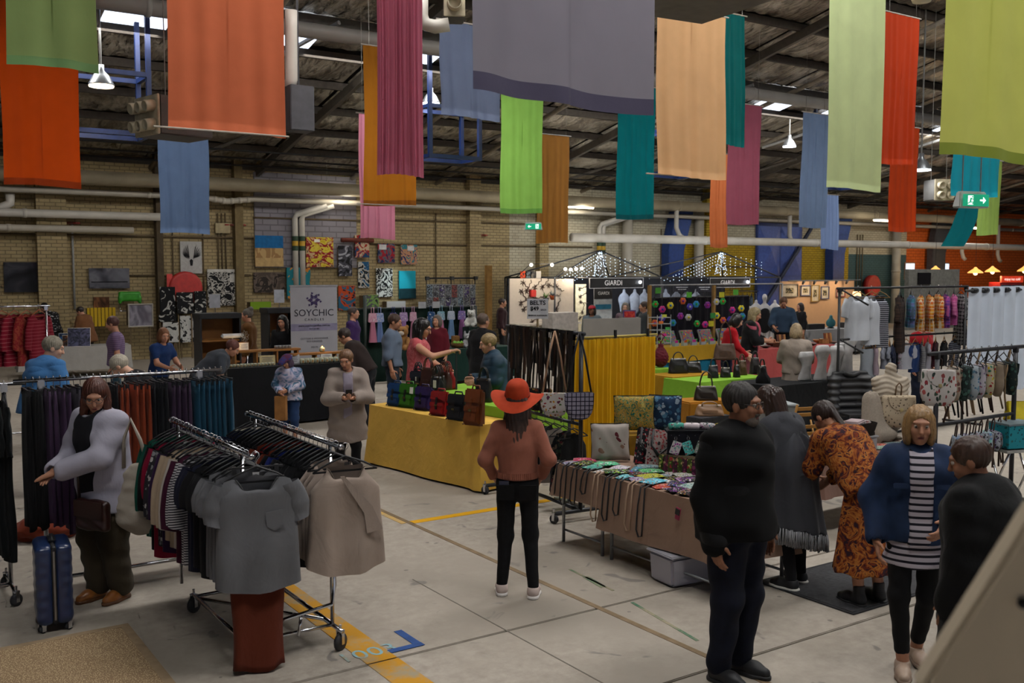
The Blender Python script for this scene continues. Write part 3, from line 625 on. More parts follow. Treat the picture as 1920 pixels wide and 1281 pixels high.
for px, y0, d in ((1268, 420, 36.5), (1480, 433, 40), (1803, 462, 46), (1870, 466, 47)):
    a = onwall(px, y0 + 24, 1.1); pipe('short white drop pipe elbow above the grey pipe at column %d' % px if False else {1268: 'short white drop pipe beside the blue column', 1480: 'short white drop pipe above the blue sliding door', 1803: 'short white drop pipe over the orange wall windows', 1870: 'rightmost short white drop pipe over the orange wall'}[px], [Vector((a.x, a.y, ZB)), a + Vector((0, 0, .35)), a + Vector((.15, 0, .08)), a + Vector((.3, 0, 0))], .09, WH2, bands=False)
for k, px in enumerate((553, 566, 1122, 1129)):
    b = onwall(px, 500, .15); g = 'striped twin downpipes left' if k < 2 else 'striped twin downpipes right'
    t = pipe(('left' if k % 2 == 0 else 'right') + (' downpipe of the pair beside the comic style canvases' if k < 2 else ' downpipe of the pair behind the tent light tree'), [(b.x, WALLY - .2, 2.0), (b.x, WALLY - .2, 4.15), (b.x + .05, WALLY - .24, 4.3), (b.x + .9, WALLY - .6, ZP - .1)], .09, WH2, bands=False)
    for z, m in ((3.55, '1f3a26'), (3.4, 'b08a1e'), (3.25, '1f3a26')): MB().lathe([(.095, -.075), (.095, .075)], 14, b.x, WALLY - .2, z).build('colour_band', M(m, .6), t)
for px in (1176, 1310, 1680): b = onwall(px, 500, .3); pipe({1176: 'fat white downpipe on the wall behind the first tent', 1310: 'fat cream downpipe beside the yellow wall', 1680: 'fat grey downpipe at the edge of the orange wall'}[px], [(b.x, WALLY - .3, 0), (b.x, WALLY - .3, 5)], .2, WH, bands=True)
CD = M('5a4c37', .7)
for k, (px0, y0, px1, y1, lab) in enumerate(((0, 438, 475, 447, 'upper dark conduit on the left brick wall'), (230, 517, 470, 527, 'lower dark conduit behind the white bird canvas'), (690, 411, 985, 421, 'upper dark conduit above the right canvases'), (690, 457, 1010, 463, 'middle dark conduit right of the comic canvases'), (475, 408, 690, 412, 'dark conduit on the grey block panel'), (1010, 462, 1110, 466, 'dark conduit behind the vine art panel'), (1275, 500, 1420, 508, 'dark conduit on the yellow wall'))):
    a, b = onwall(px0, y0, .06), onwall(px1, y1, .06); pipe(lab, [a, (b.x, b.y, a.z)], .028, CD, name='conduit', bands=False, cat='conduit')
for k, (px, ya, yb, lab) in enumerate(((135, 420, 580, 'white hanging rod on the brick wall right of the stormy seascape'), (323, 430, 600, 'dark vertical conduit left of the white bird canvas'), (380, 430, 560, 'vertical conduit right of the white bird canvas'), (408, 400, 520, 'left vertical conduit under the cream junction box'), (415, 400, 515, 'middle vertical conduit under the cream junction box'), (422, 400, 515, 'right vertical conduit under the cream junction box'), (452, 380, 590, 'vertical conduit beside the grey block panel'), (817, 400, 530, 'vertical conduit right of the comic canvases'), (897, 440, 580, 'vertical conduit with the red valve tap'), (1240, 430, 520, 'vertical conduit left of the blue column'), (1608, 440, 560, 'left of the three conduits on the teal wall'), (1613, 440, 560, 'middle of the three conduits on the teal wall'), (1618, 440, 575, 'right of the three conduits on the teal wall'))):
    a, b = onwall(px, ya, .05), onwall(px, yb, .05); pipe(lab, [a, (a.x, a.y, b.z)], .022 if k else .03, CD if k else M('8b8b88', .5), name='conduit', bands=False, cat='conduit')
q = onwall(417, 428, .08); tag(MB().box(q.x, q.y, q.z, .45, .14, .3).build('junction_box', M('9b8c68', .6), bevel=.015), 'cream junction box on the brick wall above the comic canvas', 'box')
for px, py, lab in ((125, 418, 'red sprinkler valve on the left brick wall'), (440, 422, 'red sprinkler valve beside the grey block panel'), (898, 441, 'red tap valve on the thin wall pipe')):
    q = onwall(px, py, .12); t = thing('valve', lab, 'valve', q); MB().tube([(-.3, 0, 0), (.3, 0, 0)], .035, 8).build('valve_body', M('7a4030', .6), t, True); MB().lathe([(.1, -.02), (.1, .02)], 10, .25).build('hand_wheel', M('8c2a1c', .5), t); MB().lathe([(.07, -.02), (.07, .02)], 10, -.25).build('hand_wheel', M('8c2a1c', .5), t)
a, b = onwall(640, 450, .25), onwall(700, 450, .25); pipe('rusty red steel bracket pipe behind the pink banner', [a, (b.x, a.y, a.z)], .07, M('5b2a20', .7), bands=False)
q = onwall(1635, 536, .3); t = thing('hose_reel', 'red fire hose reel on the teal wall', 'hose reel', q); MB().at(0, 0, 0, 0, math.pi / 2).lathe([(.45, -.12), (.5, -.12), (.5, .12), (.45, .12)], 20).build('rim', M('a8221c', .5), t, True); MB().at(0, 0, 0, 0, math.pi / 2).lathe([(.36, -.29), (.36, .1)], 16).build('hose_coil', BLK(), t, True)
a = onwall(347, 540, .2); t = thing('hose_reel', 'red fire hose reel half hidden behind black and white canvases', 'hose reel', a); MB().at(0, 0, 0, 0, math.pi / 2).lathe([(.4, -.1), (.48, -.1), (.48, .1), (.4, .1)], 20).build('rim', M('a8221c', .5), t, True); MB().at(0, 0, 0, 0, math.pi / 2).lathe([(.34, -.19), (.34, .08)], 16).build('hose_coil', M('b03028', .6), t, True); MB().box(-.45, -.05, .22, .16, .02, .38).build('notice', M('c03a34', .6), t)
# ------------------------------------------------------------------ banners
def banner(label, pl, pr_, pt, pb, col, d=None, W=1.5, fold=.018, nf=5, ang=0., trans=.55, hem=None, sway=0., rod=False):
    a0, a1 = ray(pl, 300)[0], ray(pr_, 300)[0]; ux, ud = math.cos(YAW + math.radians(ang)), math.sin(YAW + math.radians(ang))
    if d is None: d = (ux * W - a1 * ud * W) / (a1 - a0)
    else: W = (a1 - a0) * d / (ux - a1 * ud)
    x, y = c2w(a0 * d, d); dm = d + ud * W / 2; pm = (pl + pr_) / 2; zb = at(pm, pb, dm).z
    zt = roof_z(y) - .5 if pt is None else min(at(pm, pt, dm).z, roof_z(y) - .3)
    dx, dy = c2w(ux * W, ud * W); rz = math.atan2(dy, dx); t = thing('banner', label, 'banner', (x, y, zb), rz, 'hanging fabric banners'); H = zt - zb; ph = rnd.uniform(0, 6)
    def cloth(u, v, off=0.):
        k = (.35 + .65 * (1 - v)); return (W * u + sway * (1 - v) ** 2 + .012 * math.sin(v * 7 + ph) * (1 if u > .5 else -1), off + fold * k * (math.sin(u * nf * 6.283 + ph) + .5 * math.sin(u * nf * 9.1 + 2 * ph + v * 2)) + .04 * math.sin(v * 3 + ph) * (1 - v), H * v - .02 * math.sin(u * 4 + ph) * (1 - v))
    m = Mcloth(col, trans, 500.)
    hz = .11 / H
    MB().grid(lambda u, v: cloth(u, hz + v * (1 - hz)), 64, 24).build('cloth', m, t, True)
    MB().grid(lambda u, v: cloth(u, v * hz), 64, 3).build('hem', Mcloth(hem, trans * .5, 500.) if hem else Mcloth(col, trans * .6, 500.), t, True)
    MB().tube([(-.06, 0, H), (W + .06, 0, H)], .014, 6).build('top_rod', M('9a938a', .5), t)
    if rod: MB().tube([(-.18, 0, .015), (W + .04, 0, .015)], .012, 6).build('bottom_rod', M('a39a8e', .5), t)
    for u in (.1, .9):
        zz = roof_z(y) - zb + .2
        MB().tube([(W * u, 0, H), (W * u, 0, zz)], .004, 4).build('hanging_wire', M('77746e', .4, 1.), t)
    return t
banner('sage green banner in front of the orange banner at top left', 20, 190, None, 128, '93ad6c', W=1.05, hem='6f9560', nf=2)
banner('deep orange banner hanging at the left edge', 5, 151, None, 350, 'bf4710', W=1.15, hem='9a3a14', nf=3)
banner('thin slice of pale lime banner at the very left edge', -70, 12, 150, 425, '9db86c', W=1.15)
banner('wide coral banner beside the slotted heater box', 318, 537, None, 250, 'd9744e', W=1.5, nf=4, fold=.012, rod=True)
banner('dusty blue banner hanging below the coral banner', 297, 391, 235, 438, '6d86ae', W=1.15)
banner('pale pink banner behind the mustard banner', 673, 739, 215, 448, 'd98ca4', d=21, nf=6)
banner('mustard banner behind the pleated rose banner', 684, 781, 90, 386, 'b6741f', W=1.15, rod=True, hem='8c5418')
banner('pleated rose pink banner in front of the mustard banner', 707, 795, None, 330, 'c46c84', d=11, nf=7, fold=.03, ang=-12)
banner('slate blue banner left of the big grey banner', 825, 936, 45, 222, '74819f', W=1.15)
banner('huge charcoal grey banner with dark hem at top centre', 873, 1216, None, 197, '8f8b97', W=1.5, hem='555166', nf=2, fold=.03)
banner('lime green banner below the big grey banner', 940, 1018, 155, 400, '8fc25a', W=1.15, hem='6ea34a')
banner('golden tan banner right of the lime green banner', 1008, 1067, 253, 456, 'b57e3e', d=25)
banner('teal banner left of the peach banner', 1158, 1228, 160, 411, '06757b', W=1.15, hem='0a5a60')
banner('peach banner with its rod showing below the grey duct', 1228, 1357, 20, 333, 'e8b684', W=1.5, rod=True)
banner('dark teal banner tucked behind the peach banner', 1340, 1392, 25, 273, '076a6c', d=19)
banner('dusty rose banner below the dark teal banner', 1365, 1426, 195, 421, '9c5468', W=1.15)
banner('narrow orange banner left of the dusty rose banner', 1333, 1366, 288, 464, 'd67c4c', d=26)
banner('slate blue banner left of the pale lime banner', 1504, 1556, 213, 427, '7087a9', d=25, sway=-.12)
banner('narrow periwinkle banner below the pale lime banner', 1540, 1574, 365, 468, '7c93c0', d=28)
banner('tall pale lime banner near the right', 1548, 1650, None, 356, 'c6d49b', W=1.5, nf=3)
banner('upper red orange banner at the right', 1654, 1716, 28, 308, 'be3a0e', d=20, nf=5)
banner('lower red orange banner behind the upper one', 1670, 1722, 237, 434, 'bd3f12', d=23, nf=5)
banner('wide olive lime banner at the top right corner', 1760, 1925, None, 299, 'b8bc5e', W=1.5, nf=2, hem='7d8a30')
banner('aqua banner behind the right hand exit sign', 1788, 1876, 262, 369, '1498aa', d=21, nf=5, fold=.03)
banner('lime banner behind the aqua banner', 1840, 1879, 300, 441, '97b45a', d=24)
t = thing('banner', 'teal sash banner swinging out diagonally below the exit sign', 'banner', at(1785, 462, 29), 0, 'hanging fabric banners'); a = at(1785, 462, 29); b = at(1832, 372, 29)
mb = MB(); ex = Vector((cs, -sn, 0)); mb.grid(lambda u, v: tuple((b - a) * v + ex * (.66 * (u - .5) + .05 * math.sin(v * 5)) + Vector((0, .04 * math.sin(u * 12 + v * 3), 0))), 16, 16); mb.build('cloth', Mcloth('0f7780', .4, 500.), t, True)
MB().tube([(b - a) - ex * .36, (b - a) + ex * .36], .012, 6).build('top_rod', M('9a938a', .5), t); MB().tube([b - a, Vector((b.x, b.y, roof_z(b.y) + .2)) - a], .005, 4).build('hanging_wire', M('77746e', .4, 1.), t)
# ------------------------------------------------------------------ hung fittings
def highbay(label, px, py, d, r, warm=False, watts=160):
    p = at(px, py, d); t = thing('high_bay_lamp', label, 'lamp', p, 0, 'high bay lamps')
    MB().lathe([(r, 0), (r * .97, .02), (r * .62, r * .75), (r * .25, r * 1.15), (r * .25, r * 1.6)], 24).build('reflector', M('9a9ea2', .3, .8), t, True)
    MB().lathe([(r * .93, -.03), (r * .93, .03)], 24).build('lens', Memit('ffe6c0' if warm else 'f2f6ff', 9.), t); zz = roof_z(p.y) - p.z
    MB().tube([(0, 0, r * 1.5), (0, 0, zz)], .02, 6).build('drop_rod', M('8d8d8a', .4, .8), t)
    lamp_light('high_bay_light', p + Vector((0, 0, -.06)), watts, (1, .88, .7) if warm else (.95, .98, 1), .2, 150); return t
highbay('bell shaped lamp hanging inside the blue frame at upper left', 190, 160, 19, .24, True); highbay('bell lamp glowing between the rose and slate banners', 808, 193, 24, .22)
highbay('small bell lamp between the dusty rose and slate banners', 1480, 274, 32, .22); highbay('bell lamp beside the red orange banners', 1727, 318, 25, .25)
for px, py, d, L, lab in ((645, 364, 31, 1.25, 'fluorescent tube light above the comic canvases'), (1087, 389, 36, 1.25, 'fluorescent tube light beside the golden tan banner'), (1655, 414, 44, 1.25, 'fluorescent tube light left of the lower red orange banner'), (1823, 428, 47, 1.25, 'fluorescent tube light at the far right')):
    p = at(px, py, d); t = thing('tube_light', lab, 'light', p, 0, 'fluorescent tube lights'); MB().box(0, 0, .06, L, .14, .05).build('housing', M('c0bdb4', .5), t, bevel=.01); MB().tube([(-L / 2, 0, 0), (L / 2, 0, 0)], .035, 10).build('tube', Memit('fff2d8', 14.), t)
    for k in (-1, 1): MB().tube([(k * L * .45, 0, .08), (k * L * .45, 0, roof_z(p.y) - p.z)], .006, 4).build('hanging_wire', M('77746e', .4, 1.), t)
    lamp_light('tube_glow', p + Vector((0, -.1, -.12)), 40, (1, .93, .8), .25)
def exit_sign(label, px, py, d, w, left):
    p = at(px, py, d); t = thing('exit_sign', label, 'exit sign', p, -YAW + (.35 if not left else 0)); h = w * .42
    MB().box(0, .06, 0, w, .12, h, .86, .5).build('housing', M('c4c8c8', .5), t, bevel=.012); GN = Memit('0f9a72', .9); WHI = Memit('f0fff8', 1.4)
    MB().box(0, -.008, -.01, w * .82, .014, h * .72).build('green_panel', GN, t); s = -1 if left else 1; ax = w * .2 * s
    mb = MB(); mb.at(ax, -.018, -.01); a = h * .2; mb.prism([(-a * s, a * .25), (a * .2 * s, a * .25), (a * .2 * s, a), (a * 1.2 * s, 0), (a * .2 * s, -a), (a * .2 * s, -a * .25), (-a * s, -a * .25)], .006); mb.build('arrow', WHI, t)
    mb = MB(); mb.at(-ax, -.018, -.01); mb.prism([(-h * .2, -h * .28), (h * .2, -h * .28), (h * .2, h * .28), (-h * .2, h * .28)], .004); mb.build('doorway_symbol', WHI, t)
    mb = MB(); mb.at(-ax, -.024, -.01); mb.ball(.02 * s, 0, h * .2, h * .055, .004, h * .055, n=8); mb.tube([(0, 0, h * .13), (-.01 * s, 0, -.02)], h * .045, 6); mb.tube([(-.01 * s, 0, -.02), (.03 * s, 0, -h * .12), (.02 * s, 0, -h * .25)], h * .03, 6); mb.tube([(-.01 * s, 0, -.02), (-.04 * s, 0, -h * .2)], h * .03, 6); mb.tube([(.0, 0, h * .1), (.04 * s, 0, h * .03)], h * .025, 6); mb.build('running_man_symbol', GN, t)
    for k in (-1, 1): MB().tube([(k * w * .3, .06, h * .45), (k * w * .3, .06, roof_z(p.y) - p.z)], .006, 4).build('hanging_chain', M('8d8d8a', .4, .8), t)
exit_sign('green exit sign with left arrow under the lime green banner', 1000, 424, 24, .45, True); exit_sign('green exit sign with right arrow beside the aqua banner', 1829, 374, 10.5, .41, False)
def heater(label, px, py, d, rz, cols, rows, w, h, dep, tilt=.35):
    p = at(px, py, d); t = thing('blower_heater', label, 'heater', p, rz); CR = M('b3a88e', .55)
    b = MB().box(0, dep / 2, 0, w, dep, h).build('housing', M('4c4a47', .6), t, bevel=.015); MB().box(0, -.015, 0, w * 1.02, .03, h * 1.02).build('front_plate', CR, t, bevel=.008)
    for i in range(cols):
        for j in range(rows):
            x, z = (i - (cols - 1) / 2) * w / cols * .95, (j - (rows - 1) / 2) * h / rows * .95; r = min(w / cols, h / rows) * .36
            mb = MB(); mb.at(x, -.02, z, 0, math.pi / 2 + tilt * (.5 if rows > 1 else 0)); mb.lathe([(r, 0), (r, .13), (r * .82, .14), (r * .78, .05), (.002, .04)], 16); mb.build('nozzle', CR, t, True)
    for k in (-1, 1): MB().tube([(k * w * .4, dep * .5, h / 2), (k * w * .4, dep * .5, roof_z(p.y) - p.z)], .008, 4).build('drop_rod', M('77746e', .5), t)
heater('cream blower heater with six nozzles beside the coral banner', 278, 218, 13, -YAW - .75, 3, 2, .62, .5, .75); heater('cream blower heater with four round nozzles left of the aqua banner', 1770, 356, 25, -YAW + .15, 2, 2, .52, .52, .5); heater('pale blower heater above the slate blue banner', 852, 8, 12.5, -YAW + .1, 1, 1, .26, .3, .4)
for px, d, lab in ((212, 19.7, 'blue hanging steel frame holding the bell lamp at upper left'), (838, 24.0, 'blue hanging steel frame below the slate banner'), (1257, 28.1, 'blue hanging steel frame below the peach banner'), (1568, 32.2, 'blue hanging steel frame below the pale lime banner')):
    p = at(px, 520, d); z0 = 5.2; t = thing('steel_frame', lab, 'steel frame', (p.x, p.y, z0), 0, 'blue hanging frames'); BL = M('08204e', .45); H = roof_z(p.y) - z0; w, dp = .68, .42
    for sx in (-1, 1):
        for sy in (-1, 1): MB().box(sx * w, sy * dp, H / 2, .09, .09, H, 1, 1).build('post', BL, t)
    for z in (.05, H * .48):
        for sx in (-1, 1): MB().box(sx * w, 0, z, .08, dp * 2, .09).build('rail', BL, t)
        for sy in (-1, 1): MB().box(0, sy * dp, z, w * 2, .08, .09).build('rail', BL, t)
p = at(1345, -8, 9); t = thing('duct', 'wide grey sheet metal duct above the peach banner', 'duct', p, -YAW + .5); MB().box(0, .3, .35, .95, 1.0, .6).build('duct_body', M('6a655f', .6), t, bevel=.02); MB().box(.0, .3, .02, 1.05, 1.1, .05).build('flange', M('57534e', .6), t)
for pts, r, d, lab in (([(546, 20), (546, 55), (547, 150), (540, 165)], .09, 14, 'white drop pipe right of the coral banner'), ([(790, -10), (790, 30), (797, 45), (815, 50), (842, 46)], .085, 12.5, 'white elbow pipe joined to the heater at top centre')):
    pipe(lab, [at(a, b, d) for a, b in pts], r, WH2, bands=False)
p = at(560, 205, 14); tag(MB().tube([p, (p.x, p.y, roof_z(p.y) + .1)], .02, 6).box(p.x, p.y, p.z, .35, .3, .62).build('vent_box', M('3f3f44', .6), bevel=.02), 'dark grey vent box hanging right of the coral banner', 'vent')
for px, py, d, lab in ((1728, 4, 14, 'round white downlight disc at top right'),): p = at(px, py, d); tag(MB().lathe([(.12, 0), (.14, .05), (.05, .12)], 20).build('ceiling_lamp', M('c8c0a8', .5), None, True, loc=p), lab, 'lamp')
for k in range(3): pipe(['lowest', 'middle', 'highest'][k] + ' of the three dark cables strung under the roof along the wall', [(-6, WALLY - 2.6 - k * .5, 5.45 + k * .14), (70, WALLY - 2.6 - k * .5, 5.45 + k * .14)], .025, M('1d1b1a', .7), name='cable', bands=False, cat='cable')
# ------------------------------------------------------------------ clothes, racks, tables, bags
def hook(mb, w=.40, drop=.10):
    mb.tube([(.0 + .022 * math.cos(a), 0, .0 + .022 * math.sin(a) - .004) for a in [math.radians(x) for x in range(200, -91, -30)]] + [(0, 0, -.045), (0, 0, -drop + .03)], .0028, 5)
    return mb
def hanger(t, w=.40, m=None, drop=.10):
    hook(MB(), w, drop).build('hanger_hook', M('b8b8ba', .2, 1.), t, True)
    MB().tube([(-w / 2, 0, -drop - .07), (-w * .3, 0, -drop - .02), (0, 0, -drop + .03), (w * .3, 0, -drop - .02), (w / 2, 0, -drop - .07), (-w / 2, 0, -drop - .07)], .007, 6).build('hanger_bar', m or BLK(), t, True)
def top_mesh(w=.44, L=.68, slv=.16, th=.03, neck=.10, dip=.13, flare=.06, seed=0, tank=False, tail=0., wave=.012):
    r = random.Random(seed); ph = r.uniform(0, 6); zs = -.09; mb = MB(); nf = r.uniform(22, 34)
    def ring(u, v):
        v = v ** 1.7; t = u * 6.28318; cx, sy = math.cos(t), math.sin(t); cx = math.copysign(abs(cx) ** .7, cx)
        hw = w / 2 * (.90 + .10 * min(1, v * 6) + flare * v)
        if tank: hw *= .62 + .38 * min(1, (v / .28) ** 2) if v < .28 else 1
        x = hw * cx; b = max(0., 1 - v / .22)
        z = zs - L * v - abs(x) * .34 * b - (dip if sy < 0 else .035) * math.exp(-(x / neck) ** 4) * max(0., 1 - v / .16) - tail * v ** 4 * (1 - (x / hw) ** 2)
        y = (th * (.35 + .65 * min(1, v * 5)) + .012 * v) * math.copysign(abs(sy) ** .6, sy) + wave * (.15 + v) * math.sin(x * nf + ph + v) + .006 * math.sin(v * 11 + ph + x * 5)
        return (x, y, z)
    mb.grid(ring, 44, 22, True)
    if slv:
        for sg in (-1, 1):
            a = Vector((sg * w * .40, 0, zs - .10)); b = Vector((sg * (w * .5 + .035 + .02 * (slv > .3)), 0, zs - .17 - slv)); pc = Vector((sg * w * .5, 0, zs - .09))
            def sl(u, v, a=a, b=b, sg=sg):
                t = u * 6.28318; c = a.lerp(b, v) + Vector((sg * .03 * math.sin(v * 3.14), 0, 0)); wd = .078 - .018 * v; return (c.x + wd * math.cos(t) * .95, c.y + th * .85 * math.sin(t) + .006 * math.sin(v * 14 + ph), c.z + wd * .30 * math.cos(t) * sg)
            mb.grid(sl, 14, 9, True)
    return mb
def pants_mesh(w=.2, L=1.05, th=.035, seed=0, taper=.85, z0=-.10):
    r = random.Random(seed); ph = r.uniform(0, 6)
    def ring(u, v):
        t = u * 6.28318; cx, sy = math.cos(t), math.sin(t); hw = w / 2 * (1 - (1 - taper) * v) * (1 + .05 * math.sin(v * 5 + ph))
        return (hw * math.copysign(abs(cx) ** .6, cx), th * (.5 + .5 * min(1, v * 4)) * math.copysign(abs(sy) ** .7, sy) + .012 * math.sin(cx * 6 + ph + v * 2) * (.3 + v), z0 - L * v - .015 * math.sin(cx * 4 + ph))
    return MB().grid(ring, 26, 14, True, True)
def hang_top(label, loc, rz, mat, group=None, hw=.40, hm=None, name='hanging_shirt', cat='clothing', **kw):
    t = thing(name, label, cat, loc, rz, group); hanger(t, hw, hm); top_mesh(**kw).build('garment', mat, t, True); return t
def hang_pants(label, loc, rz, mat, group=None, **kw):
    t = thing('hanging_trousers', label, 'clothing', loc, rz, group); hook(MB()).build('hanger_hook', M('b8b8ba', .2, 1.), t, True); w = kw.get('w', .2)
    MB().box(0, 0, -.085, w * 1.05, .012, .012).build('hanger_bar', BLK(), t); mb = MB()
    for k in (-.4, .4): mb.box(w * k, 0, -.10, .025, .03, .05)
    mb.build('clips', BLK(), t); pants_mesh(**kw).build('garment', mat, t, True); return t
def wheel(t, x, y, r=.055, m=None):
    w = MB().at(x, y, r, .4, 0, 0); MB().at(x, y, r, .5, math.pi / 2).lathe([(r * .4, -.014), (r, -.012), (r, .012), (r * .4, .014)], 16).build('caster_wheel', m or M('26262a', .6), t, True)
    mb = MB().at(x, y, 0, .5); mb.box(0, .022, r + .03, .03, .006, .09); mb.box(0, -.022, r + .03, .03, .006, .09); mb.box(0, 0, r * 2 + .02, .035, .05, .008); mb.tube([(0, 0, r * 2 + .02), (0, 0, r * 2 + .06)], .01, 8); mb.build('caster_fork', CHROME(), t)
def table_obj(label, x, y, rz, w, d, h, m=None, lm=None, group=None, legs=True, inset=.08):
    t = thing('table', label, 'table', (x, y, 0), rz, group); MB().box(0, 0, h - .02, w, d, .035).build('tabletop', m or M('b8b2a6', .6), t, bevel=.006)
    if legs:
        for sx in (-1, 1):
            for sy in (-1, 1): MB().tube([(sx * (w / 2 - inset), sy * (d / 2 - inset), 0), (sx * (w / 2 - inset), sy * (d / 2 - inset), h - .03)], .016, 8).build('leg', lm or M('8b8d8f', .4, .7), t, True)
            MB().tube([(sx * (w / 2 - inset), -(d / 2 - inset), .12), (sx * (w / 2 - inset), (d / 2 - inset), .12)], .012, 8).build('leg_brace', lm or M('8b8d8f', .4, .7), t, True)
    return t
def cloth_obj(label, x, y, rz, w, d, h, drop, mat, group=None, amp=.02, nf=9, seed=0, front=None, flare=.03):
    """cloth lying on a table top and hanging down all round with soft folds; front = other drop on the -y side"""
    t = thing('tablecloth', label, 'tablecloth', (x, y, 0), rz, group); r = random.Random(seed); ph = r.uniform(0, 6); P = 2 * (w + d); W, D = w / 2 + .012, d / 2 + .012
    def per(s):
        s = (s % 1) * P
        if s < w: return (-W + 2 * W * s / w, -D, 0, -1)
        s -= w
        if s < d: return (W, -D + 2 * D * s / d, 1, 0)
        s -= d
        if s < w: return (W - 2 * W * s / w, D, 0, 1)
        s -= w; return (-W, D - 2 * D * s / d, -1, 0)
    N = int(P / .05); mb = MB(); rows = 9
    def ring(u, v):
        px_, py_, nx, ny = per(u); k = v ** 1.3; f = amp * k * (math.sin(u * P * nf + ph) + .5 * math.sin(u * P * nf * .61 + 2 * ph)) + flare * k
        # corners swing outwards
        cx = 1 if abs(abs(px_) - W) < .12 and abs(abs(py_) - D) < .12 else 0
        dr = front if (front is not None and ny < 0) else drop
        return (px_ + nx * f + math.copysign(.03 * cx * k, px_), py_ + ny * f + math.copysign(.03 * cx * k, py_), h + .006 - dr * v - (.006 if v > 0 else 0) + (.012 * math.sin(u * P * 2.3 + ph) if v > .99 and dr < h - .08 else 0))
    mb.grid(ring, N, rows, True); top = [ring(i / N, 0) for i in range(N)]; mb.add(top, [tuple(range(N))])
    mb.build('cloth', mat, t, 'auto'); return t
def satchel(label, loc, rz, mats, w=.30, h=.34, d=.12, group=None, tilt=0., tagc=True, name='satchel_bag'):
    lm, dm = mats; t = thing(name, label, 'bag', loc, rz, group); t.rotation_euler = (tilt, 0, rz)
    MB().box(0, 0, h / 2, w, d, h, .93, .55).build('bag_body', lm, t, 'auto', .025)
    MB().box(0, -d * .31, h * .80, w * .95, d * .42, h * .42, .98, .75).build('flap', lm, t, 'auto', .018)
    p = MB().box(0, -d * .52, h * .30, w * .72, d * .26, h * .44, .95, .9).build('pocket', lm, t, 'auto', .015); MB().box(0, -d * .68, h * .46, w * .74, .012, h * .16, 1, 1).build('pocket_flap', lm, p, 'auto', .005)
    MB().box(0, -d * .70, h * .50, w * .11, .016, h * .5).build('buckle_strap', dm, t, 'auto', .004); MB().box(0, -d * .76, h * .42, w * .15, .01, h * .07).build('buckle', M('b8a878', .25, 1.), t)
    MB().tube([(-w * .22, 0, h * .97), (-w * .18, 0, h * 1.1), (w * .18, 0, h * 1.1), (w * .22, 0, h * .97)], .010, 6).build('handle', lm, t, True)
    mb = MB(); mb.tube([(-w * .46, d * .2, h * .9), (-w * .56, d * .3, h * .4), (-w * .52, d * .1, .02), (-w * .40, -d * .55, .008)], .009, 6); mb.build('shoulder_strap', lm, t, True)
    if tagc: MB().box(w * .36, -d * .66, h * .74, .055, .004, .085).build('price_tag', M('e0ddd6', .7), t)
    return t
def tote_handles(t, w, h, m, d=.0, r=.008, up=.24, n=2, name='handle'):
    for k in ((-1, 1) if n == 2 else (0,)):
        MB().tube([(w * .25 * math.cos(a) if True else 0, k * d, h + up * math.sin(a)) for a in [math.pi * i / 10 for i in range(11)]], r, 6).build(name, m, t, True)
def handbag(label, loc, rz, mat, w=.34, h=.24, d=.15, group=None, up=.2, tagc=False, tall=False):
    t = thing('handbag', label, 'bag', loc, rz, group)
    def ring(u, v):
        a = u * 6.28318; c, s_ = math.cos(a), math.sin(a); k = 1 - .22 * v if not tall else 1 - .45 * v * v; b = 1 - .75 * v ** 1.5
        return (w / 2 * k * math.copysign(abs(c) ** .5, c) * (.96 + .04 * math.sin(v * 3)), d / 2 * b * math.copysign(abs(s_) ** .6, s_) + .006 * math.sin(v * 9 + c * 4), h * v)
    MB().grid(ring, 28, 9, True, True).build('bag_body', mat, t, True); MB().tube([(-w * .36, 0, h * .99), (w * .36, 0, h * .99)], .006, 6).build('zip', M('8a8278', .3, 1.), t)
    MB().box(0, -d * .42, h * .38, w * .5, .02, h * .34).build('pocket', mat, t, 'auto', .008)
    tote_handles(t, w, h * .96, mat, d * .10, .008, up)
    for k in (-1, 1): MB().lathe([(.014, -.004), (.014, .004)], 10, w * .25 * k, -d * .16, h * .93).build('ring', M('b8a878', .25, 1.), t)
    if tagc: MB().box(w * .2, -d * .5, h * .6, .06, .004, .10).build('price_tag', M('e0ddd6', .7), t)
    return t
def cushion(label, loc, rz, mat, w=.45, h=.45, th=.14, tilt=-.2, name='cushion', group=None):
    t = thing(name, label, 'cushion', loc, rz, group); t.rotation_euler = (tilt, 0, rz)
    def srf(sgn):
        def f(u, v):
            a, b = 2 * u - 1, 2 * v - 1; k = (1 - a ** 4) * (1 - b ** 4); pin = 1 - .06 * (1 - abs(a) ** 2) * abs(b) ** 8
            return (w / 2 * a * (1 - .05 * (1 - b * b)), sgn * th / 2 * k ** .55 + .004 * math.sin(a * 9 + b * 5), h / 2 + h / 2 * b * (1 - .05 * (1 - a * a)))
        return f
    MB().grid(srf(-1), 17, 17).grid(srf(1), 17, 17).build('cover', mat, t, True); MB().tube([(-w * .49, 0, .012), (-w * .465, 0, h * .5), (-w * .49, 0, h * .99), (w * .49, 0, h * .99), (w * .465, 0, h * .5), (w * .49, 0, .012)], .005, 5, True).build('piping', M('2b2622', .8), t, True); return t
def pouch_mesh(w, h, th=.02):
    return MB().grid(lambda u, v: (w * (u - .5), h * (v - .5), th * (.25 + .75 * (math.sin(u * math.pi) * math.sin(v * math.pi)) ** .5)), 9, 7).grid(lambda u, v: (w * (u - .5), h * (v - .5), 0), 9, 7)
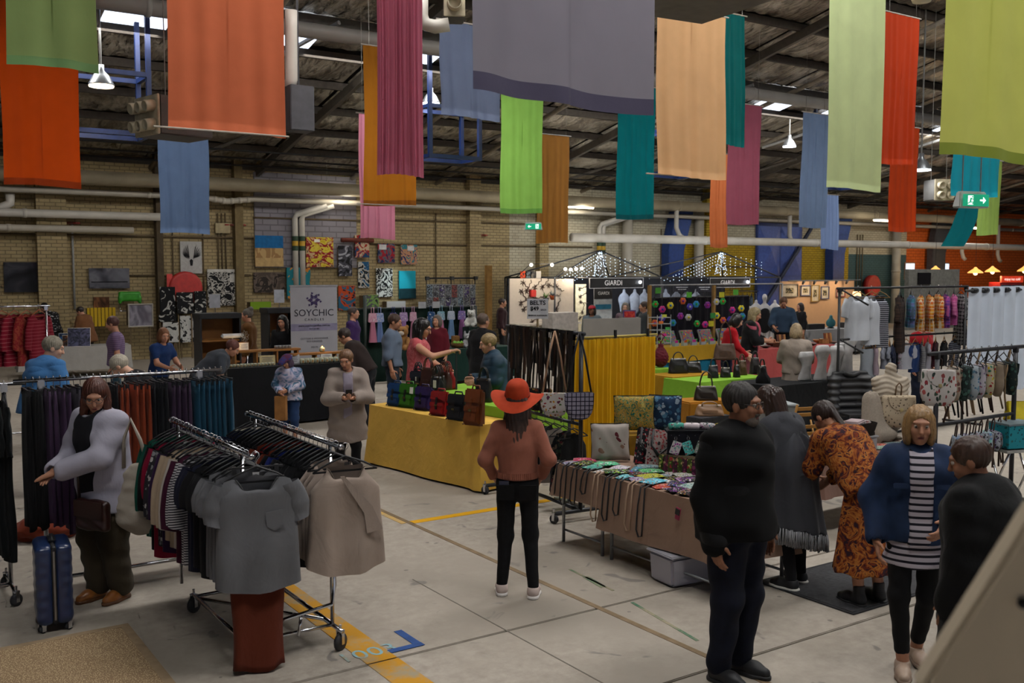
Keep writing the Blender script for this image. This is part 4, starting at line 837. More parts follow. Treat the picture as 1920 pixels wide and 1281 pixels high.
def backpack(label, loc, rz, mat, trim=None, w=.30, h=.34, d=.13, group=None, hang=True, name='backpack'):
    """flap topped rucksack with a rounded base, origin at its hanging loop"""
    t = thing(name, label, 'bag', loc, rz, group); tr = trim or M('8a7358', .8)
    def ring(u, v):
        a = u * 6.28318; c, s_ = math.cos(a), math.sin(a); b = math.sin(min(1, v * 2.6) * math.pi / 2); k = (.70 + .30 * b) * (1 - .14 * max(0, v - .45))
        return (w / 2 * k * math.copysign(abs(c) ** .55, c), d / 2 * (.55 + .45 * b) * (1 - .45 * max(0, v - .5)) * math.copysign(abs(s_) ** .7, s_), -.14 - h + h * v)
    MB().grid(ring, 24, 10, True, True).build('bag_body', mat, t, True)
    out = [(-w * .36, 0)] + [(-w * .36 * math.cos(a), -h * .40 * math.sin(a) - .01) for a in [math.pi * i / 10 for i in range(11)]] + [(w * .36, 0)]
    mb = MB().at(0, -d * .46, -.15); mb.prism(out, .018); mb.build('flap', mat, t, 'auto'); MB().box(0, -d * .56, -.15 - h * .40, .03, .012, .035).build('clasp', M('b8a878', .3, 1.), t)
    for k in (-1, 1):
        MB().tube([(k * .03, d * .2, -.14), (k * .03, d * .05, -.04), (0, 0, 0)], .008, 5).build('hanging_loop', tr, t, True)
        MB().tube([(k * w * .3, d * .3, -.16), (k * w * .42, d * .6, -.3), (k * w * .36, d * .55, -.18 - h * .9), (k * w * .2, d * .3, -.32 - h)], .011, 6).build('shoulder_strap', tr, t, True)
    return t
def board_frame(t, w, h, m, th=.02): return MB().box(0, 0, h / 2, w, th, h).build('panel', m, t)
def rail_rack(label, x0, y0, x1, y1, z, m, low=(), base=True, r=.014, group=None, wheels=True, over=.06, postin=.0, baseh=.10, bw=.28, name='clothes_rack'):
    a, b = Vector((x0, y0, 0)), Vector((x1, y1, 0)); d = (b - a); L = d.length; rz = math.atan2(d.y, d.x); t = thing(name, label, 'clothes rack', (x0, y0, 0), rz, group)
    MB().tube([(-over, 0, z), (L + over, 0, z)], r, 10).build('rail', m, t, True); 
    for k in low: MB().tube([(0, 0, k), (L, 0, k)], r * .9, 10).build('lower_rail', m, t, True)
    for x in (postin, L - postin):
        MB().tube([(x, 0, baseh), (x, 0, z)], r * 1.15, 10).build('post', m, t, True); MB().box(x, 0, z - .03, .05, .05, .07).build('joint', m, t, bevel=.006)
        if base: MB().tube([(x, -bw, baseh), (x, bw, baseh)], r * 1.1, 10).build('foot', m, t, True)
        if wheels:
            for k in (-1, 1): wheel(t, x, k * bw, min(.05, baseh * .48))
    if base: MB().tube([(postin, 0, baseh), (L - postin, 0, baseh)], r, 10).build('base_bar', m, t, True)
    return t

def nth(k, n, lab, tail):
    """label with its place in a row when several look alike"""
    return (lab + tail) if n == 1 else (ORD[k] + ' ' + lab + ' from near end' + tail) if k < 20 else lab + tail
# ------------------------------------------------------------------ left foreground: clothes racks, shoppers, rug
TN = lambda c: Mcloth(c, 0., 900.)
GREY, BLACKC = TN('636366'), TN('0f0f12')
ZR = 1.41; P1, P2, Q1, Q2 = atz(480, 855, ZR), atz(315, 790, ZR), atz(645, 840, ZR), atz(458, 775, ZR)
XA1, XA2, YF, YR = (P1.x + P2.x) / 2, (Q1.x + Q2.x) / 2, (P1.y + Q1.y) / 2, (P2.y + Q2.y) / 2
t = thing('clothes_rack', 'chrome double rail clothes rack on casters in the left foreground', 'clothes rack', (0, 0, 0)); CR = CHROME()
for x in (XA1, XA2):
    MB().tube([(x, YF, ZR), (x, YR, ZR)], .016, 12).build('rail', CR, t, True)
    for y in (YF, YR): MB().tube([(x, y - .012, ZR), (x, y + .012, ZR)], .021, 12).build('rail_cap', CR, t, True)
    for y in (YF + .18, YR - .18): MB().tube([(x, y, .14), (x, y, ZR)], .014, 10).build('post', CR, t, True)
    MB().tube([(x, YF + .02, .14), (x, YR - .5, .14)], .016, 10).build('base_rail', CR, t, True)
    for y in (YF + .05, YR - .5): wheel(t, x, y, .06)
for y, z in ((YF + .18, .14), (YR - .55, .14), (YF + .3, .66)): MB().tube([(XA1, y, z), (XA2, y, z)], .013, 10).build('cross_bar', CR, t, True)
MB().tube([(XA2, YF + .18, .75), (XA2 + .02, YF + .18, .42), (XA2 - .02, YF + .14, .30), (XA1 + .1, YF + .1, .26)], .014, 10).build('bent_brace', CR, t, True)
MB().tube([(XA2 - .25, YF + .12, .28), (XA2 - .28, YF + .1, .14)], .012, 10).build('brace_strut', CR, t, True); MB().tube([(XA1, YR - .6, .14), (XA2, YF + .3, .14)], .012, 10).build('diagonal_bar', CR, t, True)
PRN = Mprint('26252a', ['8a8a8c', '555558', 'b5b0b0'], 22., .36); STR = Mstripe('c2bfc2', '3b3a40', .018, .45)
left = [('slate grey short sleeved top', GREY, .14, .72)] * 3 + [('black short sleeved top', BLACKC, .16, .74)] * 3 + [('navy black top', TN('16182a'), .18, .78)] * 2 + [('white and grey pinstriped top', STR, .36, .78)] * 2 + [('maroon long sleeved top', TN('3c1228'), .4, .80), ('off white long sleeved top', TN('b9b0a8'), .42, .74)] + [('beige long sleeved top', TN('a8957f'), .42, .72)] * 2 + [('deep purple long top', TN('2a1536'), .4, .82)] + [('grey and black flower print top', PRN, .42, .80)] * 2 + [('crimson tunic', TN('7c0f2c'), .3, .92), ('black long top', BLACKC, .4, .86)] + [('bottle green long sleeved top', TN('0e4a3c'), .44, .80)] * 2
n = len(left); seen = {}
for k, (lab, m, sl, L) in enumerate(left):
    y = YF + .10 + (YR - YF - .16) * k / (n - 1); c = sum(1 for q in left if q[0] == lab)
    j_ = sum(1 for q in left[:k] if q[0] == lab); hang_top(nth(j_, c, lab, ' on left rail of front rack'), (XA1 + rnd.uniform(-.01, .01), y, ZR + .014), rnd.uniform(-.06, .06), m, 'clothes on the left rail of the front rack', w=.43, L=L + rnd.uniform(-.02, .02), slv=sl, seed=k, th=.024, tail=.03)
hang_top('slate grey pocket T-shirt hung facing out at the end of the front rack', (XA1 + .02, YF - .025, ZR + .014), -.22, GREY, w=.47, L=.74, slv=.17, th=.05, neck=.105, dip=.15, flare=.14, seed=50, tail=.05, hw=.42)
tt = bpy.data.objects[[o.name for o in bpy.data.objects if o.get('label', '').startswith('slate grey pocket')][0]]
mb = MB().at(.10, -.062, -.42); mb.prism([(-.055, .06), (.055, .075), (.06, -.03), (0, -.06), (-.05, -.03)], .006); mb.build('chest_pocket', GREY, tt)
MB().box(0, .03, -.125, .04, .004, .02).build('size_label', M('d8d8d8', .6), tt)
def neckband(par, neck, dip, th, m, sl=.34): MB().tube([(x, -th * .38 - .004, -.088 - sl * abs(x) - dip * math.exp(-(x / neck) ** 4)) for x in [neck * 1.25 * (i / 12 - 1) for i in range(25)]], .0055, 5).build('neck_band', m, par, True)
neckband(tt, .105, .15, .05, M('4a4a4c', .9))
hang_pants('rust brown wide leg trousers hanging under the grey pocket T-shirt', (XA1 + .03, YF + .02, ZR + .014), -.2, TN('5a2413'), w=.33, L=.58, th=.05, z0=-.82, taper=1.0, seed=4)
right = [('taupe sleeveless top', TN('94857a'), 1)] * 3 + [('black sleeveless top', BLACKC, 0)] * 5 + [('dark blue top', TN('12205c'), 0), ('black top', BLACKC, 0), ('rust orange top', TN('6a2a18'), 0), ('black top', BLACKC, 0), ('dark red top', TN('6a0f12'), 0), ('rust orange top', TN('6a2a18'), 0)] + [('black top', BLACKC, 0)] * 6 + [('navy top', TN('10162c'), 0)] * 3
n = len(right)
for k, (lab, m, tk) in enumerate(right):
    y = YF + .09 + (YR - YF - .16) * k / (n - 1); lb = lab if lab != 'black sleeveless top' else 'black top'; f_ = lambda q: 'black top' if q[0] == 'black sleeveless top' else q[0]; c = sum(1 for q in right if f_(q) == lb); j_ = sum(1 for q in right[:k] if f_(q) == lb)
    hang_top(nth(j_, c, lb, ' on right rail of front rack'), (XA2, y, ZR + .014), rnd.uniform(-.05, .05), m, 'clothes on the right rail of the front rack', w=.42, L=(.70 if tk else .80) + rnd.uniform(-.02, .02), slv=0 if tk else .12, tank=bool(tk), seed=100 + k, th=.026, dip=.10, tail=.08 if tk else .02)
tt = hang_top('taupe layered tank top hung facing out at the end of the front rack', (XA2 + .02, YF - .02, ZR + .014), -.15, TN('9a8a7e'), w=.44, L=.72, slv=0, tank=True, th=.055, neck=.10, dip=.17, flare=.22, seed=51, tail=.06, hw=.44, wave=.018)
mb = MB().at(.06, -.085, -.25); mb.prism([(-.12, .06), (-.09, .06), (.10, -.16), (.17, -.32), (.06, -.34), (.04, -.2)], .008); mb.build('drape_layer', TN('94857a'), tt)
MB().box(.02, .03, -.13, .035, .004, .02).build('size_label', M('26262a', .6), tt); neckband(tt, .10, .17, .055, M('5e5248', .9))
# long chrome rack of trousers
ZB2 = 1.72; A, B = atz(35, 712, ZB2), atz(413, 697, ZB2); YB = (A.y + B.y) / 2
rail_rack('long chrome rack of hanging trousers behind the woman in the white cardigan', A.x, YB, B.x, YB, ZB2, CR, r=.016, postin=.14)
tr = [('aubergine trousers', '43304a')] * 4 + [('charcoal trousers', '403d44')] * 2 + [('black trousers', '121214')] * 5 + [('rust trousers', '8a3a20')] * 5 + [('black trousers', '15161a')] * 3 + [('plum trousers', '3c2c40')] * 4 + [('teal blue trousers', '1f485e')] * 7
tr = [('black trousers', '121214')] * 3 + tr; n = len(tr)
for k, (lab, c) in enumerate(tr):
    x = A.x + .03 + (B.x - A.x + .12) * k / n; cc = sum(1 for q in tr if q[0] == lab); j_ = sum(1 for q in tr[:k] if q[0] == lab); hang_pants(nth(j_, cc, lab, ' on the long chrome rack').replace('from near end', 'from the left'), (x, YB, ZB2 + .014), math.pi / 2 + rnd.uniform(-.12, .12), TN(c), 'trousers on the long chrome rack', w=.30, L=1.12 + rnd.uniform(-.06, .04), th=.024, seed=k)
# rack of black clothes cut by the left edge
ZB3 = 1.70; A3_ = atz(33, 719, ZB3)
rail_rack('chrome rack of black clothes cut off by the left edge', A3_.x - 1.5, A3_.y, A3_.x, A3_.y, ZB3, CR, r=.015, postin=.1)
for k in range(15): hang_top(ORD[14 - k] + ' long black garment from the right on the rack at the left edge', (A3_.x - 1.15 + .075 * k, A3_.y, ZB3 + .014), math.pi / 2 + rnd.uniform(-.08, .08), TN('0c1012') if k % 3 else TN('101a20'), 'black clothes on the left edge rack', w=.42, L=1.2 + .05 * (k % 3), slv=.3, th=.024, seed=k + 200)
p = gd(95, 1010); sobj('fabric_heap', [ell((0, 0, .12), (.30, .2, .14)), ell((.2, .05, .2), (.14, .14, .16)), ell((-.2, .1, .08), (.16, .14, .1))], TN('6b2a18'), None, .016, .05, p, disp=folds(.03, 2., 9), cuts=[((0, 0, 0), (0, 0, 1))]); tag(bpy.data.objects['fabric_heap'], 'heap of rust red fabric on the floor behind the blue suitcase', 'fabric')
# blue hard shell suitcase
p = gd(102, 1172); t = thing('suitcase', 'dark blue hard shell suitcase standing beside the white cardigan woman', 'suitcase', p, -YAW + .5); NB = M('1a2b50', .32, 0, .08, 4., coat=.3)
for k in (-1, 1):
    V, F = solid([rbx((k * .062, 0, .345), (.06, .19, .29), .045)], .01, .01, disp=lambda g: .0022 * np.cos(g[:, 2] * 78) * (np.abs(g[:, 0]) > .05)); obj('shell', smesh('shell', [(V, F, 0)], NB), t)
V, F = solid([rbx((0, 0, .345), (.022, .185, .286), .02)], .01, .01); obj('zip_band', smesh('zip_band', [(V, F, 0)], BLK()), t); MB().box(0, -.19, .345, .012, .01, .5).build('zip', M('8c8c90', .3, 1.), t)
MB().box(0, .02, .645, .05, .17, .03).build('handle_tray', BLK(), t, bevel=.01); MB().tube([(0, -.06, .63), (0, -.05, .66), (0, .05, .66), (0, .06, .63)], .010, 8).build('top_handle', BLK(), t, True)
for sx in (-1, 1):
    for sy in (-1, 1): wheel(t, sx * .085, sy * .14, .028)
# jute rug
a = gd(240, 1172); t = thing('rug', 'woven jute rug with a plain border in the bottom left corner', 'rug', (a.x - 1.25, a.y - 1.0, 0))
def jute():
    m, n = newmat('jute'); setb(n, .95); co = n.coord('Object'); v = n.node('ShaderNodeTexVoronoi', {'Vector': n.node('ShaderNodeMapping', {0: co, 3: (1., .55, 1), 2: (0, 0, .6)}).outputs[0], 'Scale': 120.0}); z = n.node('ShaderNodeTexNoise', {'Vector': co, 'Scale': 6., 'Detail': 3.})
    n.l.new(n.mix(n.ramp(v.outputs['Distance'], [(.15, (0, 0, 0, 1)), (.5, (1, 1, 1, 1))]), n.mix(z.outputs[0], lin('d8c29c'), lin('c4a87e')), lin('8a7256')), n.b.inputs['Base Color']); bump(n, v.outputs['Distance'], -.9, .012); return m
MB().grid(lambda u, v: (2.38 * (u - .5), 1.88 * (v - .5), .013 + .002 * math.sin(u * 300) * math.sin(v * 240)), 60, 50).build('weave', jute(), t, True); mb = MB()
for x, y, w, d in ((0, .97, 2.38, .06), (0, -.97, 2.38, .06), (1.22, 0, .06, 2.0), (-1.22, 0, .06, 2.0)): mb.box(x, y, .007, w, d, .014)
mb.build('border', M('8f7a60', .9), t)
# woman in the white cardigan
p = ap(190, 7.62); W1 = person('woman in white linen cardigan and olive harem trousers reaching to the left', p, 205, 1.77, skin='b', lean=6, head=(-42, 24), arms={'L': ((-.17, .2, 1.14), (.08, .36, 1.04)), 'R': ((.27, .06, 1.10), (.19, .30, 1.02))},
    legs={'R': ((.10, .05, .50), (.10, .0, .085)), 'L': ((-.09, .03, .49), (-.07, -.06, .085))}, top=(TN('15151a'), 0., .80, .014), outer=(Mcloth('a9a6b4', 0, 400.), .93, .72, .052, .05), front=(TN('15151a'), .08, .80, .090), bottom=('trousers', TN('3b3326'), .05, .93), shoes=(M('8a5322', .4, 0, .12), M('5a3516', .6), 'boot'), hair=(M('4a2112', .45, 0, .25, 30.), 'long', .22), glasses=M('2b2b30', .3), vox=.012, hvox=.005, hands=(.15, .12), palm={'L': (0, -.2, -1), 'R': (0, -.2, -1)})
def wpt(root, v): return Matrix.Translation(root.location) @ Matrix.Rotation(root.rotation_euler.z, 4, 'Z') @ Vector(v)
# linen tote and leather bag carried by her
c = wpt(W1, (-.32, -.02, .88)); t = thing('tote_bag', 'off white linen tote bag on the cardigan woman shoulder', 'bag', c, W1.rotation_euler.z + .6)
sobj('bag_body', [flt((0, 0, .12), (0, 0, -.16), .11, .17, .5, np.eye(3, dtype=np.float32)), ell((0, 0, -.15), (.17, .085, .12))], Mcloth('a89f92', 0, 350.), t, .012, .05, disp=folds(.02, 1.5, 3)); MB().tube([(-.08, 0, .2), (-.03, .03, .42), (.03, .05, .58), (.09, .03, .42), (.1, 0, .2)], .016, 6).build('handle', Mcloth('a89f92', 0, 350.), t, True)
c = wpt(W1, (-.10, .22, .74)); t = thing('shoulder_bag', 'dark brown leather bag hanging in front of the cardigan woman', 'bag', c, W1.rotation_euler.z); LB = M('2f1713', .38, 0, .2, 8.)
sobj('bag_body', [rbx((0, 0, 0), (.16, .04, .12), .035)], LB, t, .01, .02, disp=folds(.012, 1.5, 8)); MB().box(0, .045, .05, .30, .012, .13).build('flap', LB, t, bevel=.004); MB().tube([(.14, 0, .11), (.20, -.05, .35), (.19, -.10, .62), (.12, -.16, .70)], .012, 6).build('strap', LB, t, True)
# shoppers behind the trouser rack
BLUE = Mcloth('3d6d9f', 0, 500.)
person('grey haired woman in a sky blue shirt seen from behind at the left', ap(68, 11.2), 28, 1.84, skin='a', lean=14, head=(35, 18), arms={'L': ((-.26, .12, 1.14), (-.30, .30, .98)), 'R': ((.24, .12, 1.12), (.2, .34, 1.02))}, top=(BLUE, .95, .86, .05, .03), bottom=('trousers', TN('20242c')), shoes=(BLK(), BLK(), 'low'), hair=(M('7a7263', .6, 0, .3, 30.), 'short'), fit=1.15, collar=True, outer=(BLUE, .95, .86, .045, .03))
person('white haired man with glasses in a black shirt stooping over the trouser rack', ap(300, 11.2), 262, 1.78, skin='a', lean=38, head=(8, 42), arms={'L': ((-.2, .4, .95), (-.1, .52, .75)), 'R': ((.2, .4, .95), (.1, .52, .75))}, top=(TN('101016'), .5, .9, .03), bottom=('trousers', TN('181a20')), shoes=(BLK(), BLK(), 'low'), hair=(M('a39a8a', .6, 0, .2, 30.), 'short'), glasses=M('151515', .3), fit=1.15)
person('person in a lilac striped top standing near the photo stall', ap(217, 17.0), 250, 1.78, skin='b', top=(Mstripe('7d6988', '6b5876', .035, .5), .3, .9, .03), bottom=('trousers', TN('2f4a58')), shoes=(BLK(), BLK(), 'low'), hair=(M('4d2e28', .6), 'short'), vox=.018, hvox=.009, head=(20, 15))
person('red haired person in a royal blue shirt beside the lilac top', ap(296, 16.0), 120, 1.66, skin='b', lean=12, top=(TN('16305e'), .3, .9, .03), bottom=('trousers', TN('1d2430')), shoes=(BLK(), BLK(), 'low'), hair=(M('6f4526', .6), 'bob'), vox=.018, hvox=.009, head=(20, 15), arms={'R': ((.2, .2, 1.12), (.15, .42, 1.05)), 'L': ((-.2, .2, 1.12), (-.1, .42, 1.05))})
person('stooping person in a grey top in front of the candle stall', ap(372, 15.0), 75, 1.72, skin='b', lean=48, top=(TN('3b4048'), .3, .9, .05), bottom=('trousers', TN('26262a')), shoes=(BLK(), BLK(), 'low'), hair=(M('5a2f26', .6), 'short'), vox=.018, hvox=.009, head=(10, 35), fit=1.25)
# woman in the red felt hat
p = ap(970, 7.72); W2 = person('woman in a wide red felt hat, dusty pink jumper and black jeans seen from behind', p, 2, 1.67, skin='b', arms={'R': ((.255, -.07, 1.13), (.185, .10, .95)), 'L': ((-.255, -.07, 1.13), (-.185, .10, .95))}, legs={'R': ((.105, .03, .50), (.13, -.05, .085)), 'L': ((-.095, .02, .49), (-.125, .02, .085))},
    top=(Mcloth('8f5746', 0, 260.), .95, .965, .018, -.005), bottom=('trousers', M('0d0d10', .85, 0, .3, 30.), .006), shoes=(M('c2b0a8', .7), M('d8d2cc', .6), 'low'), hair=(M('38231a', .45, 0, .3, 40.), 'long', .36), vox=.011, hvox=.006, fit=.95)
I = PINFO[W2.name]; hd = Vector(I['hd']); FE = M('a83a1c', .9, 0, .1, 20.)
hat = MB().at(hd.x, hd.y - .015, hd.z + .04, 0, .30); hat.grid(lambda u, v: ((.092 + .118 * v) * math.cos(u * 6.28318), (.108 + .115 * v) * math.sin(u * 6.28318), .0 - .035 * v + .035 * v * v * (math.cos(2 * u * 6.28318 + .4) * 1.3 + .2) - .02 * v * math.sin(u * 6.28318)), 48, 8, True)
ht = hat.build('hat', FE, W2, True); cr = MB().at(hd.x, hd.y - .015, hd.z + .04, 0, .30); cr.grid(lambda u, v: (.098 * math.cos(v * 1.5) ** .55 * math.cos(u * 6.28318), .114 * math.cos(v * 1.5) ** .55 * math.sin(u * 6.28318), .128 * math.sin(v * 1.5708)), 40, 16, True, True); cr.build('hat_crown', FE, ht, True)
bd = MB().at(hd.x, hd.y - .015, hd.z + .044, 0, .30); bd.lathe([(.101, 0), (.101, .012)], 40); b_ = bd.build('hat_band', M('5e2212', .7), ht, True); b_.scale = (1, 1, 1)
mb = MB(); mb.grid(lambda u, v: ((.160 + .004 * math.cos(u * 6.28318 * 60)) * 1.0 * math.cos(u * 6.28318), (.122 + .004 * math.cos(u * 6.28318 * 60)) * math.sin(u * 6.28318), .955 + .05 * v), 240, 2, True); mb.build('ribbed_hem', Mcloth('85503f', 0, 260.), W2, True)
for k in (-1, 1): MB().at(k * .085, -.128, .86, 0, .25).box(0, 0, 0, .13, .006, .13).build('back_pocket', M('0d0d10', .85, 0, .3, 30.), W2)
MB().at(-.10, -.135, .93, 0, .2).box(0, 0, 0, .075, .01, .05).build('phone', M('1b2440', .3), W2)
# man in black, poncho shopper, denim jacket shopper and others on the right
p = ap(1385, 6.12); person('tall man in black jacket and dark jeans with glasses and grey beard', p, 138, 1.88, skin='d', fit=1.22, head=(-14, 4), top=(TN('0b0b0d'), 1., .93, .05, .03), outer=(M('070708', .95, 0, .2, 20.), 1., .84, .05, .04), collar=True, bottom=('trousers', M('0e1220', .85, 0, .25, 20.), .03), shoes=(BLK(), BLK(), 'low'), hair=(M('1d1612', .6, 0, .3, 40.), 'short'), glasses=M('16100e', .3), beard=M('5e554e', .8, 0, .3, 60.), vox=.012, hvox=.005)
p = ap(1496, 7.95); W3 = person('dark haired woman wrapped in a grey fringed shawl browsing the pouch table', p, -38, 1.68, skin='b', lean=20, head=(-10, 38), top=(TN('3c3d42'), .9, .9, .04), bottom=('trousers', BLACKC, .006), shoes=(M('17171a', .6), M('c8c4bc', .6), 'low'), hair=(M('2e1c14', .4, 0, .3, 40.), 'long', .40), vox=.014, arms={'L': ((-.25, .1, 1.15), (-.2, .33, 1.02)), 'R': ((.25, .1, 1.15), (.2, .33, 1.02))}, legs={'R': (None, (.13, .02, .085)), 'L': (None, (-.10, -.06, .085))})
SH = Mcloth('36373c', 0, 350.); s = PINFO[W3.name]['s']; nk = PINFO[W3.name]['neck'] / s
V, F = solid([cap(nk + A3((.15, -.02, -.09)), nk + A3((-.15, -.02, -.09)), .075), flt(nk + A3((0, -.01, -.06)), (0, .05, 1.0), .13, .24, .78, np.eye(3, dtype=np.float32)), flt((0, .05, 1.05), (.02, 0, .40), .24, .30, .72, np.eye(3, dtype=np.float32))], .014, .06, disp=vfolds(.022, 7, 4), cuts=[((0, 0, .47), (.25, 0, 1)), ((0, 0, nk[2] + .0), (0, 0, -1))]); obj('shawl', smesh('shawl', [(V * s, F, 0)], SH), W3)
ring = V[np.abs(V[:, 2] + .25 * V[:, 0] - .475) < .012]; mb = MB(); rr = random.Random(3)
for q in ring[::2]: mb.tube([(q[0] * s, q[1] * s, q[2] * s), (q[0] * s * 1.02 + rr.uniform(-.01, .01), q[1] * s * 1.02, (q[2] - .06) * s), (q[0] * s * 1.03 + rr.uniform(-.014, .014), q[1] * s * 1.03, (q[2] - .13) * s)], .0045, 4)
mb.build('fringe', Mcloth('8d8d90', 0, 300.), W3, True); tag(bpy.data.objects[[o.name for o in W3.children if o.name.startswith('fringe')][0]], kind='stuff')
DEN = M('1d2d4a', .8, 0, .25, 12.); STP = Mstripe('b3abb4', '1d1b24', .042, .62)
p = ap(1728, 6.25); W4 = person('blonde woman in denim jacket and striped top walking towards the stairs', p, 192, 1.72, skin='c', head=(4, 4), top=(STP, .5, .70, .010, .04), outer=(DEN, .95, .86, .034, .015), front=(STP, .07, .84, .066), bottom=('trousers', M('0c0c0e', .8), .006, .80), shoes=(M('a08a78', .5), M('7a6656', .6), 'low'), hair=(M('8a6a42', .45, 0, .25, 40.), 'bob'), arms={'R': ((.27, -.03, 1.10), (.25, .10, .86)), 'L': ((-.26, .02, 1.11), (-.12, .22, 1.0))}, legs={'R': ((.10, .06, .50), (.07, .08, .085)), 'L': ((-.08, .0, .49), (-.05, -.14, .10))}, vox=.012, hvox=.005, collar=True)
for k in (-1, 1): MB().at(k * .125, .158, 1.24, 0, .06).box(0, 0, 0, .09, .012, .035).build('pocket_flap', DEN, W4, bevel=.004)
ORD_ = Mblobs(['2b1620', '5c2414', '8a4a1c', 'a0642a', '3a1a20', '6f2e16'], 9., .9, 3., 2.5)
person('stooping woman in an orange and brown patterned dress with black ankle boots', ap(1636, 7.55), -25, 1.72, skin='c', lean=46, head=(-5, 42), top=(ORD_, .9, .86, .05, .03), bottom=('skirt', ORD_, .26, .10), shoes=(BLK(), BLK(), 'boot'), hair=(M('2a1a14', .5), 'tied'), fit=1.1, arms={'L': ((-.2, .4, 1.0), (-.12, .56, .84)), 'R': ((.2, .4, 1.0), (.12, .56, .84))})
person('person in a long black coat at the right edge seen from behind', ap(1868, 5.15), -40, 1.70, skin='d', fit=1.25, lean=6, top=(TN('060607'), 1., .8, .05, .05), outer=(TN('070708'), 1., .55, .06, .10), collar=True, bottom=('trousers', BLACKC), shoes=(BLK(), BLK(), 'low'), hair=(M('3a2418', .5, 0, .3, 40.), 'short'), head=(-20, 18))
# pale timber handrail board right in front of the lens
pts = [at(1728, 1292, 1.3), at(1990, 884, 1.12), at(2160, 1090, 1.12), at(1900, 1500, 1.3)]; fw = Vector((sn, cs, 0)) * .04; ctr = sum(pts, Vector()) / 4; hr = thing('handrail', 'pale painted stair handrail board in the bottom right corner', 'handrail', (ctr.x, ctr.y, 0))
mb = MB(); o0 = Vector((ctr.x, ctr.y, 0)); mb.add([q - o0 for q in pts] + [q + fw - o0 for q in pts], [(0, 1, 2, 3), (7, 6, 5, 4), (0, 4, 5, 1), (1, 5, 6, 2), (2, 6, 7, 3), (3, 7, 4, 0)]); mb.build('board', M('d8c8ae', .6, 0, .08, 3.), hr, bevel=.006)
q = at(1918, 1132, 1.19) - o0; MB().ball(q.x, q.y, q.z, .007, n=10).build('bolt', BLK(), hr, True); q = at(1960, 1200, 1.25) - o0; MB().box(q.x + .05, q.y + .06, q.z / 2, .07, .07, q.z).build('post', M('d8c8ae', .6, 0, .08, 3.), hr)
def xat(px, y): a_ = ray(px, 640)[0]; dd = y / (cs - sn * a_); return dd * (cs * a_ + sn)
# ------------------------------------------------------------------ centre: bag tables, belts, pouch table
LIME, YELLOW = Mcloth('7fae30', 0, 500.), Mcloth('dfb24e', 0, 500.)
h_ = .79; a, b = atz(695, 759, h_), atz(897, 797, h_); dv = (a - b); L = dv.length + .05; rz = math.atan2(dv.y, dv.x) - math.pi / 2     # local +y runs along the front edge
ux = Vector((math.cos(rz), math.sin(rz), 0)); uy = Vector((-math.sin(rz), math.cos(rz), 0)); ctr = b + dv / 2 + ux * .42
table_obj('trestle table under the yellow cloth with the satchels', ctr.x, ctr.y, rz, .80, L - .04, h_ - .012)
cloth_obj('mustard yellow tablecloth hanging to the floor under the satchels', ctr.x, ctr.y, rz, .84, L, h_ - .005, h_ - .03, YELLOW, amp=.018, nf=5, seed=2, flare=.05)
def onb(px, py, z=h_): return atz(px, py, z)
LM = lambda c: M(c, .42, 0, .15, 10., coat=.15)
face = rz - math.pi / 2                                             # satchels turn their fronts to the aisle
DKL = LM('1c1a1a')
for px, py, c, lab, w, hh in ((733, 763, '123a6a', 'royal blue leather satchel at the far end of the yellow table', .27, .30), (756, 766, '2f6a14', 'bright green leather satchel on the yellow table', .29, .31), (785, 771, '2b1f52', 'purple leather satchel on the yellow table', .28, .30), (815, 781, '8e1418', 'red leather satchel on the yellow table', .28, .30), (847, 790, '16191e', 'black leather satchel on the yellow table', .28, .31), (878, 800, '6a3414', 'tall tan leather backpack at the near end of the yellow table', .26, .42)):
    p = onb(px, py); satchel(lab, (p.x + ux.x * .08, p.y + ux.y * .08, h_ + .004), face + .25, (LM(c), DKL if '6a3414' != c else LM(c)), w, hh, .13, None, -.12, px in (756,))
for px, py, c, lab, w, hh, kind in ((748, 737, '0f1626', 'dark navy handbag behind the blue satchel', .32, .22, 0), (778, 728, '14161a', 'black handbag with white price tag behind the purple satchel', .36, .26, 1), (813, 742, '141b2c', 'navy blue satchel with price tag in the second row', .36, .28, 2), (858, 745, '131418', 'small black backpack with price tag behind the black satchel', .24, .24, 1), (883, 738, '3a1d16', 'chestnut brown bag behind the tan backpack', .28, .34, 0), (907, 765, '101114', 'black slouchy handbag at the right of the bag tables', .26, .30, 0), (866, 718, '8a1512', 'red open top handbag at the back of the bag table', .34, .24, 0), (790, 700, '3a2018', 'brown leather handbag beside the woman holding a strap', .34, .24, 0), (822, 708, '1b1512', 'dark brown boxy bag at the back of the bag table', .3, .2, 0)):
    q = onb(px, py + 8); lx = min(.30, max(.16, (q - ctr).dot(ux))); ly = max(-L / 2 + .12, min(L / 2 - .12, (q - ctr).dot(uy))); hz = h_ + .13
    if py < 720: lx = .62 + .2 * rnd.random()
    q = ctr + ux * lx + uy * ly
    if kind == 2: satchel(lab, (q.x, q.y, hz + .004), face + .3, (LM(c), DKL), w, hh, .12)
    else: handbag(lab, (q.x, q.y, hz + .004), face + rnd.uniform(-.2, .4), LM(c), w, hh, .15, None, .15, kind == 1)
rs_ = ctr + ux * .25; tag(MB().box(0, 0, .065, .32, L - .1, .13).build('riser', LIME, None, loc=(rs_.x, rs_.y, h_ + .002), rz=rz, bevel=.01), 'lime cloth covered riser behind the front row of satchels', 'riser')
# lime cloth table behind, side by side
c0 = ctr + ux * .92 + uy * .1; table_obj('trestle table under the lime cloth behind the satchels', c0.x, c0.y, rz, .86, L + .2, h_ + .108); cloth_obj('lime green tablecloth behind the mustard satchel table', c0.x, c0.y, rz, .90, L + .25, h_ + .122, h_ - .02, LIME, amp=.02, nf=6, seed=5)
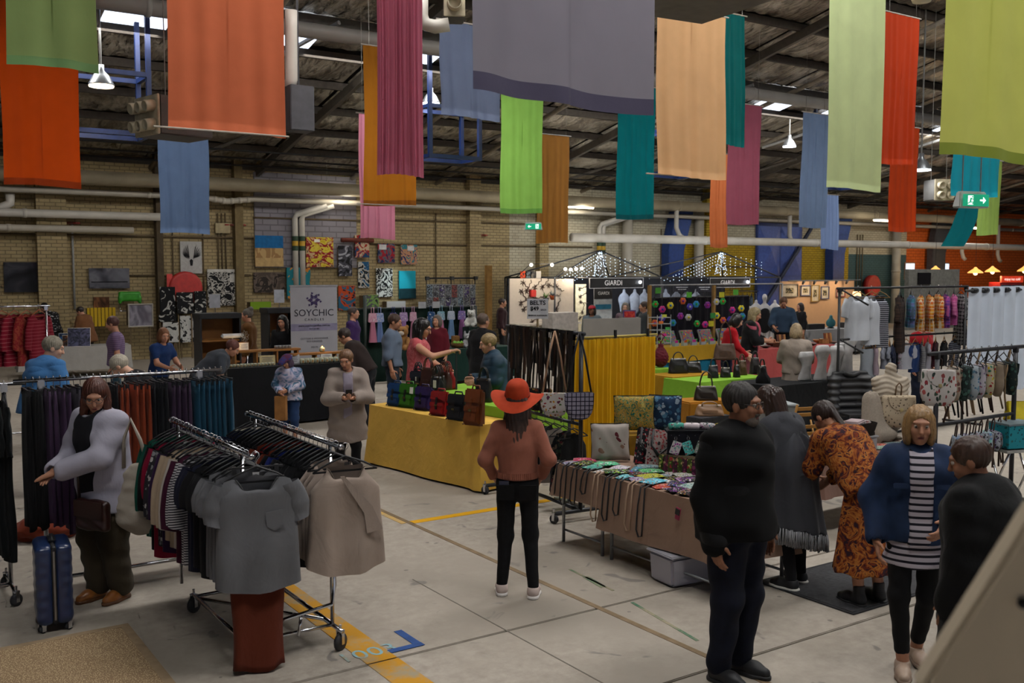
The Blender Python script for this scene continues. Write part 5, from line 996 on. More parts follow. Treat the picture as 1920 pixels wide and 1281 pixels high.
# black case on the lime table and the pink clad seller
c = atz(828, 716, h_); handbag('large black case standing on the lime bag table', (c0.x, c0.y + .2, h_ + .13), face, LM('0e0e10'), .42, .32, .2)
S1 = person('long haired seller in a coral pink sleeveless top holding up a bag strap', ap(785, 14.0), 95, 1.90, skin='b', head=(5, 20), arms={'R': ((.30, .22, 1.24), (.20, .44, 1.30)), 'L': ((-.2, .15, 1.12), (-.12, .32, 1.05))}, hands=(.9, .4), top=(Mblobs(['a84a4e', 'b86066', '8a3a40'], 14.), .0, .72, .035, .06), bottom=('trousers', BLACKC), shoes=(BLK(), BLK(), 'low'), hair=(M('15100e', .35), 'long', .34), glasses=M('2a1a18', .3), palm={'R': (0, -.1, -1)})
c = wpt(S1, Vector(PINFO[S1.name]['J']['R'][2]) + Vector((0, .08, -.02))); t = thing('bag_strap', 'black bag strap held up by the seller in pink', 'strap', c); MB().box(0, 0, -.28, .025, .006, .62).build('strap', BLK(), t); MB().tube([(0, 0, -.55), (.12, .05, -.75), (.1, .05, -1.0)], .012, 6).build('strap_loop', BLK(), t, True)
# woman in the pale coat with a phone, child in the tie dyed jumper
W5 = person('woman in a pale grey coat looking down at her phone by the satchels', ap(650, 11.9), 168, 1.64, skin='b', lean=8, head=(18, 20), arms={'R': ((.24, .14, 1.10), (.06, .32, 1.12)), 'L': ((-.24, .14, 1.10), (-.06, .32, 1.12))}, hands=(.8, .8), top=(TN('857a80'), .9, .9, .02), outer=(Mcloth('8d8078', 0, 400.), .95, .55, .05, .05), front=(TN('8d8492'), .06, .85, .075), bottom=('trousers', BLACKC), shoes=(BLK(), BLK(), 'boot'), hair=(M('6a4a30', .5, 0, .3, 40.), 'tied'), palm={'R': (0, .4, 1), 'L': (0, .4, 1)}, vox=.014)
c = wpt(W5, (0, .40 * .96, 1.13)); t = thing('phone', 'dark phone held by the woman in the pale coat', 'phone', c, W5.rotation_euler.z); MB().at(0, 0, 0, 0, -.6).box(0, 0, 0, .075, .009, .15).build('phone_case', BLK(), t, bevel=.003); MB().at(0, -.006, 0, 0, -.6).box(0, 0, 0, .066, .003, .135).build('screen', M('20242c', .1), t)
TIE = Mblobs(['2c4a62', '3d6078', '8d8ea8', 'b0a8b4', '46667e'], 6., .9, 3., 2.0, 'LINEAR')
K = person('child in a blue tie dyed jumper and cap carrying a brown paper bag', ap(541, 14.7), 188, 1.32, skin='b', head=(15, 25), arms={'R': ((.26, .05, 1.12), (.10, .24, 1.0)), 'L': ((-.26, .05, 1.12), (-.04, .24, 1.04))}, top=(TIE, .95, .84, .05, .04), bottom=('trousers', TN('1d3358'), .03, .35), shoes=(M('3a3a40', .6), M('c8c4bc', .6), 'low'), hair=(M('3b2a3f', .5), 'bob'), fit=1.12)
I = PINFO[K.name]; V, F = solid([ell(I['hd'] + I['Rh'] @ A3((0, -.01, .045)), (.082, .098, .07), I['Rh']), flt(I['hd'] + I['Rh'] @ A3((0, .08, .05)), I['hd'] + I['Rh'] @ A3((0, .14, .04)), .06, .05, .9, I['Rh'])], .008, .02, cuts=[(I['hd'] + I['Rh'] @ A3((0, 0, .035)), I['Rh'] @ A3((0, 0, 1)))]); obj('cap', smesh('cap', [(V, F, 0)], Mblobs(['2a2a5a', '4a2038', '2c4a3c'], 12.)), K)
c = wpt(K, (.05, .22, .40)); t = thing('paper_bag', 'brown paper bag hanging from the child hand', 'bag', c, K.rotation_euler.z); MB().box(0, 0, .15, .17, .09, .36).build('bag_body', M('8a5f33', .8), t, bevel=.004); MB().tube([(-.04, 0, .33), (-.03, 0, .42), (.03, 0, .42), (.04, 0, .33)], .004, 5).build('handle', M('8a5f33', .8), t)
# belt rack
ZT_ = 1.94; r0, r1 = gd(1088, 975), atz(955, 612, ZT_); BM = M('3a3c40', .35, .6)
rail_rack('black rolling rack hung with belts and shoulder bags', r0.x, r0.y, r1.x, r1.y, ZT_, BM, low=(1.0,), r=.02, wheels=True, baseh=.10, bw=.32)
dv2 = (Vector((r1.x, r1.y, 0)) - Vector((r0.x, r0.y, 0))); Lr = dv2.length; du = dv2 / Lr; rzr = math.atan2(du.y, du.x)
cols = ['121214', '1b1410', '2a1810', '0e0e10', '3b2416', '15120f', '101012', '241610']
for k in range(38):
    f = .16 + 1.38 * k / 37; q = Vector((r0.x, r0.y, 0)) + du * min(Lr - .02, f * Lr / 1.6); c = cols[k % 8]; Lb = rnd.uniform(.72, 1.0)
    t = thing('belt', ORD[k % 20] + (' dark leather belt from the near end of the belt rack' if k < 20 else ' dark leather belt beyond the first twenty on the belt rack'), 'belt', (q.x, q.y, ZT_ + .02), rzr + rnd.uniform(-.5, .5), 'leather belts on the belt rack'); m = LM(c)
    MB().grid(lambda u, v: ((u - .5) * .038, -.022 + .03 * math.sin(v * 2 + k), -Lb * v), 2, 8).grid(lambda u, v: ((u - .5) * .038, .022 + .012 * math.sin(v * 3 + k), -Lb * .55 * v), 2, 8).grid(lambda u, v: ((u - .5) * .038, -.022 + .044 * v, .004 * math.sin(v * math.pi)), 2, 5).build('strap', m, t, True); MB().tube([(-.024, 0, -.10), (.024, 0, -.10), (.024, 0, -.15), (-.024, 0, -.15)], .0035, 5, True).build('buckle', M('b8a878', .3, 1.), t)
t = thing('sign', 'white sign reading BELTS $49 EACH MADE IN AUSTRALIA on the belt rack', 'sign', at(1008, 606, 11.0), -YAW); t.location.z = ZT_ + .02
MB().box(0, 0, .20, .235, .012, .225).build('board', M('eeeef4', .7), t); DT = M('17171c', .7); text('BELTS', .068, DT, t, (.0, -.008, .265), bold=.0012); text('$49', .062, DT, t, (-.035, -.008, .20), bold=.0012); text('EACH', .024, DT, t, (.065, -.008, .188), bold=.0006); text('MADE IN AUSTRALIA', .022, DT, t, (0, -.008, .125), bold=.0005); MB().tube([(0, .01, .0), (0, .01, .1)], .012, 8).build('stick', M('b8a27a', .7), t)
# shoulder bags on long straps at the near end of the belt rack
FRT = Mprint('c9c4be', ['9a2a34', '4d6a2c', 'c08a2c', '7a4a30', '6a2f4a'], 26., .34); CHK = Mgrid('9a96a8', '19172a', .045, .2)
def saddle(label, px, py, d, rz_, mat, strap, w=.30, h=.25, up=.62):
    p = at(px, py, d); t = thing('shoulder_bag', label, 'bag', p, rz_); out = [(-w / 2, 0), (w / 2, 0)] + [(w / 2 * math.cos(a) ** .7 if math.cos(a) > 0 else -w / 2 * (-math.cos(a)) ** .7, -h * math.sin(a) ** .8) for a in [math.pi * i / 14 for i in range(15)]][::1]
    out = [(w / 2 * math.copysign(abs(math.cos(a)) ** .6, math.cos(a)), -h * abs(math.sin(a)) ** .7) for a in [math.pi * i / 18 for i in range(19)]]
    mb = MB(); mb.prism(out[::-1], .09); mb.build('bag_body', mat, t, 'auto', .012); mb = MB().at(0, -.052, 0); mb.prism([(x * .97, z * .80) for x, z in out][::-1], .012); mb.build('flap', mat, t, 'auto', .003)
    zr = ZT_ - p.z + .02
    for k in (-1, 1): MB().tube([(k * w * .42, 0, -.01), (k * w * .2, 0, zr * .6), (0, 0, zr)], .011, 5).build('strap', strap, t, True); MB().lathe([(.014, -.004), (.014, .004)], 8, k * w * .42, 0, 0).build('ring', M('b8a878', .3, 1.), t)
    return t
saddle('white fruit print shoulder bag hanging on the belt rack', 1040, 737, 10.25, -YAW - .1, FRT, M('b08c70', .8)); saddle('dark check shoulder bag hanging at the end of the belt rack', 1086, 736, 10.05, -YAW + .1, CHK, BLK(), .30, .28); saddle('flowered shoulder bag half hidden behind the red felt hat', 1010, 728, 10.9, -YAW - .4, Mprint('241d20', ['7a3a2a', '4a5a2c', '9a7a3a', '6a2038'], 22., .4), BLK())
for k in range(7):
    q = Vector((r0.x, r0.y, 0)) + du * (.14 + .19 * k); hang_top(ORD[k] + ' dark patterned apron top from the near end of the lower belt rack rail', (q.x, q.y, 1.014), rzr + math.pi / 2 + rnd.uniform(-.15, .15), [TN('141416'), Mprint('15151a', ['5a1a24', '2c3a2a', '6a5a48'], 24., .4), TN('8a8078')][k % 3], 'apron tops on the lower belt rack rail', w=.34, L=.62, slv=0, tank=True, seed=k + 300, th=.022)
# yellow curtain screen
zc = 1.845; k0, k1 = atz(1076, 638, zc), atz(1228, 625, zc); k0 = Vector((k0.x + .12, k0.y + .2, 0)); k1 = Vector((xat(1227, k0.y), k0.y, 0)); t = thing('curtain_screen', 'bright yellow pleated curtain on a frame behind the belt rack', 'curtain', (k0.x, k0.y, 0)); Wc = k1.x - k0.x
MB().grid(lambda u, v: (Wc * u, .028 * math.sin(u * 120 + .6 * math.sin(v * 3)) + .02 * math.sin(u * 43 + v), .04 + (zc - .06) * v), 220, 8).build('curtain', Mcloth('f4c428', .35, 500.), t, True); MB().tube([(-.04, 0, zc), (Wc + .04, 0, zc)], .014, 8).build('rod', M('a08c3c', .5), t, True)
for x in (0, Wc): MB().tube([(x, .03, 0), (x, .03, zc)], .018, 8).build('post', M('6a6c70', .4, .6), t, True); MB().box(x, .03, .02, .05, .5, .04).build('foot', M('6a6c70', .4, .6), t)
for k, x in enumerate((.12, Wc * .5, Wc - .12)): MB().box(x, -.02, zc + .03, .02, .03, .09).build('clamp', BLK(), t)
p = ap(1147, 13.2); t = thing('counter_board', 'long whitewashed board counter behind the yellow curtain', 'counter', (p.x, p.y, 0), -.22); zc2 = at(1147, 597, 13.2).z
MB().box(0, 0, zc2 - .12, .86, .03, .24).build('front_board', M('8d8884', .8, 0, .1, 3.), t); MB().box(0, .2, .8, .86, .4, 1.56).build('counter_body', M('8a8680', .8), t)
person('balding man looking over the whitewashed board', ap(1130, 14.6), 180, 1.86, skin='c', top=(TN('2b2a2e'), .9, .9, .03), bottom=('trousers', BLACKC), shoes=(BLK(), BLK(), 'low'), hair=(M('241c18', .6), 'short'), vox=.018, hvox=.008, head=(0, 25))
person('woman with a brown hair bun behind the belts', ap(1078, 13.4), 200, 1.70, skin='b', top=(TN('5a4a42'), .9, .9, .03), bottom=('trousers', BLACKC), shoes=(BLK(), BLK(), 'low'), hair=(M('4a382c', .5), 'bun'), vox=.018, hvox=.008, head=(0, 35))
person('blond haired shopper in a teal jacket left of the belt rack', ap(936, 12.9), 255, 1.76, skin='a', top=(M('123448', .6, 0, .2, 10.), .95, .86, .06, .02), collar=True, outer=(M('123448', .6, 0, .2, 10.), .95, .88, .05, .02), bottom=('trousers', TN('16202c')), shoes=(BLK(), BLK(), 'low'), hair=(M('8a744e', .55, 0, .3, 40.), 'short'), lean=10, head=(5, 15), arms={'R': ((.2, .1, 1.12), (.1, .32, 1.12)), 'L': ((-.2, .1, 1.12), (-.1, .32, 1.1))}, vox=.016, hvox=.007)
person('person in a long black coat walking past the plush toys', ap(905, 16.6), 40, 1.84, skin='b', top=(TN('111114'), .95, .7, .05, .04), collar=True, outer=(TN('111114'), .95, .6, .05, .06), bottom=('trousers', BLACKC), shoes=(BLK(), BLK(), 'low'), hair=(M('57463c', .6), 'short'), vox=.018, hvox=.009)
# beige table of patterned pouches
hb = .76; c0 = atz(1042, 868, hb); yn = atz(1318, 946, hb).y - .15; ym = gd(1133, 1046).y; LIN = Mcloth('8d7260', 0, 380.); xf = c0.x
for k, (ya, yb, dr, lab) in enumerate(((ym, c0.y, .30, 'far'), (yn, ym - .03, .46, 'near'))):
    table_obj('folding table under the %s beige cloth of pouches' % lab, xf + .42, (ya + yb) / 2, 0, .78, yb - ya - .04, hb - .012, inset=.03); cloth_obj('%s beige linen cloth under the patterned pouches' % lab, xf + .42, (ya + yb) / 2, 0, .82, yb - ya, hb - .005 - .002 * k, dr, LIN, amp=.02, nf=5, seed=k + 8, flare=.035)
PRS = [Mprint('7f8a90', ['23252a', '4a6a80', 'b8b4ae', '1b4a6a'], 60., .4, .5), Mprint('2a1d24', ['8a2a4a', 'b07a2c', '2c5a3a', 'b8b0a8'], 55., .42, .7), Mprint('a87c28', ['2a1d18', 'b8b0a0', '8a2a1a'], 60., .36, .4), Mprint('4fa0ac', ['b8c8c8', '8a4a1c', '1c4a5a'], 55., .38, .35), Mprint('b8b2b0', ['8a1a2a', '26262c', '5a6a8a'], 60., .36, .5), Mprint('17171c', ['c0b8b0', 'a07a1c', '7a2a3a'], 65., .42, .5)]
pm = [pouch_mesh(.22, .15).mesh('pouch', PRS[i], True) for i in range(6)]; pm2 = pouch_mesh(.12, .085, .014).mesh('pouch', PRS[1], True); cnt = 0; RW = ['first', 'second', 'third', 'fourth']
ys = c0.y - .12
for iy in range(13):
    for ix in range(4):
        y = ys - iy * (c0.y - yn - .25) / 12; x = xf + .12 + ix * .14 + rnd.uniform(-.02, .02)
        if ix > 1 and iy < 4: continue
        if ix == 3 and iy > 8: continue
        c = rnd.choice(range(6)); t = thing('zip_pouch', 'patterned fabric zip pouch, number %s along row %s from the table front' % (['one', 'two', 'three', 'four', 'five', 'six', 'seven', 'eight', 'nine', 'ten', 'eleven', 'twelve', 'thirteen'][iy], ['one', 'two', 'three', 'four'][ix]), 'pouch', (x, y + rnd.uniform(-.02, .02), hb + .004 + .012 * (cnt % 3)), rnd.uniform(-.7, .7), 'patterned pouches on the beige table')
        obj('pouch_body', pm[c], t); MB().box(0, .07, .006, .2, .006, .006).build('zip', M('8a7a60', .4, .6), t); cnt += 1
for k, py in enumerate((872, 884, 889, 905, 918, 925, 932, 938, 944)):
    y = c0.y - .08 - k * (c0.y - yn - .9) / 8; t = thing('strap_loop', ORD[k] + ' looped wrist strap from the far end hanging over the beige table edge', 'strap', (xf - .03, y, hb + .012), 0, 'wrist straps over the table edge'); Ls = (.30, .36, .33, .2, .42, .38, .30, .40, .42)[k]
    MB().tube([(.10, .02, .012), (.03, .0, .012), (-.016, 0, -.01), (-.03, .0, -Ls * .5), (-.03, .02, -Ls), (-.03, .06, -Ls - .015), (-.03, .09, -Ls * .9), (-.03, .07, -Ls * .4), (-.016, .05, -.01), (.06, .06, .012)], .0075, 5).build('strap', M('a48a74', .8) if k in (4, 7) else BLK(), t, True)
t = thing('swing_tag', 'small black and pink swing tag pinned to the beige cloth', 'tag', (xf - .045, yn + .42, hb - .13)); MB().at(0, 0, 0, 0, .2).box(0, 0, 0, .005, .05, .1).build('card', M('9a2a50', .6), t); MB().at(-.004, 0, .015, 0, .2).box(0, 0, 0, .004, .051, .05).build('black_band', BLK(), t)
# standing goods at the back of the pouch table
cushion('silvery white cushion bag with tiny red figures', (xf + .46, c0.y - .26, hb + .01), -.55, Mprint('aaa098', ['5a1a22', '8a6a5a'], 11., .17), .38, .36, .10, -.2); cushion('green bird and foliage print cushion in front of the yellow curtain', (xf + 1.0, c0.y + .02, hb + .21), -.55, Mblobs(['1c6250', 'a08a34', 'b08a44', '246a54', 'c4b25c', '8a3c2a'], 15., .8, 3., 2.5), .42, .36, .12, -.12)
cushion('deep blue pebble print cushion beside the bird cushion', (xf + 1.28, c0.y - .12, hb + .19), -.9, Mprint('16304e', ['2c5a7a', '8a9aa8', '46708a'], 22., .42), .34, .38, .12, -.1)
tb = thing('crate', 'low wooden crate behind the pouches holding up the cushions', 'crate', (xf + 1.12, c0.y - .06, 0), -.5); MB().box(0, 0, (hb + .19) / 2, .62, .34, hb + .19).build('crate_box', M('8d6a1c', .8), tb, bevel=.01)
for k, (dy, m_, lab) in enumerate(((-.62, Mprint('1a181c', ['b0aaa6', '8a1a24', '7a7672'], 40., .42), 'black and white zigzag tote leaning behind the pouches'), (-.78, Mprint('9a8a86', ['7a1a24', '2a2226', 'a04a4a'], 36., .4), 'red and grey tote leaning behind the pouches'))):
    t = thing('tote_bag', lab, 'bag', (xf + .60, c0.y + dy, hb + .004), -.6); t.rotation_euler = (-.28, .12, -.6); MB().box(0, 0, .18, .26, .05, .36, .9, .6).build('bag_body', m_, t, 'auto', .015)
    for q in (-1, 1): MB().tube([(-.08, q * .02, .35), (-.09, q * .03 - .03, .2), (-.02, q * .03 - .06, .12), (.06, q * .03 - .03, .2), (.08, q * .02, .35)], .012, 5).build('handle', BLK(), t, True)
GRN = [Mprint('3a4a1c', ['7a8a3a', '8a2a2a', 'b8a86a'], 30., .4), Mprint('4a1a20', ['8a3a3a', '9a8a5a', '26301c'], 30., .4, .3)]
for k in range(9):
    t = thing('zip_pouch', ORD[k] + ' leafy print pouch from the left standing in a row on the beige table', 'pouch', (xf + .55 + .012 * k, c0.y - .98 - .048 * k, hb + .004), -.55, 'pouches standing in a row'); MB().at(0, 0, 0, 0, -.12).box(0, 0, .085, .20, .03, .17, .96, .4).build('pouch_body', GRN[k % 2], t, 'auto', .008); MB().at(0, 0, 0, 0, -.12).box(0, 0, .172, .18, .008, .006).build('zip', M('8a7a60', .4, .6), t)
t = thing('display_board', 'black pegboard stand hung with small pouches on the beige table', 'display', (xf + .78, c0.y - 1.15, hb + .004), -.62); MB().box(0, 0, .20, .62, .02, .38).build('board', M('101018', .8), t); MB().box(0, .08, .01, .62, .18, .02).build('foot', M('101018', .8), t); MB().box(0, .09, .37, .62, .2, .02).build('shelf', M('14141a', .8), t)
for k in range(9): MB().tube([(-.28 + .07 * k, -.01, .36), (-.28 + .07 * k, -.05, .355)], .003, 5).build('peg', CR, t)
bx = t
for k in range(5):
    q = Matrix.Translation(t.location) @ Matrix.Rotation(-.62, 4, 'Z') @ Vector((-.24 + .11 * k, -.045, .33)); u = thing('coin_purse', ORD[k] + ' little patterned purse from the left hanging on the black pegboard', 'purse', q, -.62, 'purses on the pegboard'); MB().tube([(0, 0, .02), (.012, 0, .0), (0, 0, -.03), (-.012, 0, 0)], .002, 5, True).build('ring', CR, u); MB().at(0, 0, -.09, 0, 0, .35 * (-1) ** k).box(0, 0, 0, .085, .014, .12).build('purse_body', [PRS[4], PRS[3], PRS[0], PRS[4], GRN[1]][k], u, 'auto', .004)
for k in range(4):
    q = Matrix.Translation(t.location) @ Matrix.Rotation(-.62, 4, 'Z') @ Vector((-.22 + .14 * k, .09, .386)); u = thing('rolled_pouch', ORD[k] + ' rolled fabric pouch from the left on top of the pegboard shelf', 'pouch', q, -.62 + rnd.uniform(-.4, .4), 'rolled pouches on the pegboard shelf'); MB().at(0, 0, .03, 0, 0, math.pi / 2).lathe([(.026, -.07), (.032, -.05), (.032, .05), (.026, .07)], 12).build('pouch_body', [PRS[3], M('c8bcc0', .7), PRS[4], PRS[2]][k], u, True); MB().box(.0, -.0, .063, .01, .05, .004).build('tab', BLK(), u)
# clear storage tub under the table
p = gd(1283, 1092); t = thing('storage_tub', 'translucent plastic storage tub under the beige table', 'box', p, -.1); MB().box(0, .05, .13, .40, .30, .24, 1.08, 1.08).build('tub', Mglass('b8b4bc', .35, .75), t, 'auto', .02); MB().box(0, .05, .26, .46, .35, .02).build('lid', Mglass('c8c8d0', .3, .6), t, bevel=.008); MB().box(0, .05, .11, .34, .24, .18).build('contents', M('7a707a', .8, 0, .4, 8.), t)
# grey floor mat
a, b = gd(1480, 1062), gd(1790, 1120); c = gd(1560, 1130); t = thing('floor_mat', 'dark grey rubber mat on the floor under the shoppers', 'mat', (gd(1640, 1095).x, gd(1640, 1095).y, 0), 0); MB().box(.1, .1, .006, 1.7, .9, .012).build('mat', M('3a3a3c', .9, 0, .25, 30.), t, bevel=.004); MB().box(.1, .1, .0065, 1.76, .96, .006).build('edge', M('2a2a2c', .9), t)
# ------------------------------------------------------------------ wall art (generic patches of colour, no figures)
def canvas(label, x0, y0, x1, y1, cols, sc=4., mode='CONSTANT', off=.10, dist=1.8, plane=None, patches=(), frame=None):
    a, b = onwall(x0, y0, off), onwall(x1, y1, off)
    w, h = b.x - a.x, onwall((x0 + x1) / 2, y0, off).z - onwall((x0 + x1) / 2, y1, off).z; c = Vector(((a.x + b.x) / 2, WALLY - off, onwall((x0 + x1) / 2, (y0 + y1) / 2, off).z))
    t = thing('canvas', label, 'canvas', c, 0, 'canvases on the brick wall'); MB().box(0, 0, 0, w, .05, h).build('painting', Mblobs(cols, sc, .8, 2.5, dist, mode), t, bevel=.004)
    dp = off - .08 if off == .2 else min(off, .4) - .05; MB().box(0, .02 + dp / 2, 0, w * .9, dp, h * .9).build('stretcher', M('6a5a42', .8), t)
    if off > .25:
        for k in (-.4, .4): MB().box(w * k, .05, -(c.z + h * .4) / 2 - h * .05, .03, .03, c.z - h * .3).build('easel_leg', M('6a5a42', .8), t)
    for (px, pz, pw, ph, cc) in patches: MB().at(w * px, -.029, h * pz, 0, 0, 0).box(0, 0, 0, w * pw, .006, h * ph).build('painted_patch', M(cc, .8), t)
    if frame: MB().tube([(-w / 2, -.03, -h / 2), (w / 2, -.03, -h / 2), (w / 2, -.03, h / 2), (-w / 2, -.03, h / 2)], .03, 4, True).build('frame', M(frame, .5), t)
    return t
canvas('black and white stormy seascape canvas on the left of the brick wall', 6, 492, 89, 548, ['0f0f12', '1b1b20', '26262c', '3a3a40', '121215'], 1.6, 'LINEAR', dist=.6); canvas('wide black and white pier seascape canvas', 166, 503, 243, 541, ['2a2a30', '4a4a52', '6b6b72', '1f1f24'], 1.6, 'LINEAR', dist=.6, patches=((0, -.32, 1, .2, '55555c'), (0, -.18, .9, .05, '1a1a1e')))
canvas('small brown mountain photograph below the pier seascape', 175, 557, 205, 577, ['2a1712', '5a3a26', '8a5a36'], 3., 'LINEAR')
t = canvas('white canvas with black spread wings', 337, 453, 379, 513, ['9a9894', 'a8a6a2'], 6., 'LINEAR')
mb = MB()
for sg in (-1, 1):
    for k in range(7): mb.at(sg * (.05 + .012 * k), -.032, -.10 + .01 * k, 0, 0, sg * (.16 + k * .11)); mb.prism([(-.008, .05), (.018, .12), (.026, .48 - k * .045), (.004, .40 - k * .045)], .006)
mb.at(0, -.032, -.12).prism([(-.03, -.12), (.03, -.12), (.05, .03), (0, .08), (-.05, .03)], .006); mb.build('painted_wings', M('121214', .8), t)
canvas('large black and white comic style canvas left of the grey block panel', 388, 505, 453, 573, ['111113', 'a5a29a', '131315', 'b0ada6', '0f0f10'], 3.6, patches=((0, .46, 1, .08, 'b8b5ae'), (.3, .25, .3, .22, 'b8b5ae')))
canvas('desert canvas with blue sky over sand on the grey panel', 477, 442, 531, 500, ['8a6a44', 'a88a5c', '7a2a20'], 2.2, patches=((0, .30, 1, .4, '14588a'), (0, -.36, 1, .28, 'a88c5e')), off=.2)
canvas('grey brown canvas with brick pattern under the desert canvas', 475, 511, 535, 549, ['4a4038', '5c5048', '2a2420', '54483e'], 2.4, off=.1); canvas('teal canvas with orange and brown shapes', 537, 502, 582, 560, ['1a6a74', '1a6a74', 'b0702a', '5a3420'], 2.0, off=.2)
canvas('yellow and red comic style canvas right of the twin pipes', 573, 445, 625, 501, ['a8921c', 'b8a63a', '7a1a1c', 'b0906a', '1a1614'], 3., off=.2, patches=((-.1, .38, .2, .1, 'c8c4b8'),))
canvas('tall dark grey canvas right of the yellow canvas', 634, 461, 660, 518, ['121216', '3a3a42', '8a8a92', '18181c'], 3., off=.2); canvas('red, cream and blue canvas under the rusty bracket', 665, 441, 692, 483, ['123a5a', '8a2016', 'b09a80', '121216'], 3.6, off=.2); canvas('blue, white and black canvas under the red and cream one', 671, 491, 692, 540, ['1c4a6c', 'a8a49c', '0f0f12', '2a6a8a'], 3.6); canvas('blue and crimson canvas in the upper right row', 708, 457, 740, 493, ['16264a', '8a1a24', '55555c', '16264a', 'a89a30'], 3.2, patches=((-.22, .32, .42, .26, 'b8b8b8'),))
canvas('teal and navy canvas at the right end of the upper row', 751, 459, 782, 496, ['1c2a52', 'a87a5c', '2a6a74', '7a1a20'], 3.6, patches=((.1, .32, .4, .24, 'b8b8b8'),)); canvas('black and white crowd canvas under the crimson one', 705, 503, 736, 557, ['b0b0ac', '141416', 'b8b8b4', '1c1c1e'], 4.5)
sp = canvas('cyan and black canvas lit by a spot lamp', 748, 508, 779, 560, ['1794a8', '1794a8', '2a3a6a'], 2.4, patches=((0, -.32, 1, .36, '10343c'),)); canvas('blue and orange canvas behind the candle banner', 634, 536, 666, 582, ['2a5a74', 'a8401a', '1a1c2c', 'b08a60'], 3.)
q = onwall(758, 535, 1.5); lamp_light('canvas_spot', onwall(770, 500, 1.3), 60, (.72, .95, 1.), .05, 60, (math.radians(62), 0, 0))
for k, (r, lab) in enumerate((((299, 538, 329, 590), 'tall black and white canvas with pale streaks'), ((331, 548, 363, 588), 'black and white canvas with a broad pale shape'), ((364, 546, 387, 588), 'narrow dark canvas left of the comic canvas'), ((305, 604, 335, 642), 'pale canvas with dark blots near the floor'), ((337, 592, 365, 642), 'pale canvas with a dark upright shape'), ((297, 590, 331, 603), 'dark low canvas strip between portraits'))):
    canvas(lab, *r, (['111114', '0f0f12', 'a8a6a0', '141418'] if k in (0, 1, 2, 5) else ['a8a8a4', 'b0b0ac', '121214', 'a8a8a4']), 3.4 + k * .3, off=.35 + .1 * (k % 2))
canvas('yellow canvas with black upright stripes on the left', 163, 577, 217, 612, ['b8961c', 'b8961c'], 2., off=.8, patches=[(-.4 + .13 * i, 0, .02, 1., '1a1612') for i in range(7)]); canvas('grey abstract canvas in a white metal frame', 240, 571, 286, 612, ['5a5660', '8a8690', '3a3640'], 1.6, 'LINEAR', off=1.0, frame='a8a49c'); canvas('lime green sign board behind the mustard jumper', 469, 566, 508, 580, ['6a8a1c', '7a9a2a'], 3., off=.6)
canvas('white canvas with a small grey portrait shape', 725, 565, 760, 582, ['b8bcc0', 'b8bcc0', '3a3a40'], 2.4, off=.4); canvas('green and grey canvas above the red toys', 681, 553, 710, 577, ['4a4a50', '6a8a4a', '2a2a30'], 4., off=.4)
q = onwall(243, 556, .4); t = thing('chair', 'bright green plastic chair hung on the brick wall', 'chair', q); sobj('shell', [rbx((0, 0, 0), (.3, .06, .14), .06), rbx((-.27, -.02, -.1), (.04, .05, .1), .03), rbx((.27, -.02, -.1), (.04, .05, .1), .03)], M('2f8a1c', .5), t, .02, .05); MB().tube([(-.28, 0, -.15), (-.28, -.1, -.4), (.28, -.1, -.4), (.28, 0, -.15)], .014, 6).build('frame', CHROME(), t, True); MB().tube([(0, 0, 0), (0, .39, .05)], .02, 6).build('wall_hook', CHROME(), t)
# print rack at the right of the art
a, b = onwall(801, 522, 1.0), onwall(892, 522, 1.0); t = thing('print_rack', 'black rail hung with two rows of small framed prints', 'display', (a.x, a.y, 0)); w = b.x - a.x; MB().tube([(0, 0, a.z), (w, 0, a.z)], .03, 8).build('rail', BLK(), t, True)
for x in (0, w * .5, w): MB().tube([(x, .05, 0), (x, .05, a.z)], .02, 6).build('post', BLK(), t, True); MB().box(x, 0, a.z, .12, .1, .12).build('clamp', BLK(), t)
PC = ['7a8a96', '8a9096', '9a9c9c', '6a6a6e', '8a4a44', '8a8e92', '4a3a6a', '7a828a']
for r in range(2):
    for k in range(8):
        q = onwall(805 + k * 11.5, 546 + r * 24, 1.02); u = thing('framed_print', '%s print from the left in the %s row of the black print rack' % (ORD[k], ('upper', 'lower')[r]), 'print', (q.x, q.y - .03, q.z), 0, 'small prints on the print rack'); MB().box(0, 0, 0, .20, .02, .42).build('print', Mblobs([PC[(k + r * 3) % 8], '2a2a2e', PC[(k * 3 + r) % 8], 'a8a8a4'], 9. + k), u); MB().box(0, .012, 0, .23, .012, .46).build('mount', M('8a8a86', .7), u)
        MB().tube([(0, 0, .21), (0, .03, a.z - q.z)], .003, 4).build('hanging_thread', BLK(), u)
# ------------------------------------------------------------------ photo stall, red knits
d0 = 15.2; a, b = ap(-40, d0), ap(88, d0); zk = at(40, 574, d0).z; rail_rack('chrome rack of red knitted cardigans at the far left', a.x, b.y, b.x, b.y, zk, CR, r=.015)
for k in range(8):
    m = [Mstripe('6f1020', '8a3a44', .05, .8), Mblobs(['7a1a20', '8a3a2a', '6f1424'], 16.), Mstripe('7a1226', 'a05a60', .06, .85)][k % 3]; hang_top(ORD[k] + ' red patterned cardigan from the right on the far left rack', (b.x - .1 - .17 * k, b.y, zk + .014), math.pi / 2 - .9 + rnd.uniform(-.2, .2), m, 'red knitted cardigans', w=.46, L=.82, slv=.42, seed=400 + k, th=.05, hm=M('9a4a24', .6))
p = ap(140, 24.0); table_obj('table under the white cloth at the photo stall', p.x, p.y, -.1, 2.4, .7, .72); cloth_obj('white tablecloth on the photo stall table', p.x, p.y, -.1, 2.45, .75, .735, .55, Mcloth('8d8a86', 0, 400.), seed=3)
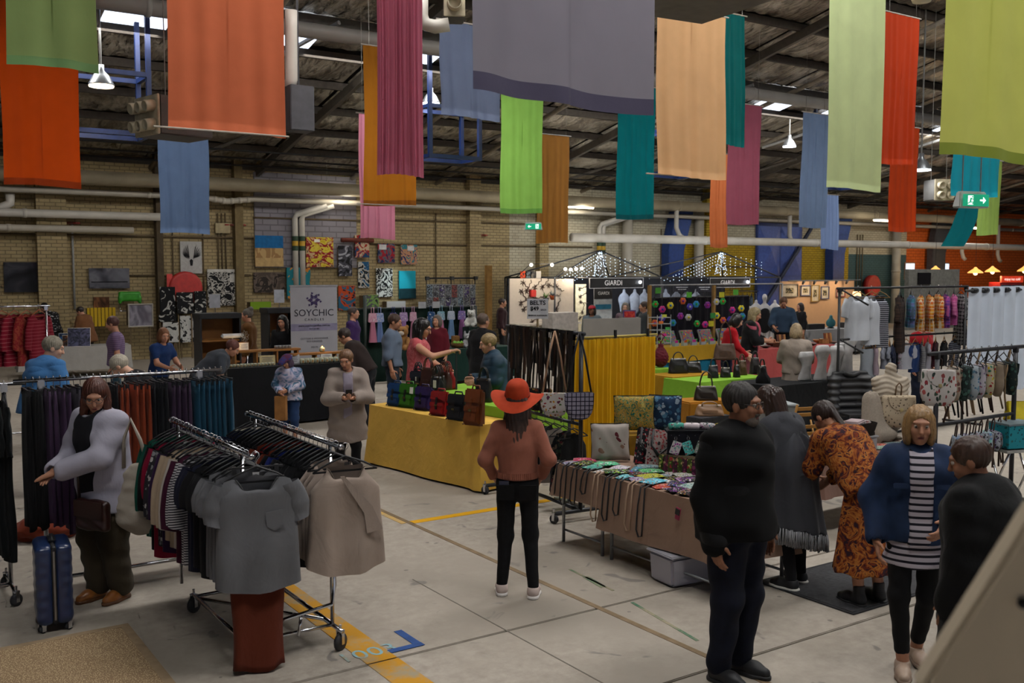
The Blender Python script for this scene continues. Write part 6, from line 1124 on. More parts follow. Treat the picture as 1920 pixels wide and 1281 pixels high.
for k, (px, w, h, c, lab) in enumerate(((128, .42, .30, '24568a', 'blue seascape print standing on the photo stall table'), (132, .36, .26, '8a5a30', 'sunset print standing on the photo stall table'), (148, .50, .44, '50506a', 'purple grey print standing at the back of the photo stall'), (70, .3, .34, '8a8a8a', 'white framed print standing at the left of the photo stall'))):
    q = ap(px, 24.0 - .1 * k, .742); t = thing('framed_print', lab, 'print', q, -.3); t.rotation_euler = (-.2, 0, -.3); MB().box(0, 0, h / 2, w, .02, h).build('print', Mblobs([c, '20242c', c], 5., mode='LINEAR'), t); MB().tube([(-w / 2, 0, 0), (w / 2, 0, 0), (w / 2, 0, h), (-w / 2, 0, h)], .012, 4, True).build('frame', M('c0bdb6', .6), t)
FV = dict(vox=.02, hvox=.010)
person('shopper in a tan hooded coat looking through prints', ap(165, 25.4), 285, 1.66, skin='b', lean=14, head=(-5, 30), top=(TN('6a452a'), .95, .72, .06, .04), bottom=('trousers', BLACKC), shoes=(M('b8b4ae', .6), M('c8c4bc', .6), 'low'), hair=(M('241814', .5), 'short'), fit=1.15, arms={'R': ((.2, .15, 1.12), (.12, .38, 1.0)), 'L': ((-.2, .15, 1.12), (-.12, .38, 1.0))}, **FV)
person('shopper in a black jacket with white dashes stooping at the prints', ap(100, 25.0), 300, 1.80, skin='b', lean=24, head=(0, 30), top=(Mprint('0e0e10', ['b0b0b0', '9a9a9a'], 11., .24, 0., .8, (1, 1, 2.6)), .95, .9, .06, .02), bottom=('trousers', BLACKC), shoes=(M('8a8680', .6), M('b0aca4', .6), 'low'), hair=(M('0f0d0c', .5), 'short'), fit=1.15, **FV)
person('bearded man sitting behind the red cardigan rack', ap(52, 27.3), 190, 1.78, skin='b', top=(TN('17171a'), .9, .9, .03), bottom=('trousers', BLACKC), shoes=(BLK(), BLK(), 'low'), hair=(M('2a1d16', .5), 'short'), beard=M('2a1d16', .8), **FV)
# ------------------------------------------------------------------ candle stall
hc = .99; ca, cb = atz(420, 690, hc), atz(706, 678, hc); yc = (ca.y + cb.y) / 2; xw = cb.x - ca.x
table_obj('trestle table under the black cloth at the candle stall', ca.x + xw / 2, yc + .35, 0, xw - .06, .7, hc - .015); cloth_obj('black tablecloth reaching the floor at the candle stall', ca.x + xw / 2, yc + .35, 0, xw, .74, hc - .005, hc - .04, Mcloth('0b0c10', 0, 400.), amp=.02, nf=7, seed=6)
WD = M('8a5a22', .55, 0, .2, 3.)
def shelf(label, px0, px1, py, yoff):
    y = yc + yoff; x0, x1 = xat(px0, y), xat(px1, y); t = thing('shelf', label, 'shelf', ((x0 + x1) / 2, y, hc)); z = atz((px0 + px1) / 2, py, 1.2); dd = y / (cs - sn * ray((px0 + px1) / 2, 640)[0]); zz = at((px0 + px1) / 2, py, dd).z - hc; w = x1 - x0
    MB().box(0, 0, zz, w, .2, .035).build('board', WD, t, bevel=.004)
    for k in (-.46, -.15, .15, .46): MB().box(w * k, 0, zz / 2, .03, .16, zz - .03).build('upright', WD, t)
    return t, zz + hc + .018, y
s1, z1, y1 = shelf('timber riser shelf on the left of the candle stall', 433, 560, 657, .45); s2, z2, y2 = shelf('timber riser shelf on the right of the candle stall', 545, 668, 662, .30)
WAX, LBL = M('a8a488', .5), M('7a5a34', .7); GL = Mglass('e8ece4', .1, .25)
def candle(label, x, y, z, r, h, lit=False, grp=None):
    t = thing('candle_jar', label, 'candle', (x, y, z), 0, grp); MB().lathe([(r * .7, 0), (r, h * .3), (r, h * .7), (r * .8, h * .92)], 14).build('wax', WAX, t, True); MB().lathe([(r * .74, 0), (r * 1.05, h * .3), (r * 1.05, h * .72), (r * .85, h), (r * .82, h)], 14).build('jar', GL, t, True); MB().box(0, -r * 1.05, h * .45, r * .7, .004, h * .4).build('label_tag', LBL, t)
    if lit: MB().ball(0, 0, h * .96, .012, .012, .022, n=8).build('flame', Memit('ffb84a', 25.), t, True); lamp_light('candle_glow', (x, y - .08, z + h + .05), 1.2, (1, .6, .25), .03)
for k in range(11): candle(ORD[k] + ' cream globe candle from the left on the black cloth', xat(566 + 9 * k, yc + .1), yc + .1, hc, .042, .10, False, 'globe candles')
for k in range(14): candle(ORD[k] + ' small amber candle jar from the left on the black cloth', xat(425 + 6.6 * k, yc + .12), yc + .12, hc, .026, .06, False, 'small candle jars')
candle('lit candle glowing on the right riser shelf', xat(604, y2), y2, z2, .05, .085, True); candle('lit candle glowing on the left riser shelf', xat(441, y1), y1, z1, .045, .08, True); candle('little red lantern candle at the right end of the shelf', xat(659, y2), y2, z2, .035, .10)
def card(label, px, y, z, w, h, c='b8b8b4', fr='6a4420', tilt=-.15):
    t = thing('card_sign', label, 'sign', (xat(px, y), y, z), -.2); t.rotation_euler = (tilt, 0, -.2); MB().box(0, 0, h / 2, w, .012, h).build('card', M(c, .7), t)
    if fr: MB().tube([(-w / 2, 0, 0), (w / 2, 0, 0), (w / 2, 0, h), (-w / 2, 0, h)], .012, 4, True).build('frame', M(fr, .6), t)
    mb = MB()
    for k in range(4): mb.box(0, -.008, h * (.78 - .17 * k), w * (.7 - .1 * (k % 2)), .002, h * .05)
    mb.build('printed_lines', M('5a5a60', .7), t); return t
card('framed white card on the left riser shelf', 457, y1, z1, .16, .13); card('framed price card in front of the right riser shelf', 612, yc + .16, hc, .20, .15); card('yellowish price list leaning under the left riser shelf', 501, yc + .20, hc, .26, .17, 'a89a72', None); card('white price list leaning under the middle of the shelves', 549, yc + .2, hc, .22, .16, 'a0a0a4', None)
for k in range(5): t = tag(MB().lathe([(.035, 0), (.035, .05), (.033, .055)], 14).build('candle_tin', M('9a9a9e', .3, .8), None, True, loc=(xat(517 + 6 * k, y1), y1 - .02, z1)), ORD[k] + ' silver candle tin from the left on the riser shelf', 'tin', 'silver candle tins')
t = thing('diffuser', 'round filigree metal ornament on a stand at the candle stall', 'ornament', (xat(459, y1 + .1), y1 + .1, z1)); mb = MB(); 
for k in range(9): a_ = k * .698; mb.tube([(0, 0, .22), (.05 * math.cos(a_), 0, .22 + .08 * math.sin(a_)), (.075 * math.cos(a_ + .3), 0, .22 + .11 * math.sin(a_ + .3)), (.05 * math.cos(a_ + .6), 0, .22 + .08 * math.sin(a_ + .6))], .006, 5)
mb.build('filigree', M('6a665e', .4, .6), t, True); MB().lathe([(.05, 0), (.04, .02), (.01, .04), (.01, .14)], 12).build('foot', M('6a665e', .4, .6), t, True)
t = thing('lamp', 'white trough lamp on the candle counter', 'lamp', (xat(436, y1 + .15), y1 + .15, z1)); MB().box(0, 0, .24, .38, .1, .07).build('shade', M('b0b4b8', .5), t, bevel=.02); MB().tube([(0, 0, 0), (0, 0, .22)], .012, 8).build('stem', M('b0b4b8', .5), t); MB().lathe([(.07, 0), (.06, .015)], 16).build('base', M('b0b4b8', .5), t)
for px0, px1, py, lab, e in ((371, 444, 592, 'wooden display case with black top on the left of the candle stall', 0), (498, 548, 582, 'wooden display case with black top behind the candle seller', 0)):
    y = yc + 2.3; x0, x1 = xat(px0, y), xat(px1, y); dd = y / (cs - sn * ray((px0 + px1) / 2, 640)[0]); z = at((px0 + px1) / 2, py, dd).z; t = thing('display_case', lab, 'display case', ((x0 + x1) / 2, y, 0)); w = x1 - x0
    MB().box(0, .2, z / 2, w, .03, z).build('back', WD, t)
    for k in (-1, 1): MB().box(k * w / 2, 0, z / 2, .03, .42, z).build('side', M('1c1c20', .6), t)
    for q in (.5, .9, z - .45): MB().box(0, 0, q, w, .4, .03).build('shelf_board', WD, t)
    MB().box(0, 0, z, w + .06, .46, .10).build('black_top', M('17181c', .6), t, bevel=.01)
    u = thing('card_sign', 'white card on a stand on top of the ' + ('left' if px0 < 400 else 'right') + ' candle display case', 'sign', ((x0 + x1) / 2 + (-.05 if px0 < 400 else .0), y - .05, z + .05), -.3); MB().box(0, 0, .22, .19, .008, .25).build('card', M('a8acb4', .6), u); MB().tube([(0, .01, 0), (0, .01, .1)], .008, 6).build('stem', CR, u); MB().lathe([(.05, 0), (.05, .01)], 12).build('base', CR, u)
t = thing('roll_up_banner', 'white roll up banner reading SOYCHIC CANDLES behind the candle seller', 'banner stand', (0, 0, 0)); y = yc + 1.3; x0, x1 = xat(547, y), xat(631, y); w = x1 - x0; dd = y / (cs - sn * ray(589, 640)[0]); zt = at(589, 536, dd).z; t.location = ((x0 + x1) / 2, y, 0); t.rotation_euler = (0, 0, -.1)
MB().box(0, 0, (zt + .3) / 2, w, .012, zt - .3).build('panel', M('8d8c92', .6, 0, .03), t); MB().box(0, 0, zt, w + .03, .03, .03).build('top_bar', M('9a9a9e', .4, .6), t); MB().box(0, .02, .15, w + .05, .12, .3).build('base', M('8a8a8e', .4, .6), t); MB().box(0, -.008, zt - .76, w, .003, .13).build('lilac_band', M('77738a', .7), t)
PU, TX = M('2a1a4a', .6), M('33323c', .7); mb = MB()
for k in range(6): a_ = k * 1.047 + .52; mb.at(.0, -.012, zt - .26, 0, 0, a_); mb.prism([(0, .02), (.035, .06), (0, .125), (-.035, .06)], .004); mb.prism([(.03, .10), (.055, .12), (.03, .15), (.012, .125)], .004)
mb.build('flower_logo', PU, t); text('SOYCHIC', .175, TX, t, (0, -.010, zt - .50)); text('C A N D L E S', .06, TX, t, (0, -.010, zt - .62)); text('www.soychiccandles.com.au', .052, TX, t, (0, -.012, zt - .73)); text('0417 367 001', .034, TX, t, (0, -.012, zt - .79))
for k, s_ in enumerate(('COTTON & WOODWICK', 'SOY CANDLES', 'MELTS', 'TRAVEL TINS', 'ESSENTIAL OIL', 'AROMA DIFFUSERS', 'TEA LIGHTS', 'REFILL SERVICE')): text(s_, .045, M('5a5a62', .7), t, (0, -.010, zt - .97 - .05 * k - .06 * sum(1 for j in range(1, k + 1) if j in (2, 3, 4, 6, 7))))
person('dark haired candle seller in a black top behind the counter', ap(531, 18.3), 178, 1.74, skin='b', top=(TN('101013'), .9, .9, .02), bottom=('trousers', BLACKC), shoes=(BLK(), BLK(), 'low'), hair=(M('120e0d', .35), 'long', .26), vox=.016, hvox=.006, head=(8, 10), fit=.95)
person('shopper with grey curls in a mustard jumper beside the candle seller', ap(466, 19.6), 265, 1.80, skin='b', top=(Mcloth('54350f', 0, 300.), .95, .9, .05), bottom=('trousers', BLACKC), shoes=(BLK(), BLK(), 'low'), hair=(M('5a544e', .7, 0, .3, 30.), 'bun'), vox=.018, hvox=.008)
t = thing('folding_chair', 'black folding chair beside the candle seller', 'chair', ap(484, 18.6), -.4); MB().box(0, .18, .78, .42, .03, .30).build('backrest', BLK(), t, bevel=.02); MB().box(0, 0, .46, .42, .4, .03).build('seat', BLK(), t, bevel=.01)
for k in (-1, 1): MB().tube([(k * .21, .2, .95), (k * .21, -.2, 0)], .012, 6).build('leg', CR, t, True); MB().tube([(k * .21, -.15, .46), (k * .21, .22, 0)], .012, 6).build('leg', CR, t, True)
# ------------------------------------------------------------------ plush toy and hanging towel stall
yp = 20.3; GRNB = Mcloth('10251f', 0, 400.)
def yd(px, y): return y / (cs - sn * ray(px, 640)[0])
x0, x1 = xat(655, yp), xat(893, yp); zr = at(780, 577, yd(780, yp)).z; t = thing('backdrop_stand', 'dark green cloth backdrop on a rail behind the plush toys', 'backdrop', ((x0 + x1) / 2, yp, 0)); w = x1 - x0
MB().grid(lambda u, v: (w * (u - .5), .08 + .015 * math.sin(u * 90), .02 + (zr - .02) * v), 120, 4).build('cloth', GRNB, t, True); MB().tube([(-w / 2, 0, zr), (w / 2, 0, zr)], .02, 8).build('rail', M('17241f', .5), t, True)
for k in (-1, 1): MB().tube([(k * w / 2, 0, 0), (k * w / 2, 0, zr)], .02, 8).build('post', M('17241f', .5), t, True)
MB().tube([(-w * .39, -.05, 0), (-w * .39, -.05, zr + .3)], .04, 8).build('tall_post', M('17241f', .5), t, True)
TC = [('a86a80', 'c89aac'), ('5a6f9a', '8a9ac0'), ('7a3a4a', '1a2a6a'), ('8a6a9a', 'a08ab0'), ('b07a90', 'b890a4'), ('33557a', '2a4a74'), ('b06a8a', '7aa0b0'), ('6a8ab0', 'a8b0c0'), ('8a5a8a', '7a6aa0'), ('9a4a5a', 'b0a8ac')]
for k, px in enumerate((699, 712, 738, 757, 775, 809, 827, 846, 866, 885)):
    q = Vector((xat(px, yp - .06), yp - .06, zr)); a_, b_ = TC[k]; t = thing('hanging_towel', ORD[k] + ' hanging hand towel dress from the left on the plush stall rail', 'towel', q, rnd.uniform(-.2, .2), 'hanging towel dresses'); MB().tube([(-.03, 0, -.10), (-.03, 0, .03), (.03, 0, .03), (.03, 0, -.10)], .010, 5).build('loop', M(b_, .8), t, True)
    mb = MB().at(0, 0, -.1); mb.prism([(-.09, 0), (.09, 0), (.11, -.2), (.04, -.22), (-.04, -.22), (-.11, -.2)], .03); mb.build('bodice', Mprint(b_, ['c8c4c4', a_], 30., .3), t, bevel=.01); mb = MB().at(0, 0, -.30); mb.grid(lambda u, v: ((.05 + .05 * v) * math.cos(u * 6.283), .035 * (1 + v) * math.sin(u * 6.283) + .01 * math.sin(u * 38), -.46 * v), 24, 6, True); mb.build('towel', Mcloth(a_, 0, 300.), t, True)
for k, (px, lab) in enumerate(((792, 'left white price card on the plush stall rail'), (818, 'right white price card on the plush stall rail'))): tag(MB().box(0, 0, .06, .2, .01, .15).build('price_card', M('9a9ca0', .7), None, loc=(xat(px, yp - .1), yp - .1, zr)), lab, 'card')
table_obj('table under the green cloth at the plush stall', (x0 + x1) / 2 + .6, yp - 1.0, 0, w - .9, .7, .80); cloth_obj('dark green tablecloth at the plush stall', (x0 + x1) / 2 + .6, yp - 1.0, 0, w - .86, .74, .815, .7, Mcloth('12302a', 0, 400.), seed=9)
def plush(label, px, dy, c, c2, s=1., ears='round', z=.82):
    y = yp - 1.0 + dy; t = thing('plush_toy', label, 'toy', (xat(px, y), y, z), math.radians(-34 + rnd.uniform(-20, 20)), 'plush toys'); pr = [ell((0, 0, .11 * s), (.10 * s, .085 * s, .11 * s)), ell((0, -.02 * s, .27 * s), (.085 * s, .08 * s, .08 * s)), cap((.08 * s, -.03 * s, .16 * s), (.11 * s, -.09 * s, .08 * s), .035 * s), cap((-.08 * s, -.03 * s, .16 * s), (-.11 * s, -.09 * s, .08 * s), .035 * s), cap((.05 * s, -.05 * s, .04 * s), (.07 * s, -.15 * s, .04 * s), .04 * s), cap((-.05 * s, -.05 * s, .04 * s), (-.07 * s, -.15 * s, .04 * s), .04 * s)]
    for k in (-1, 1): pr.append(ell((k * .06 * s, 0, .34 * s), (.03 * s, .02 * s, (.032 if ears == 'round' else .09) * s)))
    sobj('body', pr, M(c, .95, 0, .12, 40.), t, .014 * s, .03); sobj('muzzle', [ell((0, -.085 * s, .25 * s), (.045 * s, .035 * s, .035 * s))], M(c2, .9), t, .01 * s, .01)
    for k in (-1, 1): MB().ball(k * .032 * s, -.092 * s, .295 * s, .012 * s, n=8).build('eye', BLK(), t, True)
plush('white owl plush toy sitting at the right of the plush stall', 884, .5, 'a8a8a2', '6a665e', 1.1, z=1.25); plush('brown and white dog plush toy on the left of the stall', 756, .1, '8a6238', 'b8b0a4', 1.5); plush('pink plush toy beside the seller', 798, -.1, 'b84a88', 'd8a0c0', 1.0); plush('small white plush toy below the pink one', 800, -.25, 'b0b0b0', 'c8c8c8', .8); plush('golden plush bear in front of the seller', 806, -.3, '8a5a2c', 'b08a5a', .8); plush('sky blue plush elephant on the green table', 822, -.3, '5a8aa0', '7aa8b8', 1.0); plush('grey plush rabbit near the owl', 876, -.1, '8a8a8c', 'b0b0b0', .9, 'long')
t = thing('owl_stand', 'green cloth covered box under the owl plush toy', 'box', (xat(884, yp - .5), yp - .5, .815)); MB().box(0, 0, .215, .32, .3, .43).build('box', GRNB, t, bevel=.01)
for k, (px, lab) in enumerate(((858, 'left wicker basket of green soaps'), (889, 'right wicker basket of green soaps'))):
    y = yp - 1.05; t = thing('basket', lab + ' on the plush stall', 'basket', (xat(px, y), y, .82)); MB().lathe([(.13, 0), (.16, .11), (.15, .11), (.12, .01)], 18).build('wicker', M('5a4020', .8, 0, .3, 60.), t, True); mb = MB()
    for q in range(14): mb.ball(rnd.uniform(-.1, .1), rnd.uniform(-.1, .1), .10 + rnd.uniform(0, .03), .032, n=6)
    tag(mb.build('soaps', Mrand(['6a9a3a', '7aaa4a']), t, True), kind='stuff')
tag(MB().box(0, 0, .13, .17, .1, .26).build('paper_bag', M('7a5630', .8), None, loc=(xat(854, yp - .9), yp - .9, .822), bevel=.004), 'brown paper gift bag standing on the plush stall', 'bag')
person('shopper in a pale blue shirt and cap passing the plush stall', ap(735, 16.6), 95, 1.84, skin='c', top=(TN('5a6678'), .6, .9, .05), bottom=('trousers', TN('26303c')), shoes=(BLK(), BLK(), 'low'), hair=(M('3a2418', .6), 'short'), head=(0, 15), **FV)
person('stooping shopper in a brown jacket at the end of the candle stall', ap(690, 15.8), 280, 1.76, skin='c', lean=34, head=(0, 30), top=(TN('241a18'), .9, .9, .05), bottom=('trousers', TN('14161c')), shoes=(BLK(), BLK(), 'low'), hair=(M('2a1c16', .6), 'short'), **FV)
person('person in a purple top between the candle banner and the toys', ap(662, 20.6), 100, 1.80, skin='b', top=(TN('3a2454'), .5, .9, .03), bottom=('trousers', BLACKC), shoes=(BLK(), BLK(), 'low'), hair=(M('3a2c28', .6), 'short'), **FV)
person('seller in dark red behind the plush toys', ap(820, 20.0), 200, 1.66, skin='b', top=(TN('5a1220'), .9, .9, .03), bottom=('trousers', BLACKC), shoes=(BLK(), BLK(), 'low'), hair=(M('5a5048', .6), 'bob'), **FV)
# ------------------------------------------------------------------ vine art stall and tents in the centre background
def Y_of(px, d): return ap(px, d).y
dv0 = 31.; yv = Y_of(1015, dv0); x0, x1 = xat(955, yv), xat(1074, yv); zt = at(1015, 522, dv0).z; w = x1 - x0
t = thing('art_panel', 'tall white panel covered with iron vine ornaments', 'display panel', ((x0 + x1) / 2, yv, 0)); MB().box(0, 0, zt / 2, w, .05, zt).build('panel', M('b8aea4', .7, 0, .04), t); MB().box(0, -.2, .9, w + .05, .4, .06).build('ledge', M('b0a89e', .7), t)
IR = M('3a2a22', .5, .4); rv = random.Random(5)
def vine(par, x, z, s, seed, y=-.045):
    r = random.Random(seed); mb = MB().at(x, y, z, 0, 0, r.uniform(-1.2, 1.2)); mb.tube([(-.10 * s, 0, 0), (-.03 * s, 0, .03 * s), (.03 * s, 0, 0), (.10 * s, 0, .05 * s), (.17 * s, 0, .02 * s), (.22 * s, 0, .09 * s)], .008 * s + .003, 5)
    for k in range(6): a = k * 1.05 + r.uniform(-.2, .2); mb.tube([(-.10 * s, 0, 0), (-.10 * s + .05 * s * math.cos(a), 0, .05 * s * math.sin(a)), (-.10 * s + .10 * s * math.cos(a + .3), 0, .10 * s * math.sin(a + .3))], [.012 * s, .012 * s, .003], 5)
    mb.build('iron_ornament', IR, par, True)
for k, (px, py) in enumerate(((968, 535), (978, 540), (962, 552), (1002, 535), (1022, 535), (1042, 537), (1058, 540), (965, 565), (972, 575), (1003, 560), (1048, 555), (990, 580), (1042, 590), (995, 600), (1060, 575), (985, 622), (1025, 610))): q = at(px, py, dv0); vine(t, q.x - (x0 + x1) / 2, q.z, 1.15, k)
q = at(987, 550, dv0); tag(MB().box(0, -.1, 0, .20, .12, .22, 1.1, 1.1).build('red_planter', M('b02a26', .6), None, loc=(q.x, yv + .02, q.z), bevel=.02), 'red planter hung on the white vine panel', 'planter')
for k, (px, py, lab) in enumerate(((1018, 560, 'dark hanging basket with an aloe plant on the vine panel'), (1031, 556, 'terracotta pot with a succulent on the vine panel'))):
    q = at(px, py, dv0); u = thing('potted_plant', lab, 'plant', (q.x, q.y - .16, q.z)); MB().lathe([(.07, -.1), (.1, .02), (.1, .03), (.08, .02)], 14).build('pot', M('2a2a2c' if k == 0 else '9a4a26', .7), u, True); mb = MB()
    for j in range(9): a = j * .7; mb.tube([(0, 0, .0), (.05 * math.cos(a), .05 * math.sin(a), .09), (.10 * math.cos(a), .1 * math.sin(a), .13 + .03 * (j % 3))], [.014, .012, .003], 5)
    mb.build('leaves', M('3f6a24' if k == 0 else '5a6a72', .7), u, True); MB().tube([(0, .1, .0), (0, .1, .2), (0, .14, .22)], .006, 5).build('bracket', IR, u)
for k, c in enumerate(('a83a1c', '4a5660', '5a5650', 'a8a4a0')):
    q = at(965 + 13.5 * k, 513, dv0); tag(MB().box(0, 0, 0, .22, .02, .22).build('small_picture', Mblobs([c, '26262a' if k < 3 else c, c], 7.), None, loc=(q.x, yv, zt + .115)), ORD[k] + ' small picture from the left on top of the vine panel', 'picture', 'small pictures above the vine panel')
y2v = yv + 1.1; xa, xb = xat(1078, y2v), xat(1098, y2v); t = thing('art_panel', 'narrow cream panel with hanging iron ornaments', 'display panel', ((xa + xb) / 2, y2v, 0)); MB().box(0, 0, 1.05, xb - xa, .04, 2.1).build('panel', M('b0a284', .7), t)
for k in range(5): vine(t, rv.uniform(-.1, .1), 1.95 - .24 * k, .9, k + 40)
tag(MB().box(0, 0, 1.35, .16, .12, 2.7).build('timber_post', M('7a5a2c', .7), None, loc=ap(916, 26.5)), 'rough timber post standing left of the vine panel', 'post')
def bulbs(label, pts, d, m='fff0d8'):
    t = thing('track_light', label, 'lamp', at(pts[0][0], pts[0][1], d)); o = t.location.copy(); Q = [at(a, b, d) - o for a, b in pts]; MB().tube([Q[0], Q[-1]], .012, 5).build('track', BLK(), t, True); MB().tube([Q[0], Q[0] + Vector((-.4, .75, -.7))], .012, 5).build('arm', BLK(), t, True)
    for q in Q: MB().ball(q.x, q.y - .03, q.z - .03, .05, n=10).build('bulb', Memit(m, 18.), t, True)
    lamp_light('track_glow', o + Vector((.3, -.5, -.1)), 70, (1, .85, .62), .1)
bulbs('two bulb lamp bar above the vine panel', [(995, 495), (1034, 495)], 30.2); bulbs('four bulb lamp bar beside the light tree', [(1059, 503), (1069, 504), (1079, 503), (1090, 502)], 31.5)
tag(MB().box(0, 0, .7, .9, .5, 1.4).build('white_crate', M('b0aaa4', .7), None, loc=ap(1050, 27.5), bevel=.01), 'white box counter behind the belt sign', 'counter')
person('dark haired person in a dark vest beside the vine panel', ap(941, 28.), 95, 1.76, skin='b', top=(TN('2a1418'), .9, .9, .04), bottom=('trousers', BLACKC), shoes=(BLK(), BLK(), 'low'), hair=(M('2a1a14', .5), 'short'), **FV)
def tent(label, pxl, pxr, pxp, pyp, pye, d, sign, seed, text_sz):
    y = Y_of((pxl + pxr) / 2, d); xl, xr = xat(pxl, y), xat(pxr, y); ze = at((pxl + pxr) / 2, pye, d).z; zp = at(pxp, pyp, d).z; xp = xat(pxp, y + 1.4); w = xr - xl; t = thing('market_tent', label, 'tent', (xl, y, 0)); FR = M('26262a', .5)
    for x in (0, w):
        for yy in (0, 2.8): MB().tube([(x, yy, 0), (x, yy, ze)], .03, 6).build('leg', FR, t, True); MB().tube([(x, yy, ze), (xp - xl, 1.4, zp)], .025, 6).build('roof_bar', FR, t, True)
    for yy in (0, 2.8): MB().tube([(0, yy, ze), (w, yy, ze)], .025, 6).build('eave_bar', FR, t, True)
    for x in (0, w): MB().tube([(x, 0, ze), (x, 2.8, ze)], .025, 6).build('eave_bar', FR, t, True)
    r = random.Random(seed); mb = MB()
    for k in range(30):
        u = k / 29; x = w * u; zt_ = ze + (zp - ze) * (1 - abs(x - (xp - xl)) / max(xp - xl, w - xp + xl)) * .93; yy = 1.4 * (1 - abs(x - (xp - xl)) / max(xp - xl, w - xp + xl)); n = r.randint(4, 9)
        for j in range(n): z = zt_ - j * .11; mb.ball(x + r.uniform(-.02, .02), yy, z, .011, n=5) if z > ze - .1 else None
    tag(mb.build('icicle_lights', Memit('cfe6ff', 4.5), t), kind='stuff')
    mb = MB()
    for k in range(90): v = r.random(); rr = .05 + .28 * (1 - v) * (zp - ze) / 1.3; a = r.uniform(0, 6.28); mb.ball(xp - xl + rr * math.cos(a), 1.4 + rr * math.sin(a), ze + (zp - ze) * v * .98, .010, n=5)
    tag(mb.build('light_tree', Memit('d8ecff', 4.), t), kind='stuff')
    if sign:
        sx, sw = sign; MB().box(sx + sw / 2, -.06, ze - .17, sw, .05, .32).build('header_sign', M('101014', .6), t); MB().tube([(sx, -.1, ze - .33), (sx + sw, -.1, ze - .33), (sx + sw, -.1, ze - .01), (sx, -.1, ze - .01)], .012, 4, True).build('sign_border', M('b8b8bc', .5), t); text('GIARDI', text_sz, M('f4f4f8', .6), t, (sx + sw * .44, -.09, ze - .17))
        MB().ball(sx + sw * .93, -.13, ze - .15, .05, n=10).build('spot_lamp', Memit('f0f6ff', 16.), t, True)
    MB().box(w / 2, 2.7, ze / 2, w, .04, ze).build('back_wall', M('14141a', .8), t); lamp_light('tent_glow', (xl + w / 2, y + .6, ze - .3), 110, (.85, .93, 1), .15); return t, xl, xr, y, ze
T1, xl, xr, y, ze = tent('black framed market tent with GIARDI header and icicle lights', 1040, 1241, 1124, 468, 521, 32., (1.3, 2.26), 3, .23)
# sales screens and shirts inside the first tent
t = thing('poster_stand', 'black GIARDI poster with blue stripe inside the first tent', 'poster', (xat(1130, y + .5), y + .5, 0)); zq = at(1130, 540, 32.5).z; MB().box(0, 0, zq - .55, .76, .03, 1.1).build('panel', M('9aa0a4', .6), t); MB().box(0, -.02, zq - .18, .76, .02, .36).build('black_header', M('14100f', .6), t); MB().box(0, -.02, zq - .62, .66, .02, .16).build('blue_stripe', M('14607e', .6), t); text('GIARDI', .15, M('c8c8c8', .6), t, (0, -.035, zq - .18)); MB().tube([(0, .03, 0), (0, .03, zq - 1)], .03, 6).build('stand', BLK(), t)
for k, (px, py) in enumerate(((1170, 562), (1190, 562), (1208, 562), (1248, 562), (1268, 562), (1287, 562), (1305, 562))):
    dd = 33.6; q = at(px, py, dd); u = thing('torso_form', ORD[k] + ' white shirted torso form from the left inside the tents', 'mannequin', (q.x, q.y, 0), -YAW, 'torso forms in the tents'); z = q.z; sobj('torso', [ell((0, 0, z), (.19, .11, .24)), flt((0, 0, z), (0, 0, z - .35), .17, .14, .7, np.eye(3, dtype=np.float32)), cap((0, 0, z + .2), (0, 0, z + .32), .05)], M('8e96a6', .7), u, .03, .05); MB().tube([(0, 0, 0), (0, 0, z - .4)], .02, 6).build('stand', BLK(), u)
for k, (px, w_, lab) in enumerate(((1278, 36, 'left white lettered sign board between the tents'), (1320, 34, 'right dark lettered sign board between the tents'))):
    q = at(px, 540, 33.4); t = thing('sign_board', lab, 'sign', (q.x, q.y, 0), -.2); MB().box(0, 0, q.z, w_ * 33.4 / 1850, .04, .26).build('panel', M('1c1e2a', .6), t); MB().box(0, -.03, q.z + .02, w_ * 33.4 / 1850 * .7, .01, .03).build('printed_line', M('b8bcc4', .6), t); MB().box(0, -.03, q.z - .05, w_ * 33.4 / 1850 * .5, .01, .025).build('printed_line', M('b8bcc4', .6), t); MB().tube([(0, .03, 0), (0, .03, q.z)], .02, 6).build('stand', BLK(), t)
T2, xl2, xr2, y2_, ze2 = tent('second black framed market tent with GIARDI header and icicle lights', 1238, 1460, 1350, 470, 521, 34., (2.15, 1.95), 8, .21)
for k, (px, py) in enumerate(((1418, 556), (1434, 546), (1453, 556))):
    dd = 31.5; q = at(px, py, dd); u = thing('mannequin', ['left headless mannequin in a black apron', 'white mannequin with a head in a black apron', 'right headless mannequin in a black apron'][k] + ' under the second tent', 'mannequin', (q.x, q.y, 0), -YAW); z = q.z; pr = [ell((0, 0, 1.30), (.19, .11, .22)), flt((0, 0, 1.25), (0, 0, .9), .16, .17, .7, np.eye(3, dtype=np.float32)), cap((0, 0, 1.45), (0, 0, 1.58), .05), cap((.2, 0, 1.38), (.25, -.02, 1.1), .045, .04), cap((-.2, 0, 1.38), (-.25, -.02, 1.1), .045, .04), cap((.25, -.02, 1.1), (.27, -.08, .85), .04, .03), cap((-.25, -.02, 1.1), (-.27, -.08, .85), .04, .03), cap((.09, 0, .9), (.1, 0, .1), .08, .05), cap((-.09, 0, .9), (-.1, 0, .1), .08, .05)]
    if k == 1: pr.append(ell((0, 0, 1.70), (.08, .1, .12)))
    sobj('figure', pr, M('b0aeb0', .5), u, .03, .03); sobj('apron', [flt((0, -.03, 1.25), (0, -.03, .75), .16, .19, .7, np.eye(3, dtype=np.float32))], TN('121216'), u, .03, .03); MB().lathe([(.18, 0), (.18, .02)], 16).build('base_plate', M('8a8a8e', .4, .6), u)
